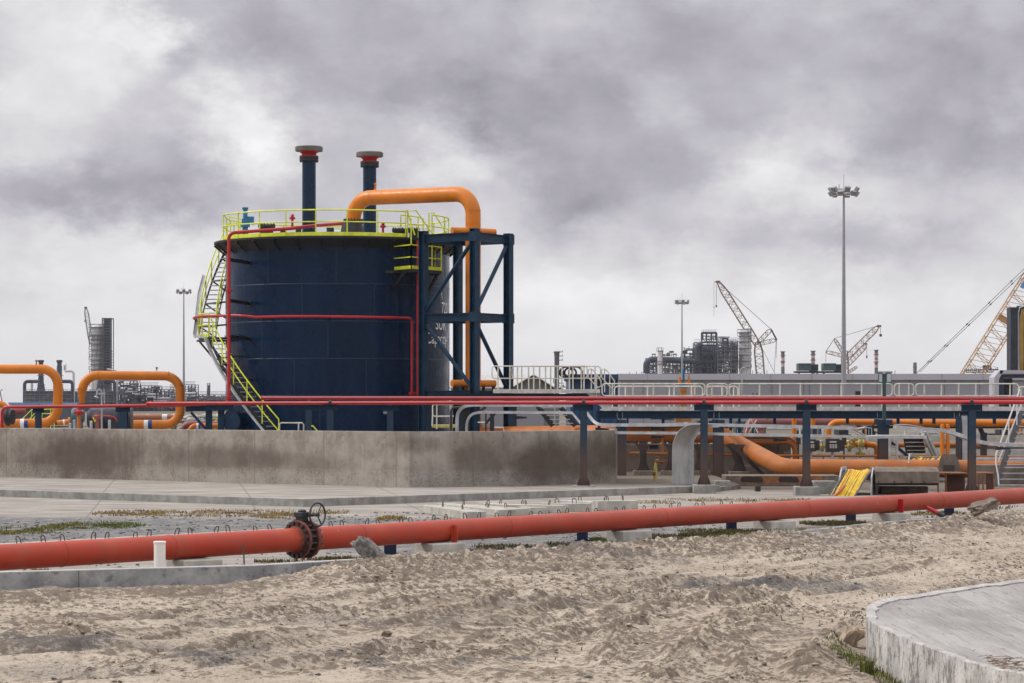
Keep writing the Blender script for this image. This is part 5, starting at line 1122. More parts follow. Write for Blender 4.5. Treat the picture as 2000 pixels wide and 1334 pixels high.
# yellow hand-rails behind loops
def yrail(name, segs, D, lab, m='yellow', w=.04):
    mb = MB()
    for s_ in segs: mb.tube([Vector((Xp(x, D), D, Zy(y, D))) for x, y in s_], w/2, 8)
    return one(mb, name, M[m], lab, 'railing')
yrail('step_rail', [[(20,842),(62,800)],[(38,842),(70,804),(70,800)],[(60,840),(62,800),(110,799)],[(82,808),(106,808)],[(82,820),(106,820)],[(82,800),(82,838)],[(99,798),(99,838)],[(106,799),(106,838)],[(45,838),(70,812)]], 119, 'yellow step railing seen through the leftmost orange loop')
yrail('step_rail', [[(396,842),(414,818),(428,818)],[(403,842),(418,825),(428,825)],[(420,842),(424,818)],[(384,822),(398,822)]], 119, 'yellow step railing between the trestle legs left of the tank')
yrail('small_rail', [[(546,850),(546,828),(549,826),(590,826),(593,829),(593,850)],[(583,826),(583,850)]], 88, 'small cream rail hoop above the wall in front of the stair foot', 'rail', .05)
yrail('hook_rail', [[(608,832),(611,832),(620,842)]], 88, 'short yellow hooked rail end showing above the wall', 'yellow', .05)
yrail('service_rail', [[(886,790),(848,790),(845,793),(845,810),(848,813),(886,813)],[(853,790),(853,838)],[(845,810),(844,832)],[(892,813),(892,838)]], 98, 'cream service platform railing between tank and grey tray bend', 'rail', .05)
one(MB().boxmm((Xp(845,99), 98.2, Zy(835,99)), (Xp(890,99), 101, Zy(830,99))), 'service_platform', M['olive'], 'small yellowish service platform at the right foot of the tank', 'platform')
one(MB().tube(fillet([Vector((Xp(x, 94), 94, Zy(y, 94))) for x, y in ((881,842),(881,796),(900,796))], .15, 5), .05, 10), 'black_conduit', M['rubber'], 'black bent conduit left of the grey tray bend', 'conduit')

# ================================================================ WALKWAYS
def rail_panel(mb, x0, x1, D, zt, zb, rnd=.16, posts=5, floor=None, Ds=None):
    Dl = D if not callable(D) else None
    f = (lambda x: D(x)) if callable(D) else (lambda x: D)
    p = [Vector((x0, f(x0), zb)), Vector((x0, f(x0), zt)), Vector((x1, f(x1), zt)), Vector((x1, f(x1), zb))]
    mb.tube(fillet([Vector((x0+.4, f(x0+.4), zb)), p[0], p[1], p[2], p[3], Vector((x1-.4, f(x1-.4), zb))], rnd, 5), .024, 8)
    if zb < zt-.3: mb.tube([p[0]+Vector((.2,0,0)), p[3]-Vector((.2,0,0))], .02, 8)
    for k in range(posts):
        x = x0+(x1-x0)*(k+.5)/posts; mb.tube([(x, f(x), floor), (x, f(x), zt)], .028, 8)
# raised platform right of the tower
r = T('raised_walkway', (Xp(1065, 103), 103.8, Zy(776, 103)), 'raised walkway with cream railings beside the tower, with steps at its right end', 'walkway')
z0 = Zy(761, 103)
def wdk(m_, a, b_): return MB().boxmm(a, b_)
MB().boxmm((Xp(963,103), 103, z0-.14), (Xp(1172,103), 103.02, z0+.02)).boxmm((Xp(963,103), 103.02, z0-.12), (Xp(1172,103), 104.6, z0-.08)).build('deck', M['galv_lt'], r)
MB().ibeam((Xp(845,103.3), 103.3, z0-.30), (Xp(1155,103.3), 103.3, z0-.30), .16, .27, .018).ibeam((Xp(845,103.3), 104.5, z0-.30), (Xp(1155,103.3), 104.5, z0-.30), .16, .27, .018).build('beam', M['navy_beam'], r)
mb = MB(); rail_panel(mb, Xp(961,103), Xp(1147,103), 103.0, Zy(715,103), Zy(739,103), .12, 8, z0-.05); mb.build('front_rail', M['rail'], r)
mb = MB(); rail_panel(mb, Xp(1000,104.6), Xp(1173,104.6), 104.6, Zy(715.5,104.6), Zy(739,104.6), .12, 8, z0-.05); mb.build('rear_rail', M['rail'], r)
mb = MB()
for D4 in (103.1, 104.4):
    s_ = 10 if D4 > 104 else 0
    mb.bar((Xp(1148+s_,D4), D4, z0-.05), (Xp(1186+s_,D4), D4, Zy(800,D4)), .03, .2)
for k in range(4): zz = z0-.05-.19*(k+1); mb.boxmm((Xp(1152,103)+.19*k, 103.12, zz), (Xp(1152,103)+.19*k+.26, 104.4, zz+.03))
mb.build('steps', M['galv'], r)
mb = MB()
for D4, s_ in ((103.1, 0), (104.4, 26)):
    pt = [(1149+s_,738),(1149+s_,722),(1154+s_,720),(1160+s_,724),(1174+s_,744),(1174+s_,754),(1168+s_,757),(1162+s_,752),(1150+s_,738)]
    mb.tube([Vector((Xp(x, D4), D4, Zy(y, D4))) for x, y in pt], .024, 8)
    for x, y0, y1 in ((1155+s_,722,766),(1165+s_,730,775)): mb.tube([(Xp(x, D4), D4, Zy(y0, D4)), (Xp(x, D4), D4, Zy(y1, D4))], .024, 8)
mb.build('stair_rail', M['rail'], r)
MB().ibeam((Xp(1001,103.9), 103.9, 0), (Xp(1001,103.9), 103.9, z0-.44), .34, .34, .022, up=(0,1,0)).build('column', M['post'], r)
# second stair below it (dark stringers)
r = T('dark_stair', (Xp(1090, 100), 100, 1.0), 'dark steel stair descending below the raised walkway behind the grey trays', 'stair')
for a, b_ in (((1050,793),(1080,832)), ((1093,793),(1124,832))): MB().bar((Xp(a[0],100), 100, Zy(a[1],100)), (Xp(b_[0],100), 100, Zy(b_[1],100)), .05, .2).build('stringer', M['black'], r)
mb = MB()
for k in range(5): y_ = 797+k*7.6; x_ = 1056+k*5.8; mb.boxmm((Xp(x_,100), 99.9, Zy(y_,100)), (Xp(x_+40,100), 100.1, Zy(y_,100)+.03))
mb.build('treads', M['galv'], r)
# lower walkway
WD = 97.0; zf = Zy(801, WD)
xa, xb = Xp(1175, WD), Xp(2070, WD)
r = T('long_walkway', (Xp(1580, WD), WD, 0), 'long navy steel walkway with cream railings across the right side', 'walkway')
mb = MB(); mb.boxmm((xa, WD, zf-.02), (xb, WD+.02, zf+.13)); mb.boxmm((xa, WD+.02, zf), (xb, WD+1.7, zf+.03)); mb.build('deck', M['galv_lt'], r)
MB().ibeam((xa-.15, WD+.15, zf-.18), (xb, WD+.15, zf-.18), .18, .28, .018).build('beam', M['navy_beam'], r); MB().ibeam((xa-.15, WD+1.6, zf-.18), (xb, WD+1.6, zf-.18), .18, .28, .018).build('beam', M['navy_beam'], r)
mb = MB()
for px in (1211, 1400, 1720, 1870):
    for dx in (-.1, .1):
        for k in range(3): mb.box((Xp(px, WD)+dx, WD+.135, zf-.12-.07*k), (.03,.02,.03))
mb.build('bolts', M['galv_lt'], r)
zt, zm = Zy(749.5, WD), Zy(773, WD)
for x0, x1, n in ((1176,1377,5),(1381,1421,2),(1424,1743,8),(1747,1785,2),(1789,1990,6)):
    mb = MB(); rail_panel(mb, Xp(x0,WD), Xp(x1,WD), WD+.05, zt, zm, .13, n, zf+.03); mb.build('front_rail', M['rail'], r)
for x0, x1, n in ((1200,1372,4),(1380,1420,2),(1424,1441,1)):
    mb = MB(); rail_panel(mb, Xp(x0,WD+1.65), Xp(x1,WD+1.65), WD+1.65, Zy(754, WD), Zy(776,WD), .13, n, zf+.03); mb.build('rear_rail', M['rail'], r)
for px, w_ in ((1213, .38), (1403, .38), (1725, .38)):
    MB().ibeam((Xp(px, WD-2.2), WD-2.2, 0), (Xp(px, WD-2.2), WD-2.2, zf-.35), w_, w_, .022, up=(0,1,0)).box((Xp(px, WD-1.1), WD-1.1, zf-.45), (.2, 3.4, .2)).build('column', M['post'], r)
for px in (1170, 1295, 1427, 1513, 1655, 1754, 1799, 1824, 1942):
    MB().bar((Xp(px, WD+.2), WD+.2, zf-.32), (Xp(px, WD+.2), WD+.2, Zy(828 if px > 1450 else 842, WD)), .11).build('hanger', M['navy_beam'], r)
# right column pair (wide, grey)
for px, w_, m, yt, tx in ((1872,.18,'post',812,'dark'), (1885,.24,'galv',812,'pale grey')): one(MB().ibeam((Xp(px,93), 93, .2), (Xp(px,93), 93, Zy(yt,93)), w_, w_, .02, up=(0,1,0)), 'steel_post', M[m], tx+' steel post under the walkway left of the T-post nearest the stair', 'steel post')
one(MB().bar((Xp(1921,98), 98, 0), (Xp(1921,98), 98, Zy(845,98)), .22).bar((Xp(1914,98), 98, Zy(836,98)), (Xp(1921,98), 98, Zy(852,98)), .16), 'steel_post', M['post'], 'brown leaning-topped steel post between the T-post and the stair', 'steel post')

# cable trays (grey covers)
def tray(name, pts, Df, lab, wd=.36, h=.10, m='galv'):
    p3 = [Vector((Xp(x, Df(x)), Df(x), Zy(y, Df(x)))) for x, y in pts]
    mb = MB(); tv = []
    for i in range(len(p3)):
        t = (p3[min(i+1, len(p3)-1)]-p3[max(i-1, 0)]).normalized(); n_ = Vector((0,1,0)).cross(t).normalized(); tv.append(n_*-1 if n_.z > 0 else n_)
        tv[-1] = n_*h
    mb.strip(p3, Vector((0, wd, 0)), tv)
    mb.strip([p+Vector((0,-wd/2-.006,0))+n_*.45 for p, n_ in zip(p3, tv)], Vector((0,.02,0)), [n_*.22 for n_ in tv])
    return one(mb, name, M[m], lab, 'cable tray', 'grey cable trays', ang=50)
def smooth_px(pts, k=4): return smooth_poly(pts, k)
Dt1 = lambda x: np.interp(x, [890,1115,1180,1400,1700,2060], [89.5,88,87,85,83,81])
tray('cable_tray', smooth_px([(892.5,845),(892.5,820),(895,806),(903,796),(915,791.5),(935,790.5)], 3)+[(1118,791.5)], Dt1, 'grey cable tray bending from the wall top to run under the bright red pipe', .42, .11)
tray('cable_tray', smooth_px([(911.5,845),(911.5,830),(915,817),(924,808),(940,805)], 3)+[(1117,806),(1140,834),(1150,842),(1190,845),(1352,846)], lambda x: Dt1(x)-.5, 'lower grey cable tray arching beside the upper one and sloping down past the navy post', .30, .085)
tray('cable_tray', smooth_px([(1146,806),(1152,814),(1162,825),(1178,829.5),(1220,830)], 3)+[(1290,830),(1372,829),(1400,830),(1500,832),(1600,834),(1672,836)], Dt1, 'upper grey cable tray swooping down right of the wall towards the silver bend', .50, .095)
tray('cable_tray', [(1365,846.5),(1420,848),(1600,851),(1690,853),(1700,853)], lambda x: Dt1(x)-.4, 'straight lower grey cable tray right of the silver bend', .3, .08)
tray('cable_tray', smooth_px([(1748,834),(1800,838),(1835,840),(1870,849),(1905,861),(1940,867),(2000,869),(2050,870)], 3), lambda x: Dt1(x)+1.0, 'grey tray sagging down to the right behind the T-post nearest the stair', .9, .11)
tray('cable_tray', [(1690,854),(1720,852.5),(1760,852.5),(1803,853)], lambda x: Dt1(x)-.5, 'broad flat grey tray piece above the inclined brown ladder', 1.5, .09)
o = tray('tray_cover', [(1750,829),(1775,829.5),(1800,834)], lambda x: Dt1(x)+1.6, 'loose bent tray cover lying skewed on the sagging tray', .9, .02); o['group'] = 'loose tray covers'
o = tray('tray_cover', [(1668,838),(1690,834),(1700,836)], lambda x: Dt1(x)+.5, 'crumpled tray cover at the broken end of the upper tray', .8, .02); o['group'] = 'loose tray covers'
o = tray('tray_cover', [(1665,838),(1680,845),(1692,853)], lambda x: Dt1(x), 'grey tray cover tipped down from the upper to the lower tray', .5, .02); o['group'] = 'loose tray covers'
# little brackets under trays
for px, py, tx in ((1003,812,'behind the big dark column top'),(1270,833,'left of the silver bend, upper'),(1271,850,'left of the silver bend, lower'),(1510,856,'between the two middle T-posts'),(1945,872,'beside the stair'),(1163,835,'right of the first tall T-post')):
    D4 = Dt1(px)+.1; one(MB().loop([(Xp(px,D4), D4-.2, Zy(py,D4)), (Xp(px+26,D4), D4-.2, Zy(py+2,D4)), (Xp(px+26,D4), D4-.2, Zy(py+5,D4)), (Xp(px,D4), D4-.2, Zy(py+7,D4))], (0,.3,0)), 'tray_bracket', M['black'], 'dark tapered tray bracket '+tx, 'bracket', 'tray brackets')
# silver wide tray bend
def silver():
    D = 84.6; r = T('silver_tray_bend', (Xp(1328,D), D, .15), 'wide silver cable tray cover bending from the ground to horizontal beside a T-post', 'cable tray')
    path = smooth_px([(1345.5,946),(1345.5,890),(1346.5,870),(1351,854),(1358,842),(1368,834),(1382,829.5),(1402,829)], 4)
    e = Vector((-.60, -.75, 0)); p3 = [Vector((Xp(x,D), D, Zy(y,D))) for x, y in path]
    tv = []
    for i in range(len(p3)):
        t = (p3[min(i+1,len(p3)-1)]-p3[max(i-1,0)]).normalized(); tv.append(e.cross(t).normalized()*.012)
    MB().strip([p+e/2 for p in p3[:-2]], e, tv[:-2]).build('cover', M['silver'], r, ang=40)
    nrm = [Vector((t.z*-1,0,t.x)) for t in [ (p3[min(i+1,len(p3)-1)]-p3[max(i-1,0)]).normalized() for i in range(len(p3))]]
    MB().strip([p+Vector((.05 if i < 8 else .03,.01,-.05 if i > 6 else 0)) for i, p in enumerate(p3)], Vector((0,.03,0)), [Vector((n_.x,0,n_.z))*.10 for n_ in nrm]).build('side_flange', M['galv'], r, ang=40)
    for py in (878, 912): MB().strip([Vector((Xp(1345.5,D), D, Zy(py,D)))+e/2+Vector((-.005,-.01,0)), Vector((Xp(1345.5,D), D, Zy(py+.6,D)))+e/2+Vector((-.005,-.01,0))], e, Vector((.0,.02,0))).build('joint_strip', M['galv'], r)
silver()
D4 = 84.9; r_ = smooth_px([(1353.5,945),(1353.5,870),(1356,857),(1363,848),(1375,846.5)], 4)
one(MB().strip([Vector((Xp(x,D4), D4, Zy(y,D4))) for x, y in r_], Vector((0,.3,0)), [Vector((-.05,0,0)) if y > 856 else Vector((-.03,0,.04)) for x, y in r_]), 'inner_tray_bend', M['galv'], 'narrow grey tray bend nested inside the silver one', 'cable tray')
# yellow hydrant stand pipe
D4 = 89; r = T('yellow_hydrant', (Xp(1282,D4), D4, .13), 'rusty yellow standpipe with a side valve in front of the low pale wall', 'hydrant')
MB().tube([(Xp(1280,D4), D4, .1), (Xp(1280,D4), D4, Zy(912,D4))], .065, 12).tube(fillet([(Xp(1280,D4), D4, Zy(912,D4)), (Xp(1281,D4), D4, Zy(905,D4)), (Xp(1285,D4), D4, Zy(903,D4)), (Xp(1284,D4), D4, Zy(896,D4))], .04, 3), .05, 10).build('standpipe', M['olive'], r)
MB().tube([(Xp(1278,D4), D4-.01, Zy(922,D4)), (Xp(1279,D4), D4-.01, Zy(928,D4))], .07, 8).lathe((Xp(1284,D4), D4, Zy(900,D4)), [(.04,-.08),(.09,-.06),(.09,.02),(.03,.05),(.03,.12),(.1,.12),(.1,.14),(0,.14)], 12).tube([(Xp(1284,D4), D4, Zy(901,D4)), (Xp(1296,D4), D4, Zy(903,D4))], .045, 10).lathe((Xp(1296,D4), D4, Zy(903,D4)), [(0,-.02),(.11,-.02),(.11,.02),(0,.02)], 12, (0,1,0)).build('valve', M['rust'], r)
# waisted brown supports of the big pipe
def waist(px, D, ztop, tx, w=.62, skew=0):
    x = Xp(px, D); r = T('pipe_pier', (x, D, 0), 'brown waisted steel pier '+tx, 'pipe support', 'brown piers carrying the big orange pipe')
    pts = [(-.28,.30),(-.20,.38),(-.12,.62),(-.12,1.05),(-.22,1.22),(-.30,1.28),(-.30,ztop),(.30,ztop),(.30,1.28),(.22,1.22),(.12,1.05),(.12,.62),(.2,.38),(.28,.30)]
    if skew: pts = [(a+skew*(b_ > 1), b_) for a, b_ in pts]
    MB().loop([(x+a*w/.6, D-.15, b_) for a, b_ in pts], (0,.3,0)).build('pier', mk('brown_dusty_steel', (.05,.033,.028), .7, var=.3) if 'bds' not in M else M['bds'], r)
    MB().box((x, D, .15), (.75,.8,.30)).build('plinth', M['conc_br'], r, bevel=.02)
M['bds'] = mk('brown_dusty_steel', (.05,.033,.028), .7, var=.3)
waist(1256, 95.5, Zy(867,95.5), 'nearest the tall wall'); waist(1311, 95.5, Zy(867,95.5), 'half hidden left of the silver tray'); waist(1443, 94.5, Zy(868,94.5), 'under the start of the sloping pipe', .75, -.1); waist(1366, 95.5, Zy(867,95.5), 'between silver tray and T-post')
one(MB().ibeam((Xp(1268,95),95,Zy(873,95)), (Xp(1286,95),95,Zy(873,95)), .3,.18,.02), 'stub_beam', M['bds'], 'short brown beam stub beside the pier nearest the tall wall', 'beam')
one(MB().loop([(Xp(1420,94),94,Zy(866,94)),(Xp(1434,94),94,Zy(866,94)),(Xp(1499,94),94,Zy(931,94)),(Xp(1491,94),94,Zy(931,94))], (0,.2,0)), 'diagonal_strut', M['bds'], 'brown diagonal strut running down under the sloping orange pipe', 'strut')
# low pale walls behind
one(MB().boxmm((Xp(1150,100.5), 100.5, 0), (Xp(1545,100.5), 100.8, Zy(867,100.5))), 'low_pale_wall', M['conc_tan'], 'low pale concrete wall behind the brown piers', 'wall', bevel=.01)
mb = MB()
for rr_ in range(5):
    z0_ = .13+rr_*.28
    for cc in range(3): mb.boxmm((Xp(1452,99)+cc*.52+(.26 if rr_ % 2 else 0), 98.7, z0_), (Xp(1452,99)+cc*.52+(.26 if rr_ % 2 else 0)+.50, 99.1, z0_+.265))
one(mb, 'block_wall', M['conc_tan'], 'low wall of pale coursed blocks below the sloping orange pipe', 'wall', bevel=.01)
one(MB().boxmm((Xp(1560,113), 113, 0), (Xp(2060,113), 113.3, Zy(850,113))), 'pale_back_wall', M['conc_lt'], 'long pale wall behind the valves and stair on the right', 'wall')
# striped plinth
D4 = 86.6; x0, x1 = Xp(1446,D4), Xp(1640,D4)
r = T('striped_plinth', ((x0+x1)/2, D4, 0), 'long concrete plinth with an orange face and dark painted patches', 'plinth')
MB().boxmm((x0-.5, D4, 0), (x1, D4+1.6, .36)).build('body', M['conc_br'], r, bevel=.02)
MB().boxmm((x0, D4-.006, .10), (x1-.6, D4+.01, .345)).build('orange_face', mk('dull_orange_face', (.30,.13,.05), .8, var=.3, scale=3, dirt=.6, dirtcol=(.12,.07,.05)), r)
for a, b_ in ((1448,1491),(1522,1561)): MB().loop([(Xp(a,D4), D4-.012, .14), (Xp(b_-2,D4), D4-.012, .12), (Xp(b_,D4), D4-.012, .20), (Xp(b_-4,D4), D4-.012, .31), (Xp(a+3,D4), D4-.012, .335), (Xp(a-2,D4), D4-.012, .25)], (0,.008,0)).build('dark_patch', M['boxblk'], r)
# thin orange pipe low
one(MB().tube([(Xp(1230,97.5),97.5,Zy(884.5,97.5)), (Xp(1480,97),97,Zy(889.5,97)), (Xp(2060,96.5),96.5,Zy(893,96.5))], .05, 10).tube([(Xp(1294,97.4),97.4,Zy(850,97)), (Xp(1294,97.4),97.4,Zy(886,97))], .04, 8).tube([(Xp(1608,94),94,Zy(893,94)), (Xp(1608,94),94,Zy(933,94))], .045, 8), 'thin_orange_pipe', M['orange_dusty'], 'thin orange pipe running low behind all posts on the right', 'pipe')
r = T('orange_bend_pipe', (Xp(1550,98),98,0), 'pair of medium orange pipes bending down left of the valves', 'pipe')
MB().tube(fillet([(Xp(1440,98),98,Zy(863,98)), (Xp(1552,98),98,Zy(863,98)), (Xp(1554,98),98,Zy(925,98))], .35, 8), .10, 16).build('pipe', M['orange_dusty'], r); MB().tube([(Xp(1440,99),99,Zy(856,99)), (Xp(1540,99),99,Zy(856,99)), (Xp(1550,99),99,Zy(862,99)), (Xp(1556,99),99,Zy(875,99))], .09, 16).build('pipe', M['orange_dusty'], r)
# upper right orange pipe
r = T('upper_orange_pipe', (Xp(1700,102),102,0), 'orange pipe under the long walkway with a bend at its left end', 'pipe')
MB().tube(fillet([(Xp(1619,102),102,Zy(872,102)), (Xp(1618,102),102,Zy(824,102)), (Xp(1780,102),102,Zy(825,102))], .38, 8)[:], .115, 18).build('pipe', M['orange'], r, ang=60)
MB().tube([(Xp(1755,103),103,Zy(826,103)), (Xp(2060,103),103,Zy(826.5,103))], .15, 18).build('pipe', M['orange'], r, ang=60)
for px, w_, tx in ((1840.5,.085,'left and thicker'),(1851,.075,'right and thinner')):
    one(MB().lathe((Xp(px,96),96,.3), [(w_,0),(w_,Zy(832,96)-.3),(w_*.8,Zy(829,96)-.3),(0,Zy(828,96)-.3)], 16), 'orange_riser', M['orange'], 'upright domed orange pipe, %s of the pair above the rusty frame' % tx, 'pipe')
for px, y0, y1, tx in ((1551,815,857,'left of the navy T-post before the sloping pipe'),(1588,815,835,'right of the navy T-post before the sloping pipe')): one(MB().tube([(Xp(px,101),101,Zy(y1,101)), (Xp(px,101),101,Zy(y0,101))], .09, 14), 'orange_drop_pipe', M['orange'], 'short vertical orange pipe '+tx, 'pipe')
# valve group
D4 = 100
r = T('valve_run', (Xp(1680,D4),D4,0), 'orange pipe with an olive gate valve and flanges in the right middle', 'pipe')
MB().tube(fillet([(Xp(1645,D4),D4,Zy(866,D4)), (Xp(1713,D4),D4,Zy(869.5,D4)), (Xp(1714,D4),D4,Zy(925,D4))], .2, 6), .115, 16).build('pipe', M['orange'], r); MB().tube([(Xp(1735,D4+1),D4+1,Zy(870,D4)), (Xp(2060,D4+1),D4+1,Zy(870,D4))], .10, 16).build('pipe', M['orange_dusty'], r)
for px in (1676,1684,1691): MB().lathe((Xp(px,D4),D4,Zy(868,D4)), [(.1,0),(.2,0),(.2,.05),(.1,.05)], 16, (1,0,-.03)).build('flange', M['olive'] if px < 1690 else M['orange'], r)
MB().lathe((Xp(1680,D4),D4,Zy(868,D4)), [(.13,-.15),(.16,0),(.1,.15),(.06,.2),(.06,.32),(.10,.32),(.10,.35),(.02,.35),(.02,.45),(0,.45)], 14).build('gate_valve', M['olive'], r)
for px, py, s_, tx in ((1659,872,.8,'left of the olive gate valve'),(1680,885,.7,'below the olive gate valve'),(1668,858,.6,'above the orange valve pipe'),(1606,872,.8,'right of the navy T-post before the sloping pipe'),(1640,897,.6,'under the black control box'),(1500,815,.6,'under the walkway left of the maroon pipes')):
    c = Vector((Xp(px,D4-.5),D4-.5,Zy(py,D4))); r = T('small_valve', c-Vector((0,0,.3)), 'small olive and grey valve '+tx, 'valve', 'small valves on the right')
    MB().lathe(c, [(.05,-.25*s_),(.09*s_,-.2*s_),(.12*s_,-.05),(.12*s_,.05),(.06,.12*s_),(.03,.3*s_),(0,.3*s_)], 12).tube([c-Vector((.25*s_,0,0)), c+Vector((.25*s_,0,0))], .05, 8).build('body', M['olive'], r)
    MB().tube([c+Vector((math.cos(t)*.13*s_, math.sin(t)*.13*s_, .28*s_)) for t in np.linspace(0, 6.283, 13)], .02, 6, cap=False).tube([c, c+Vector((0,0,.3*s_))], .02, 6).build('handwheel', M['galv'], r)
def cbox(px0, px1, py0, py1, D, lab, lines=True):
    r = T('control_box', (Xp((px0+px1)/2,D),D,Zy(py1,D)), lab, 'control box', 'black control boxes')
    MB().boxmm((Xp(px0,D), D, Zy(py1,D)), (Xp(px1,D), D+.35, Zy(py0,D))).boxmm((Xp(px1,D)+.002, D+.05, Zy(py1-2,D)), (Xp(px1,D)+.14, D+.3, Zy(py0+2,D))).build('case', M['boxblk'], r, bevel=.01)
    mb = MB(); w_ = px1-px0
    for k, f in enumerate((.18,.24,.42,.5,.58,.66)):
        for j in range(3 if k > 1 else 1): mb.boxmm((Xp(px0+w_*(.25+.2*j),D), D-.012, Zy(py0+(py1-py0)*f+1.0,D)), (Xp(px0+w_*(.25+.2*j+(.14 if k > 1 else .5)),D), D-.004, Zy(py0+(py1-py0)*f,D)))
    mb.build('printed_label', M['white'], r)
    MB().bar((Xp((px0+px1)/2,D), D+.2, .1), (Xp((px0+px1)/2,D), D+.2, Zy(py1,D)), .08).build('stand', M['galv'], r)
cbox(1614,1640,857,883,95,'black control box with a white printed label between T-post and valves')
cbox(1576,1594,858,882,95.5,'black control box half hidden right behind the T-post before the sloping pipe')
for px, py, tx in ((1560,861,'left of the T-post'),(1649,861,'right of the labelled box')): one(MB().boxmm((Xp(px-4,97),97,Zy(py+7,97)), (Xp(px+4,97),97.2,Zy(py-6,97))).bar((Xp(px,97),97.1,.1),(Xp(px,97),97.1,Zy(py,97)),.05), 'junction_box', M['boxblk'], 'small black junction box '+tx, 'junction box')
# maroon pipes
D4 = 116; r = T('maroon_pipe_pair', (Xp(1490,D4),D4,0), 'two fat faded maroon pipes bending down behind the long walkway', 'pipe')
for x0_, x1_ in ((1460,1515),(1487,1600)): MB().tube(fillet([(Xp(x0_,D4),D4+.01*(x0_-1460),Zy(870,D4)), (Xp(x0_,D4),D4+.01*(x0_-1460),Zy(821,D4)), (Xp(x1_+40,D4),D4+.01*(x0_-1460),Zy(823,D4))], .45, 8), .19, 20).build('pipe', mk('faded_maroon', (.30,.11,.11), .55) if 'fm' not in M else M['fm'], r, ang=60)
yrail('low_rail', [[(1456,845),(1465,815),(1478,842),(1481,845)],[(1463,845),(1478,820)],[(1460,830),(1480,832)]], 110, 'cream crossed railing in front of the maroon pipes', 'rail', .05)
# orange actuator valve rising behind walkway
D4 = 101; r = T('orange_actuator', (Xp(1334,D4),D4,1.6), 'tall orange valve actuator with a blue spindle standing behind the walkway rail', 'valve')
MB().box((Xp(1335,D4),D4,Zy(782,D4)), (.22,.3,1.2)).box((Xp(1334,D4),D4,Zy(761,D4)), (.30,.35,.12)).box((Xp(1334,D4),D4,Zy(819,D4)), (.62,.5,.2)).build('body', mk('dark_orange_paint', (.42,.17,.03), .5, dirt=.4, dirtcol=(.1,.06,.03)), r)
MB().lathe((Xp(1335,D4),D4,Zy(758,D4)), [(.18,0),(.18,.15),(.06,.2),(.045,.2),(.045,.75),(0,.75)], 14).build('spindle', M['blue_valve'] if False else mk('blue_spindle', (.02,.10,.22), .5), r)
MB().box((Xp(1341,D4),D4,Zy(748,D4)), (.2,.2,.12)).tube([(Xp(1328,D4),D4,Zy(736,D4)), (Xp(1327,D4),D4,Zy(750,D4))], .05, 8).tube([(Xp(1346,D4),D4,Zy(736,D4)), (Xp(1346,D4),D4,Zy(750,D4))], .04, 8).tube([Vector((Xp(x,D4),D4,Zy(y,D4))) for x, y in ((1342,745),(1350,752),(1354,762),(1350,771),(1342,774))], .025, 6).build('gear', M['orange'], r)
one(MB().tube(fillet([Vector((Xp(x,104),104,Zy(y,104))) for x, y in ((1449,790),(1449,735),(1445,730)) ], .1, 3)+[Vector((Xp(x,104),104,Zy(y,104))) for x, y in ((1446,725),(1449,719),(1454,718),(1458,722),(1458,730))], .03, 8), 'swan_neck_pole', M['galv'], 'thin grey swan-necked pole rising above the walkway rail before the grey building', 'pole')
for px, tx in ((1413,'left of the swan-necked pole'),(1475,'right of the swan-necked pole')): one(MB().boxmm((Xp(px-4,103),103,Zy(790,103)), (Xp(px+4,103),103.2,Zy(774,103))).bar((Xp(px-3,103),103.1,Zy(775,103)),(Xp(px-4,103),103.1,Zy(767,103)),.03).bar((Xp(px+3,103),103.1,Zy(775,103)),(Xp(px+4,103),103.1,Zy(767,103)),.03), 'transmitter_box', M['black'], 'small black instrument box with two prongs '+tx, 'instrument box')
one(MB().boxmm((Xp(1671,103),103,Zy(797,103)), (Xp(1681,103),103.2,Zy(764,103))), 'cable_riser_box', M['black'], 'narrow black box standing behind the walkway rail right of the big mast', 'box')
# light box on a post
D4 = 95.5; r = T('switch_post', (Xp(1727,D4),D4,Zy(830,D4)), 'dark green post carrying two pale panels above the walkway rail', 'panel post')
MB().boxmm((Xp(1724,D4),D4,Zy(825,D4)), (Xp(1730.5,D4),D4+.12,Zy(729,D4))).build('post', M['gdark'], r)
for a, b_ in ((1716,1724),(1731,1741)): 
    bx = MB().boxmm((Xp(a,D4),D4-.02,Zy(748,D4)), (Xp(b_,D4)-.005,D4+.16,Zy(728,D4))).build('panel', M['gdark'], r); MB().boxmm((Xp(a+1,D4),D4-.03,Zy(746,D4)), (Xp(b_-1.2,D4),D4-.021,Zy(730,D4))).build('pale_face', M['blue_lt'] if False else mk('pale_blue_face', (.45,.5,.56), .4), bx)
MB().boxmm((Xp(1715,D4),D4-.05,Zy(727.6,D4)), (Xp(1743,D4),D4+.2,Zy(725.6,D4))).build('rain_hood', M['gdark'], r)
MB().tube([Vector((Xp(x,D4),D4-.05,Zy(y,D4))) for x, y in ((1726,825),(1727,834),(1723,843))], .012, 6).tube([Vector((Xp(x,D4),D4-.05,Zy(y,D4))) for x, y in ((1728,825),(1733,835),(1735,845))], .012, 6).build('wires', mk('green_wire', (.02,.2,.08), .5), r)

# ---------------- cable crossings
def yellow_bundle(name, ax0, ax1, top_px, D, lab, n, spread, drop, parts=('cy','cy','cy','cg')):
    pass
DA = 78.0
r = T('cable_trough', (Xp(1745,DA),DA,0), 'grey-brown cable trough with sloping end plates and a long beam', 'cable trough')
def plate(pts, D, th, m, nm, par): MB().loop([(Xp(x,D), D, Zy(y,D)) for x, y in pts], (th,0,0) if False else (0,th,0)).build(nm, M[m], par, bevel=.005)
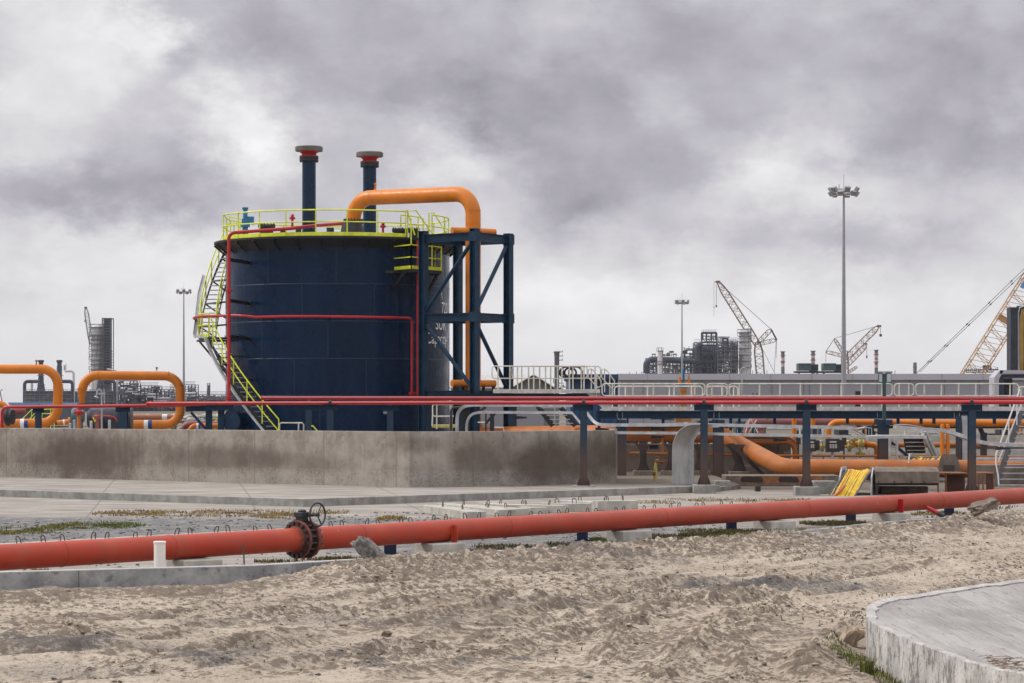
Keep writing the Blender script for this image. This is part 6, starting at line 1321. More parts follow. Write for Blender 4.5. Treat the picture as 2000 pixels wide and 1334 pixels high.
# end plates run back in depth (y), thin in x
def xplate(px, D, L, prof_, m, nm, par, sk=0.0):
    x = Xp(px, D); poly = [(x+sk*(u-0), D+u, z) for u, z in prof_]
    MB().loop(poly, (.045,0,0)).build(nm, M[m], par)
h1 = Zy(914, DA)
prof_ = [(0,0),(0,.25),(.10,.55),(.75,h1),(2.2,h1),(2.85,.5),(2.95,.25),(2.95,0)]
xplate(1638, DA, 3, prof_, 'galv', 'end_plate', r, .22); xplate(1700, DA, 3, prof_, 'galv', 'end_plate', r, .22)
mb = MB(); xL, xR = Xp(1705,DA)+.12, Xp(1838,DA)
mb.loop([(xL, DA+.3, Zy(944,DA)), (xL, DA+.3, h1-.12), (xL, DA+.75, h1), (xL, DA+1.6, h1), (xL, DA+1.6, Zy(944,DA))], (xR-xL,0,0)); mb.build('beam', M['conc_br'], r)
MB().boxmm((xL, DA+.5, Zy(949,DA)), (xR, DA+1.5, Zy(944,DA)-.002)).boxmm((xL,DA+.33,.0),(xL+.08,DA+.6,Zy(944,DA)-.003)).build('underside', M['bds'], r)
for px in (1717, 1749, 1782, 1807): MB().boxmm((Xp(px,DA), DA+.27, Zy(944,DA)), (Xp(px+2.4,DA), DA+.3-.002, Zy(939.5,DA))).build('lug', M['bds'], r)
one(MB().boxmm((Xp(1715,DA+1.9), DA+1.2, 0), (Xp(1806,DA+1.9), DA+2.4, Zy(950.5,DA+1.0))), 'culvert_block', M['conc_br'], 'brownish concrete block below the long brown trough beam', 'concrete block', bevel=.02)
def cables(r, cx0, cx1, D, ztop, fwd, slide, n, mats, zend=.0, rad=.018, back=1.4, seed=1):
    rr_ = random.Random(seed); byk = {}
    for i in range(n):
        t = (i+.5)/n; x = cx0+(cx1-cx0)*t+rr_.uniform(-.02,.02); k = mats[min(int(t*len(mats)), len(mats)-1)] if rr_.random() < .93 else 'cr'
        s_ = slide+rr_.uniform(-.06,.06); zt_ = ztop+rr_.uniform(-.03,.01)+.02*math.sin(t*9)
        pts = [Vector((x+.15, D+back+1.0, zt_-.35)), Vector((x+.08, D+back+.4, zt_-.06)), Vector((x, D+back-.2, zt_)), Vector((x-s_*.10, D+back*.45, zt_-.02)), Vector((x-s_*.36, D+.35, zt_-.16)), Vector((x-s_*.66, D-.05, zt_*.52)), Vector((x-s_*.9, D-.3, zt_*.2+.05)), Vector((x-s_-.1, D-fwd, zend-.03))]
        pts = [Vector(p) for p in smooth3(pts)]
        byk.setdefault(k, MB()).tube(pts, rad*rr_.uniform(.75, 1.25), 6)
    for k, mb in byk.items(): mb.build({'cy':'yellow_cables','cg':'grey_cables','cr':'orange_cables'}[k], M[k], r)
def smooth3(p, k=4):
    out = []
    for i in range(len(p)-1):
        a, b, c, d = [p[max(0, min(len(p)-1, i+j))] for j in (-1, 0, 1, 2)]
        for t in np.linspace(0, 1, k, endpoint=False): t = float(t); out.append(.5*((2*b)+(c-a)*t+(2*a-5*b+4*c-d)*t*t+(3*b-a-3*c+d)*t**3))
    out.append(p[-1]); return out
rc = T('yellow_cable_bundle', (Xp(1670,DA),DA,0), 'bundle of yellow cables spilling over the front trough towards the red pipeline', 'cables')
cables(rc, Xp(1660,DA), Xp(1712,DA), DA, Zy(920,DA), .55, .58, 44, ['cg','cy','cy','cy','cy','cy','cy','cy','cy','cy','cy','cg'], rad=.019)
one(MB().tube([Vector((Xp(x,DA-.6),DA-.6+i*.05,Zy(y,DA-.6))) for i, (x, y) in enumerate(((1612,984),(1622,976),(1634,966),(1645,957),(1652,948)))], .045, 8), 'orange_conduit', M['cr'], 'orange conduit at the left foot of the yellow cable bundle', 'conduit')
DB = 91; r = T('rear_cable_trough', (Xp(1815,DB),DB,0), 'second cable trough behind the first, with a trapezoid end plate', 'cable trough')
h2 = Zy(887,DB)
xplate(1773, DB, 3, [(0,.2),(0,.7),(.6,h2),(2.2,h2),(2.9,.6),(2.9,.2)], 'galv', 'end_plate', r, .22)
MB().loop([(Xp(x,DB-.2), DB-.2, Zy(y,DB-.2)) for x, y in ((1832,926),(1836,896),(1841,887),(1866,887),(1873,902),(1878,930))], (0,.08,0)).build('end_plate', M['conc_br'], r)
MB().boxmm((Xp(1842,DB-.2), DB-.215, Zy(922,DB)), (Xp(1864,DB-.2), DB-.203, Zy(908,DB))).build('dark_opening', M['bds'], r)
MB().boxmm((Xp(1776,DB), DB+.6, .2), (Xp(1835,DB), DB+2.2, h2-.12)).build('bed', M['conc_br'], r)
rc = T('rear_yellow_cables', (Xp(1805,DB),DB,0), 'yellow and grey cables arching over the rear trough', 'cables')
cables(rc, Xp(1795,DB), Xp(1848,DB), DB, Zy(894,DB), .5, .75, 22, ['cy','cg','cy','cy','cg','cy','cg','cy','cg','cy'], zend=.2, rad=.022)
# inclined ladder trough
D4 = 93; r = T('inclined_cable_ladder', (Xp(1790,D4),D4,.8), 'brown inclined cable ladder dropping to the rear trough', 'cable ladder')
q = [(1764,850),(1802,850),(1815,886),(1776,886)]
MB().loop([(Xp(x,D4), D4+(.8 if y > 870 else 0), Zy(y,D4)) for x, y in q], (0,.06,0)).build('cover', M['bds'], r)
for a, b_ in (((1802,848),(1826,893)), ((1807,842),(1833,893))): MB().bar((Xp(a[0],D4), D4-.1, Zy(a[1],D4)), (Xp(b_[0],D4), D4+.2, Zy(b_[1],D4)), .10).build('side_rail', M['galv'], r)
for k in range(4): y_ = 856+k*8; MB().bar((Xp(1766+k*3,D4), D4-.03+k*.16, Zy(y_,D4)), (Xp(1805+k*3,D4), D4-.03+k*.16, Zy(y_,D4)), .03).build('rung', M['galv'], r)
D4 = 91.5; r = T('vertical_cable_ladder', (Xp(1748,D4),D4,.5), 'pale upright cable ladder with flared foot right of the thick column', 'cable ladder')
for x0_, s_ in ((1738,1),(1752,1)): MB().tube([Vector((Xp(x,D4), D4, Zy(y,D4))) for x, y in ((x0_,855),(x0_,895),(x0_+2,905),(x0_+8,914))], .05, 8).build('side_rail', M['galv'], r)
for y_ in (861, 872, 882, 892): MB().bar((Xp(1738,D4), D4, Zy(y_,D4)), (Xp(1752,D4), D4, Zy(y_,D4)), .05).build('rung', M['galv'], r)
one(MB().bar((Xp(1741,94), 94, Zy(864,94)), (Xp(1774,94), 94, Zy(892,94)), .10), 'diagonal_brace', M['navy_beam'], 'navy diagonal brace beside the pale upright cable ladder', 'brace')
# rusty frame
D4 = 80; r = T('rusty_frame', (Xp(1885,D4),D4,0), 'rusty brown steel frame behind the T-post nearest the stair', 'steel frame')
for x0_, x1_ in ((1831,1890),(1912,1943)):
    MB().boxmm((Xp(x0_,D4), D4, Zy(926,D4)), (Xp(x1_,D4), D4+1.4, Zy(923.5,D4))).build('top_plate', M['rust'], r)
for px in (1832.5,1848,1912,1921,1941): MB().boxmm((Xp(px-1.5,D4), D4+.01, 0), (Xp(px+1.5,D4), D4+.1, Zy(926,D4)-.002)).build('leg', M['rust'], r)
MB().boxmm((Xp(1851,D4), D4+.5, 0), (Xp(1890,D4), D4+.55, Zy(926,D4)-.002)).build('panel', mk('dark_rust', (.07,.03,.02), .8), r)
MB().boxmm((Xp(1927,D4), D4+.04, 0), (Xp(1939.3,D4), D4+.09, Zy(926,D4)-.002)).build('panel', bpy.data.materials['dark_rust'], r)
# right plinth + dark trays
one(MB().boxmm((Xp(1903,89), 89, 0), (Xp(2070,89), 90, Zy(908,89))), 'right_plinth', M['conc_br'], 'brown dusty concrete plinth behind the stair foot', 'plinth', bevel=.02)
one(MB().boxmm((Xp(1905,91), 91, Zy(900,91)), (Xp(2070,91), 92, Zy(895,91))).boxmm((Xp(1905,91), 91.1, Zy(906,91)), (Xp(2070,91), 91.9, Zy(900.3,91))), 'dark_flat_tray', M['galv'], 'flat grey tray with a dark underside behind the stair, right edge', 'cable tray')
one(MB().boxmm((Xp(1905,98.5), 98.5, Zy(877,98.5)), (Xp(2070,98.5), 98.8, Zy(873,98.5))).boxmm((Xp(1845,98.5), 98.5, Zy(876,98.5)), (Xp(1904.8,98.5), 98.7, Zy(874,98.5))), 'grey_level_tray', M['conc_br'], 'long level grey-brown tray behind the right end T-post', 'cable tray')
# stair at the right edge
DS = 86.3; r = T('grey_stair', (Xp(1970,DS),DS,0), 'grey steel stair with white handrails at the right edge', 'stair')
pA = Vector((Xp(1944,DS), DS, Zy(952,DS))); pB = Vector((Xp(1996,DS), DS, Zy(803,DS))); w_ = 1.25
for o_ in (0, 1.3): MB().bar(pA+Vector((o_,.0,0)), pB+Vector((o_,0,0)), .05, .2).build('stringer', M['galv'] if o_ else mk('dark_grey_steel', (.13,.13,.14), .5), r)
mb = MB(); nst = 13
for k in range(nst): c = pA.lerp(pB, (k+.4)/nst); mb.box(c+Vector((.66,.02,0)), (1.24,.30,.035))
mb.build('treads', M['galv'], r)
mb = MB(); top = [(1991,760),(1988,770),(1945,886),(1944,904),(1949,930),(1950,950)]
mb.tube([Vector((Xp(x,DS), DS-.08, Zy(y,DS))) for x, y in top], .026, 8); mb.tube([Vector((Xp(x,DS), DS-.08, Zy(y,DS))) for x, y in ((1999,775),(1994,790),(1951,896),(1949,902))], .024, 8)
for x, y0, y1 in ((1969,822,868),(1985,788,830)): mb.tube([(Xp(x,DS), DS-.08, Zy(y0,DS)), (Xp(x,DS), DS-.08, Zy(y1,DS))], .022, 8)
mb.build('hand_rail', M['white'], r)
yrail('platform_rail', [[(1988,762),(1992,756),(2060,756)],[(1994,757),(1994,800)],[(1992,775),(2060,775)]], 88, 'white railing end at the top of the grey stair', 'rail', .05)
# coils of dark cable on the raised walkway
D4 = 105.5; mb = MB()
for c_, rr_ in (((1106,727),.24),((1124,727),.25),((1114,728),.22)):
    for k in range(3): mb.tube([Vector((Xp(c_[0],D4)+math.cos(t)*(rr_+.02*k), D4+.03*k, Zy(c_[1],D4)+math.sin(t)*(rr_*.85+.02*k))) for t in np.linspace(0, 6.283, 25)], .022, 6, cap=False)
mb.tube([Vector((Xp(x,D4),D4,Zy(y,D4))) for x, y in ((1107,745),(1102,738),(1100,720))], .02, 6); one(mb, 'cable_coils', M['rubber'], 'coils of black cable hanging at the raised walkway rail', 'cable coil')
yrail('small_far_rail', [[(960,835),(983,835),(985,845)],[(933,825),(960,825),(960,835)]], 101, 'short cream rail below the grey trays', 'rail', .05)
one(MB().bar((Xp(933,93),93,Zy(806,93)), (Xp(949,93),93,Zy(795,93)), .1).bar((Xp(961,94),94,0), (Xp(961,94),94,Zy(803,94)), .16).bar((Xp(948,94),94,Zy(828,94)), (Xp(968,94),94,Zy(806,94)), .1), 'tray_stand', M['black'], 'dark braced stand holding the grey trays behind the wall', 'tray support')
one(MB().bar((Xp(949,93.5),93.5,0), (Xp(949,93.5),93.5,Zy(806,93.5)), .06), 'thin_post', M['black'], 'thin dark leg beside the braced tray stand', 'tray support')
one(MB().boxmm((Xp(902,104),104.4,.5), (Xp(925,104),104.7,Zy(776,104))), 'tower_panel', M['black'], 'dark panel at the foot of the tower behind the grey tray bends', 'panel')
# ================================================================ DISTANCE
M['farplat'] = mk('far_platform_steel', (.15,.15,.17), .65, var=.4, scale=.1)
# machinery skids in the gap under the walkway, beyond the pale wall
SK = [(1205,1300,812,846,'first from the left'),(1310,1395,812,846,'second from the left'),(1440,1500,815,846,'third, left of the maroon pipes'),(1560,1612,822,846,'fourth, at the bend of the orange pipe'),(1640,1715,828,848,'fifth, under the long orange pipe'),(1760,1835,836,848,'sixth, right of the thick column'),(1860,1925,834,850,'seventh, left of the stair'),(1935,2010,834,850,'last, behind the grey stair')]
for i, (x0, x1, y0, y1, tx) in enumerate(SK):
    D = 122; q = random.Random(i+3); r = T('machinery_skid', (Xp((x0+x1)/2, D), D, 0), 'dark machinery skid below the walkway, '+tx, 'machinery', 'dark machinery skids under the walkway')
    zb, zt_ = 0, Zy(y0, D); mb = MB(); xa_, xb_ = Xp(x0, D), Xp(x1, D); n_ = max(2, int((xb_-xa_)/.55))
    for k in range(n_):
        x = xa_+(xb_-xa_)*k/n_; w_ = (xb_-xa_)/n_*q.uniform(.6, .98); mb.boxmm((x, D+q.uniform(0, 1), 0), (x+w_, D+2.2, zt_*q.uniform(.55, 1)))
    mb.build('casing', M[('navy_far', 'black', 'gdark')[i % 3]], r)
    mb = MB()
    for k in range(14):
        x = q.uniform(xa_, xb_); z = q.uniform(.4, zt_); mb.tube([(x, D-.25, z), (x+q.uniform(.2, 1.2), D-.25, z)] if k % 2 else [(x, D-.3, max(0, z-.8)), (x, D-.3, z)], q.uniform(.02, .06), 6)
    mb.build('pipework', M[('farplat', 'orange_dusty', 'galv')[i % 3]], r)
    mb = MB()
    for k in range(5): x = q.uniform(xa_, xb_); mb.tube([(x, D-.4, 0), (x, D-.4, zt_*q.uniform(.7, 1.05))], .05, 8)
    mb.build('posts', M['galv_lt'] if i % 2 else M['navy_beam'], r)
# grey long building
BD = 320.0; r = T('grey_long_building', (Xp(1600,BD),BD,0), 'long low grey clad industrial building behind the walkway', 'building')
xL, xR = Xp(1206,BD), Xp(2080,BD); zT = Zy(730,BD); zE = Zy(742,BD)
MB().boxmm((xL+.3, BD+.4, 0), (xR, BD+40, zE)).build('wall', M['bldg'], r)
MB().boxmm((xL, BD, zE), (xR, BD+41, zT)).build('fascia', M['fascia'], r)
mb = MB()
for px in (1257,1310,1371,1430,1508,1570,1582,1640,1714,1778,1846,1914): mb.boxmm((Xp(px-.5,BD), BD+.33, 0), (Xp(px+.5,BD), BD+.39, zE))
mb.build('panel_joint', mk('joint_dark', (.16,.16,.18), .6), r)
mb = MB()
for px in (1264,1345,1425,1505,1585,1665,1840,1920): mb.boxmm((Xp(px-.3,BD), BD-.06, zE), (Xp(px+.3,BD), BD-.005, zT))
mb.build('fascia_joint', M['bldg'], r)
# blue building left end
B2 = 165; r = T('blue_building', (Xp(1160,B2),B2,0), 'dark blue clad building left of the long grey one', 'building')
MB().boxmm((Xp(1114,B2), B2, 0), (Xp(1207,B2), B2+14, Zy(736,B2))).build('wall', M['blue_wall'], r)
MB().boxmm((Xp(1110,B2), B2-.5, Zy(741,B2)), (Xp(1207,B2), B2+14.4, Zy(731,B2))).build('roof_edge', mk('dark_blue_trim', (.012,.035,.09), .5), r)
mb = MB()
for px in range(1120, 1206, 12): mb.boxmm((Xp(px,B2), B2-.04, 0), (Xp(px,B2)+.05, B2-.004, Zy(742,B2)))
mb.build('cladding_rib', M['navy_beam'], r)
# gabled shed and pale roof
B3 = 150; r = T('gabled_shed', (Xp(1040,B3),B3,0), 'grey gabled shed seen through the raised walkway rails', 'shed')
pts = [(1004,845),(1004,755),(1042,735),(1082,757),(1082,845)]
MB().loop([(Xp(x,B3), B3, Zy(y,B3) if y < 800 else 0) for x, y in pts], (0,12,0)).build('wall', mk('dark_grey_shed', (.15,.145,.14), .7), r)
a, b_, c_ = (1001,757),(1042,732.5),(1085,759)
for p, q in ((a, b_), (b_, c_)): MB().loop([(Xp(p[0],B3), B3-.3, Zy(p[1],B3)), (Xp(q[0],B3), B3-.3, Zy(q[1],B3)), (Xp(q[0],B3), B3-.3, Zy(q[1]-1.6,B3)), (Xp(p[0],B3), B3-.3, Zy(p[1]-1.6,B3))], (0,12.6,0)).build('roof', M['roofgrey'], r)
B4 = 210; r = T('pale_roofed_shed', (Xp(985,B4),B4,0), 'low shed with a pale roof just right of the tower', 'shed')
MB().boxmm((Xp(880,B4), B4, 0), (Xp(1062,B4), B4+15, Zy(757,B4))).build('wall', M['bldg'], r)
MB().loop([(Xp(878,B4), B4-.4, Zy(757,B4)), (Xp(1080,B4), B4-.4, Zy(757,B4)), (Xp(1080,B4), B4-.4, Zy(756,B4)), (Xp(1052,B4), B4+7, Zy(731,B4)), (Xp(878,B4), B4+7, Zy(731,B4))], (0,.3,0)).loop([(Xp(878,B4), B4-.4, Zy(756.5,B4)), (Xp(1060,B4), B4-.4, Zy(756.5,B4)), (Xp(1052,B4), B4+7, Zy(731,B4)), (Xp(878,B4), B4+7, Zy(731,B4))], (0,0,-.1)).build('roof', mk('pale_sheet_roof', (.42,.40,.38), .7), r)
one(MB().boxmm((Xp(885,B3-25), B3-25, 0), (Xp(1062,B3-25), B3-22, Zy(792,B3-25))), 'grey_cabin', M['bldg'], 'low grey cabin wall below the raised walkway', 'cabin')
r = T('blue_shed', (Xp(69,330), 330, 0), 'low shed with a light blue roof far left behind the orange loop', 'shed')
MB().boxmm((Xp(20,330), 330, 0), (Xp(112,330), 350, Zy(791,330))).build('wall', M['fardark'], r); MB().boxmm((Xp(18,330), 329.5, Zy(790.9,330)), (Xp(114,330), 350.5, Zy(786,330))).build('roof', M['blue_lt'], r)
# small exhaust stack
B5 = 230; c = (Xp(1087.5,B5), B5, 0); r = T('grey_exhaust_stack', c, 'grey exhaust stack with platforms rising behind the raised walkway', 'stack')
MB().lathe(c, [(.22,0),(.22,Zy(696,B5)),(.24,Zy(694,B5)),(.24,Zy(690,B5)),(.30,Zy(688,B5)),(.26,Zy(686,B5)),(0,Zy(686,B5))], 20).build('stack', M['farsteel'], r)
mb = MB()
for py in (688,696,704): mb.boxmm((c[0]+.2, B5-.2, Zy(py,B5)), (c[0]+.55, B5+.2, Zy(py,B5)+.06)); mb.bar((c[0]+.5, B5, Zy(py,B5)), (c[0]+.5, B5, Zy(py-4,B5)), .04)
for i in range(30): x = c[0]+random.uniform(-.3,.6); z = random.uniform(Zy(765,B5), Zy(730,B5)); mb.bar((x, B5-.3, z), (x+random.choice((0,.4)), B5-.3, z+random.choice((0,.5))), .07)
mb.build('fittings', M['farsteel'], r)

# rooftop dark enclosures
for px, w_, tx in ((1579,21,'left'),(1628,21,'right')):
    D4 = 328; x = Xp(px, D4); r = T('rooftop_unit', (x, D4, Zy(728,D4)), 'dark green enclosure on a stand behind the roof edge, %s one of two' % tx, 'rooftop unit', 'dark green rooftop enclosures')
    z0_, z1_ = Zy(726,D4), Zy(709.5,D4); hw_ = w_/F*D4
    MB().boxmm((x-hw_+.1, D4, z0_+.15), (x+hw_*.25, D4+2.6, z1_)).boxmm((x+hw_*.27, D4+.1, z0_+.1), (x+hw_-.1, D4+2.4, z1_-.12)).build('case', M['gdark'], r)
    mb = MB()
    for k in range(7): mb.boxmm((x+hw_*.3+k*.12, D4+.02, z0_+.2), (x+hw_*.3+k*.12+.05, D4+.09, z1_-.2))
    mb.boxmm((x-hw_*.9, D4-.02, z1_-.25), (x+hw_*.2, D4-.002, z1_-.18)); mb.build('louvre', M['black'], r)
    MB().boxmm((x-hw_-.3, D4+.2, z0_-.15), (x+hw_+.2, D4+2.3, z0_+.08)).boxmm((x-hw_+.1, D4+.3, zT), (x-hw_+.3, D4+.5, z0_-.16)).boxmm((x+hw_-.3, D4+.3, zT), (x+hw_-.1, D4+.5, z0_-.16)).build('stand', M['black'], r)
# ---- high masts
def mast(px, D, ytop, lab, nl=12, lod=1):
    x = Xp(px, D); zt = Zy(ytop, D); r = T('high_mast', (x, D, 0), lab, 'floodlight mast', 'high mast floodlights')
    MB().lathe((x, D, 0), [(.33,0),(.31,3),(.12,zt-.9),(.12,zt-.6),(0,zt-.6)], 16).build('pole', M['mast'], r, ang=60)
    MB().tube([(x, D, zt-.6), (x, D, zt+1.3)], .03, 6).tube([(x-.55, D, zt-.3), (x-.55, D, zt+.1)], .05, 6).build('lightning_rod', M['mast'], r)
    R0 = 1.35; zr_ = zt-.85; mb = MB(); mb.tube([(x+math.cos(t)*R0, D+math.sin(t)*R0, zr_) for t in np.linspace(0, 6.2832, 33)], .06, 8, cap=False)
    for k in range(5): t = k*6.2832/5+.3; mb.bar((x, D, zr_-.25), (x+math.cos(t)*R0, D+math.sin(t)*R0, zr_), .07)
    mb.lathe((x, D, zr_-.35), [(.15,0),(.3,.05),(.3,.2),(.15,.3)], 14); mb.build('ring_carriage', M['lamp'], r)
    for k in range(nl):
        t = k*6.2832/nl+.15; o_ = Vector((math.cos(t), math.sin(t), 0)); c = Vector((x, D, zr_))+o_*(R0+.22); s_ = Vector((-o_.y, o_.x, 0))
        up_ = .34 if k % 2 else -.16
        Mx = Matrix((s_, o_, Vector((0,0,1)))).transposed() @ Matrix.Rotation(R(-35), 3, 'X')
        MB().box(c+Vector((0,0,up_)), (.66,.34,.56), M=Mx).bar(c-o_*.2, c+Vector((0,0,up_)), .07).build('floodlight', M['lamp'], r)
mast(1648, 300, 362, 'tall floodlight mast on the right, nearest and highest of the three')
mast(1332, 640, 584, 'distant floodlight mast in front of the dark refinery unit')
mast(359, 590, 563, 'distant floodlight mast just left of the tank stair')
# ---- red/white chimneys
def chimney(px, D, ytop, ybot, w, tx, bands):
    x = Xp(px, D); r = T('banded_chimney', (x, D, 0), 'red and white banded chimney '+tx, 'chimney', 'banded chimneys behind the building'); z1_, z0_ = Zy(ytop, D), 0
    rr_ = w/2/F*D; n = len(bands); zz = Zy(ybot, D)
    MB().lathe((x, D, 0), [(rr_,0),(rr_,zz)], 20).build('base_shaft', M['farsteel'], r)
    for k, b in enumerate(bands):
        a_ = zz+(z1_-zz)*k/n; c_ = zz+(z1_-zz)*(k+1)/n; MB().lathe((x, D, 0), [(rr_,a_),(rr_,c_),(rr_*.6,c_),(rr_*.6,c_-.05)], 20).build('band', M[{'r':'chred','w':'chwhite','g':'farsteel'}[b]], r)
    mb = MB()
    for f in (.98, .72, .3): zc_ = zz+(z1_-zz)*f; mb.lathe((x, D, zc_), [(rr_,0),(rr_*1.45,0),(rr_*1.45,.25),(rr_,.25)], 16)
    mb.build('gallery', M['farsteel'], r)
chimney(1529, 850, 687, 716, 7, 'left of the rooftop enclosures', 'wrwrg'); chimney(1588, 860, 686, 712, 7.5, 'behind the left rooftop enclosure', 'rwrwrg'); chimney(1711.5, 850, 684, 718, 7, 'right of the tall mast', 'wrwrwrg')
one(MB().lathe((Xp(1787,600),600,0), [(.42,0),(.42,Zy(708,600)),(0,Zy(708,600))], 16).lathe((Xp(1787,600),600,Zy(718,600)), [(.42,0),(.5,.02),(.5,.2),(.42,.22)], 16), 'grey_stub_stack', M['farsteel'], 'plain grey stub stack left of the crane cables', 'stack')

# ---- lattice booms
def lattice(mb, p, q, w0, w1, wm, side=Vector((0,1,0)), nb=20, t=.12, tm=None, tl=.55):
    p = Vector(p); q = Vector(q); d = (q-p); L = d.length; d.normalize(); a = side.normalized(); b = a.cross(d).normalized()
    def wd(f): return w0+(wm-w0)*min(1, f/.15) if f < .5 else w1+(wm-w1)*min(1, (1-f)/.15)
    cs = []
    for i in range(nb+1):
        f = i/nb; c = p+d*L*f; w_ = wd(f)/2; cs.append([c+a*sx*w_+b*sy*w_ for sx, sy in ((-1,-1),(1,-1),(1,1),(-1,1))])
    for i in range(nb):
        for k in range(4):
            mb.bar(cs[i][k], cs[i+1][k], t); k2 = (k+1) % 4
            mb.bar(cs[i][k] if i % 2 else cs[i][k2], cs[i+1][k2] if i % 2 else cs[i+1][k], t*tl)
            if i % 2 == 0: mb.bar(cs[i][k], cs[i][k2], t*tl)
# crane 1
def Q(px, py, D): return P(px, py, D)
D4 = 900; r = T('luffing_crane', (Q(1482,727,D4).x, D4, 0), 'tall lattice crane with a long luffing jib behind the insulated column', 'crane')
mb = MB(); lattice(mb, Q(1479,672,D4), Q(1403,551,D4), 2.0, 1.0, 2.3, nb=18, t=.24); mb.build('jib', M['cranered'], r)
mb = MB(); lattice(mb, Q(1490,790,D4), Q(1480,668,D4), 3, 1.5, 2.8, nb=13, t=.24); mb.build('main_boom', M['cranered'], r)
mb = MB(); lattice(mb, Q(1480,670,D4), Q(1506,643,D4), .6, .3, 1.5, nb=6, t=.18); mb.build('upper_strut', M['cranered'], r); mb = MB(); lattice(mb, Q(1480,672,D4), Q(1516,664,D4), .6, .3, 1.4, nb=6, t=.18); mb.build('lower_strut', M['cranered'], r)
MB().bar(Q(1403,551,D4), Q(1506,643,D4), .16).bar(Q(1506,643,D4), Q(1517,664,D4), .5).bar(Q(1516,664,D4), Q(1512,727,D4), .12).bar(Q(1517,664,D4), Q(1516,700,D4), .12).bar(Q(1488,680,D4), Q(1514,730,D4), .12).bar(Q(1506,643,D4), Q(1455,700,D4), .0001).build('pendant_ropes', M['black'], r)
MB().bar(Q(1399,555,D4), Q(1399,597,D4), .13).box(Q(1399,598,D4), (.5,.4,.7)).bar(Q(1394.5,552,D4), Q(1394.5,618,D4), .08).box(Q(1394.5,600,D4), (.3,.3,.3)).build('hook_block', M['black'], r)
MB().box(Q(1402,550.5,D4), (1.3,.8,.8)).bar(Q(1395,551,D4), Q(1402,550,D4), .35).build('jib_head', M['cranered'], r)
# crane 2
D4 = 950; r = T('lattice_crane', (Q(1654,727,D4).x, D4, 0), 'red and white lattice crane behind the tall mast, jib pointing up right', 'crane')
mb = MB(); lattice(mb, Q(1652,700,D4), Q(1717,636,D4), .8, .6, 2.0, nb=12, t=.22); mb.build('jib', M['cranered'], r)
mb = MB(); lattice(mb, Q(1651,790,D4), Q(1650,685,D4), 1.8, 1.8, 2.4, nb=12, t=.24); mb.build('mast', M['cranered'], r)
mb = MB(); lattice(mb, Q(1650,696,D4), Q(1613,687,D4), .6, .3, 1.2, nb=6, t=.18); lattice(mb, Q(1650,694,D4), Q(1630,662,D4), .5, .3, 1.1, nb=10, t=.16); mb.build('back_strut', M['cranered'], r)
MB().bar(Q(1613,687,D4), Q(1630,661,D4), .2).bar(Q(1630,661,D4), Q(1716,636,D4), .15).bar(Q(1613,687,D4), Q(1613,708,D4), .12).bar(Q(1720,640,D4), Q(1720,654,D4), .15).box(Q(1720,655,D4), (.9,.5,.9)).build('ropes', M['black'], r)
MB().box(Q(1717,637,D4), (1.6,.8,.8)).build('jib_head', M['cranered'], r)
D4 = 1000; r = T('far_pale_crane', (Q(1652,727,D4).x, D4, 0), 'paler smaller crane jib just below the red and white crane', 'crane')
mb = MB(); lattice(mb, Q(1652,716,D4), Q(1692,674,D4), .8, .5, 1.8, nb=14, t=.16); lattice(mb, Q(1656,728,D4), Q(1674,716,D4), .8, .5, 1.0, nb=8, t=.16); mb.build('jib', M['cranered'], r)
MB().bar(Q(1693,676,D4), Q(1693,696,D4), .14).box(Q(1693,697,D4), (.5,.5,1.0)).box(Q(1692,672,D4), (.8,.6,.6)).build('hook_block', M['black'], r)
# big yellow boom
D4 = 380; r = T('yellow_crane_boom', (Q(1905,727,D4).x, D4, 0), 'large yellow-brown lattice crane boom leaning up out of the right edge', 'crane')
mb = MB(); p = Q(1862,790,D4); q = Q(2076,450,D4); lattice(mb, p, q, 2.6, 2.6, 2.75, side=Vector((0,1,.0)), nb=30, t=.13, tl=.5); mb.build('boom', M['craneyel'], r)
c = p.lerp(q, .475); dd = (q-p).normalized(); bb = Vector((0,1,0)).cross(dd).normalized(); MB().bar(c-bb*1.5-Vector((0,1.45,0)), c+bb*1.5-Vector((0,1.45,0)), .25, .9).build('boom_joint', M['craneyel'], r)
cc = Q(1996,554,D4); MB().box(cc-Vector((0,1.6,0)), (.5,.3,1.6), M=Matrix.Rotation(R(28), 3, 'Y')).build('blue_winch', M['blue_lt'], r)
MB().bar(Q(1790,729,D4), Q(2060,467,D4), .065).bar(Q(1796,727,D4), Q(2060,475,D4), .065).build('pendant_ropes', M['rope'], r)
mb = MB()
for f in (.08,.2,.36,.52,.68,.8):
    for a, b_ in (((1790,729),(2060,467)),((1796,727),(2060,475))):
        s_ = Vector(Q(a[0],a[1],D4)).lerp(Q(b_[0],b_[1],D4), f); s2 = Vector(Q(a[0],a[1],D4)).lerp(Q(b_[0],b_[1],D4), f+.012); mb.bar(s_, s2, .17)
mb.build('rope_socket', M['black'], r)
D4 = 700; r = T('far_gantry', (Q(1930,727,D4).x, D4, 0), 'low dark gantry with railings beyond the foot of the yellow boom', 'gantry')
mb = MB(); mb.bar(Q(1884,723,D4), Q(1950,722,D4), .35); mb.bar(Q(1886,727,D4), Q(1950,726.5,D4), .3)
for k in range(18): x = 1884+k*3.8; mb.bar(Q(x,728,D4), Q(x,720-(k % 3),D4), .14)
mb.bar(Q(1935,723,D4), Q(1935,709,D4), .25); mb.box(Q(1926,717,D4), (1.6,1,1.0)); mb.bar(Q(1918,716,D4), Q(1934,713,D4), .15); mb.bar(Q(1940,716,D4), Q(1950,718,D4), .1); mb.build('frame', M['fardark'], r)
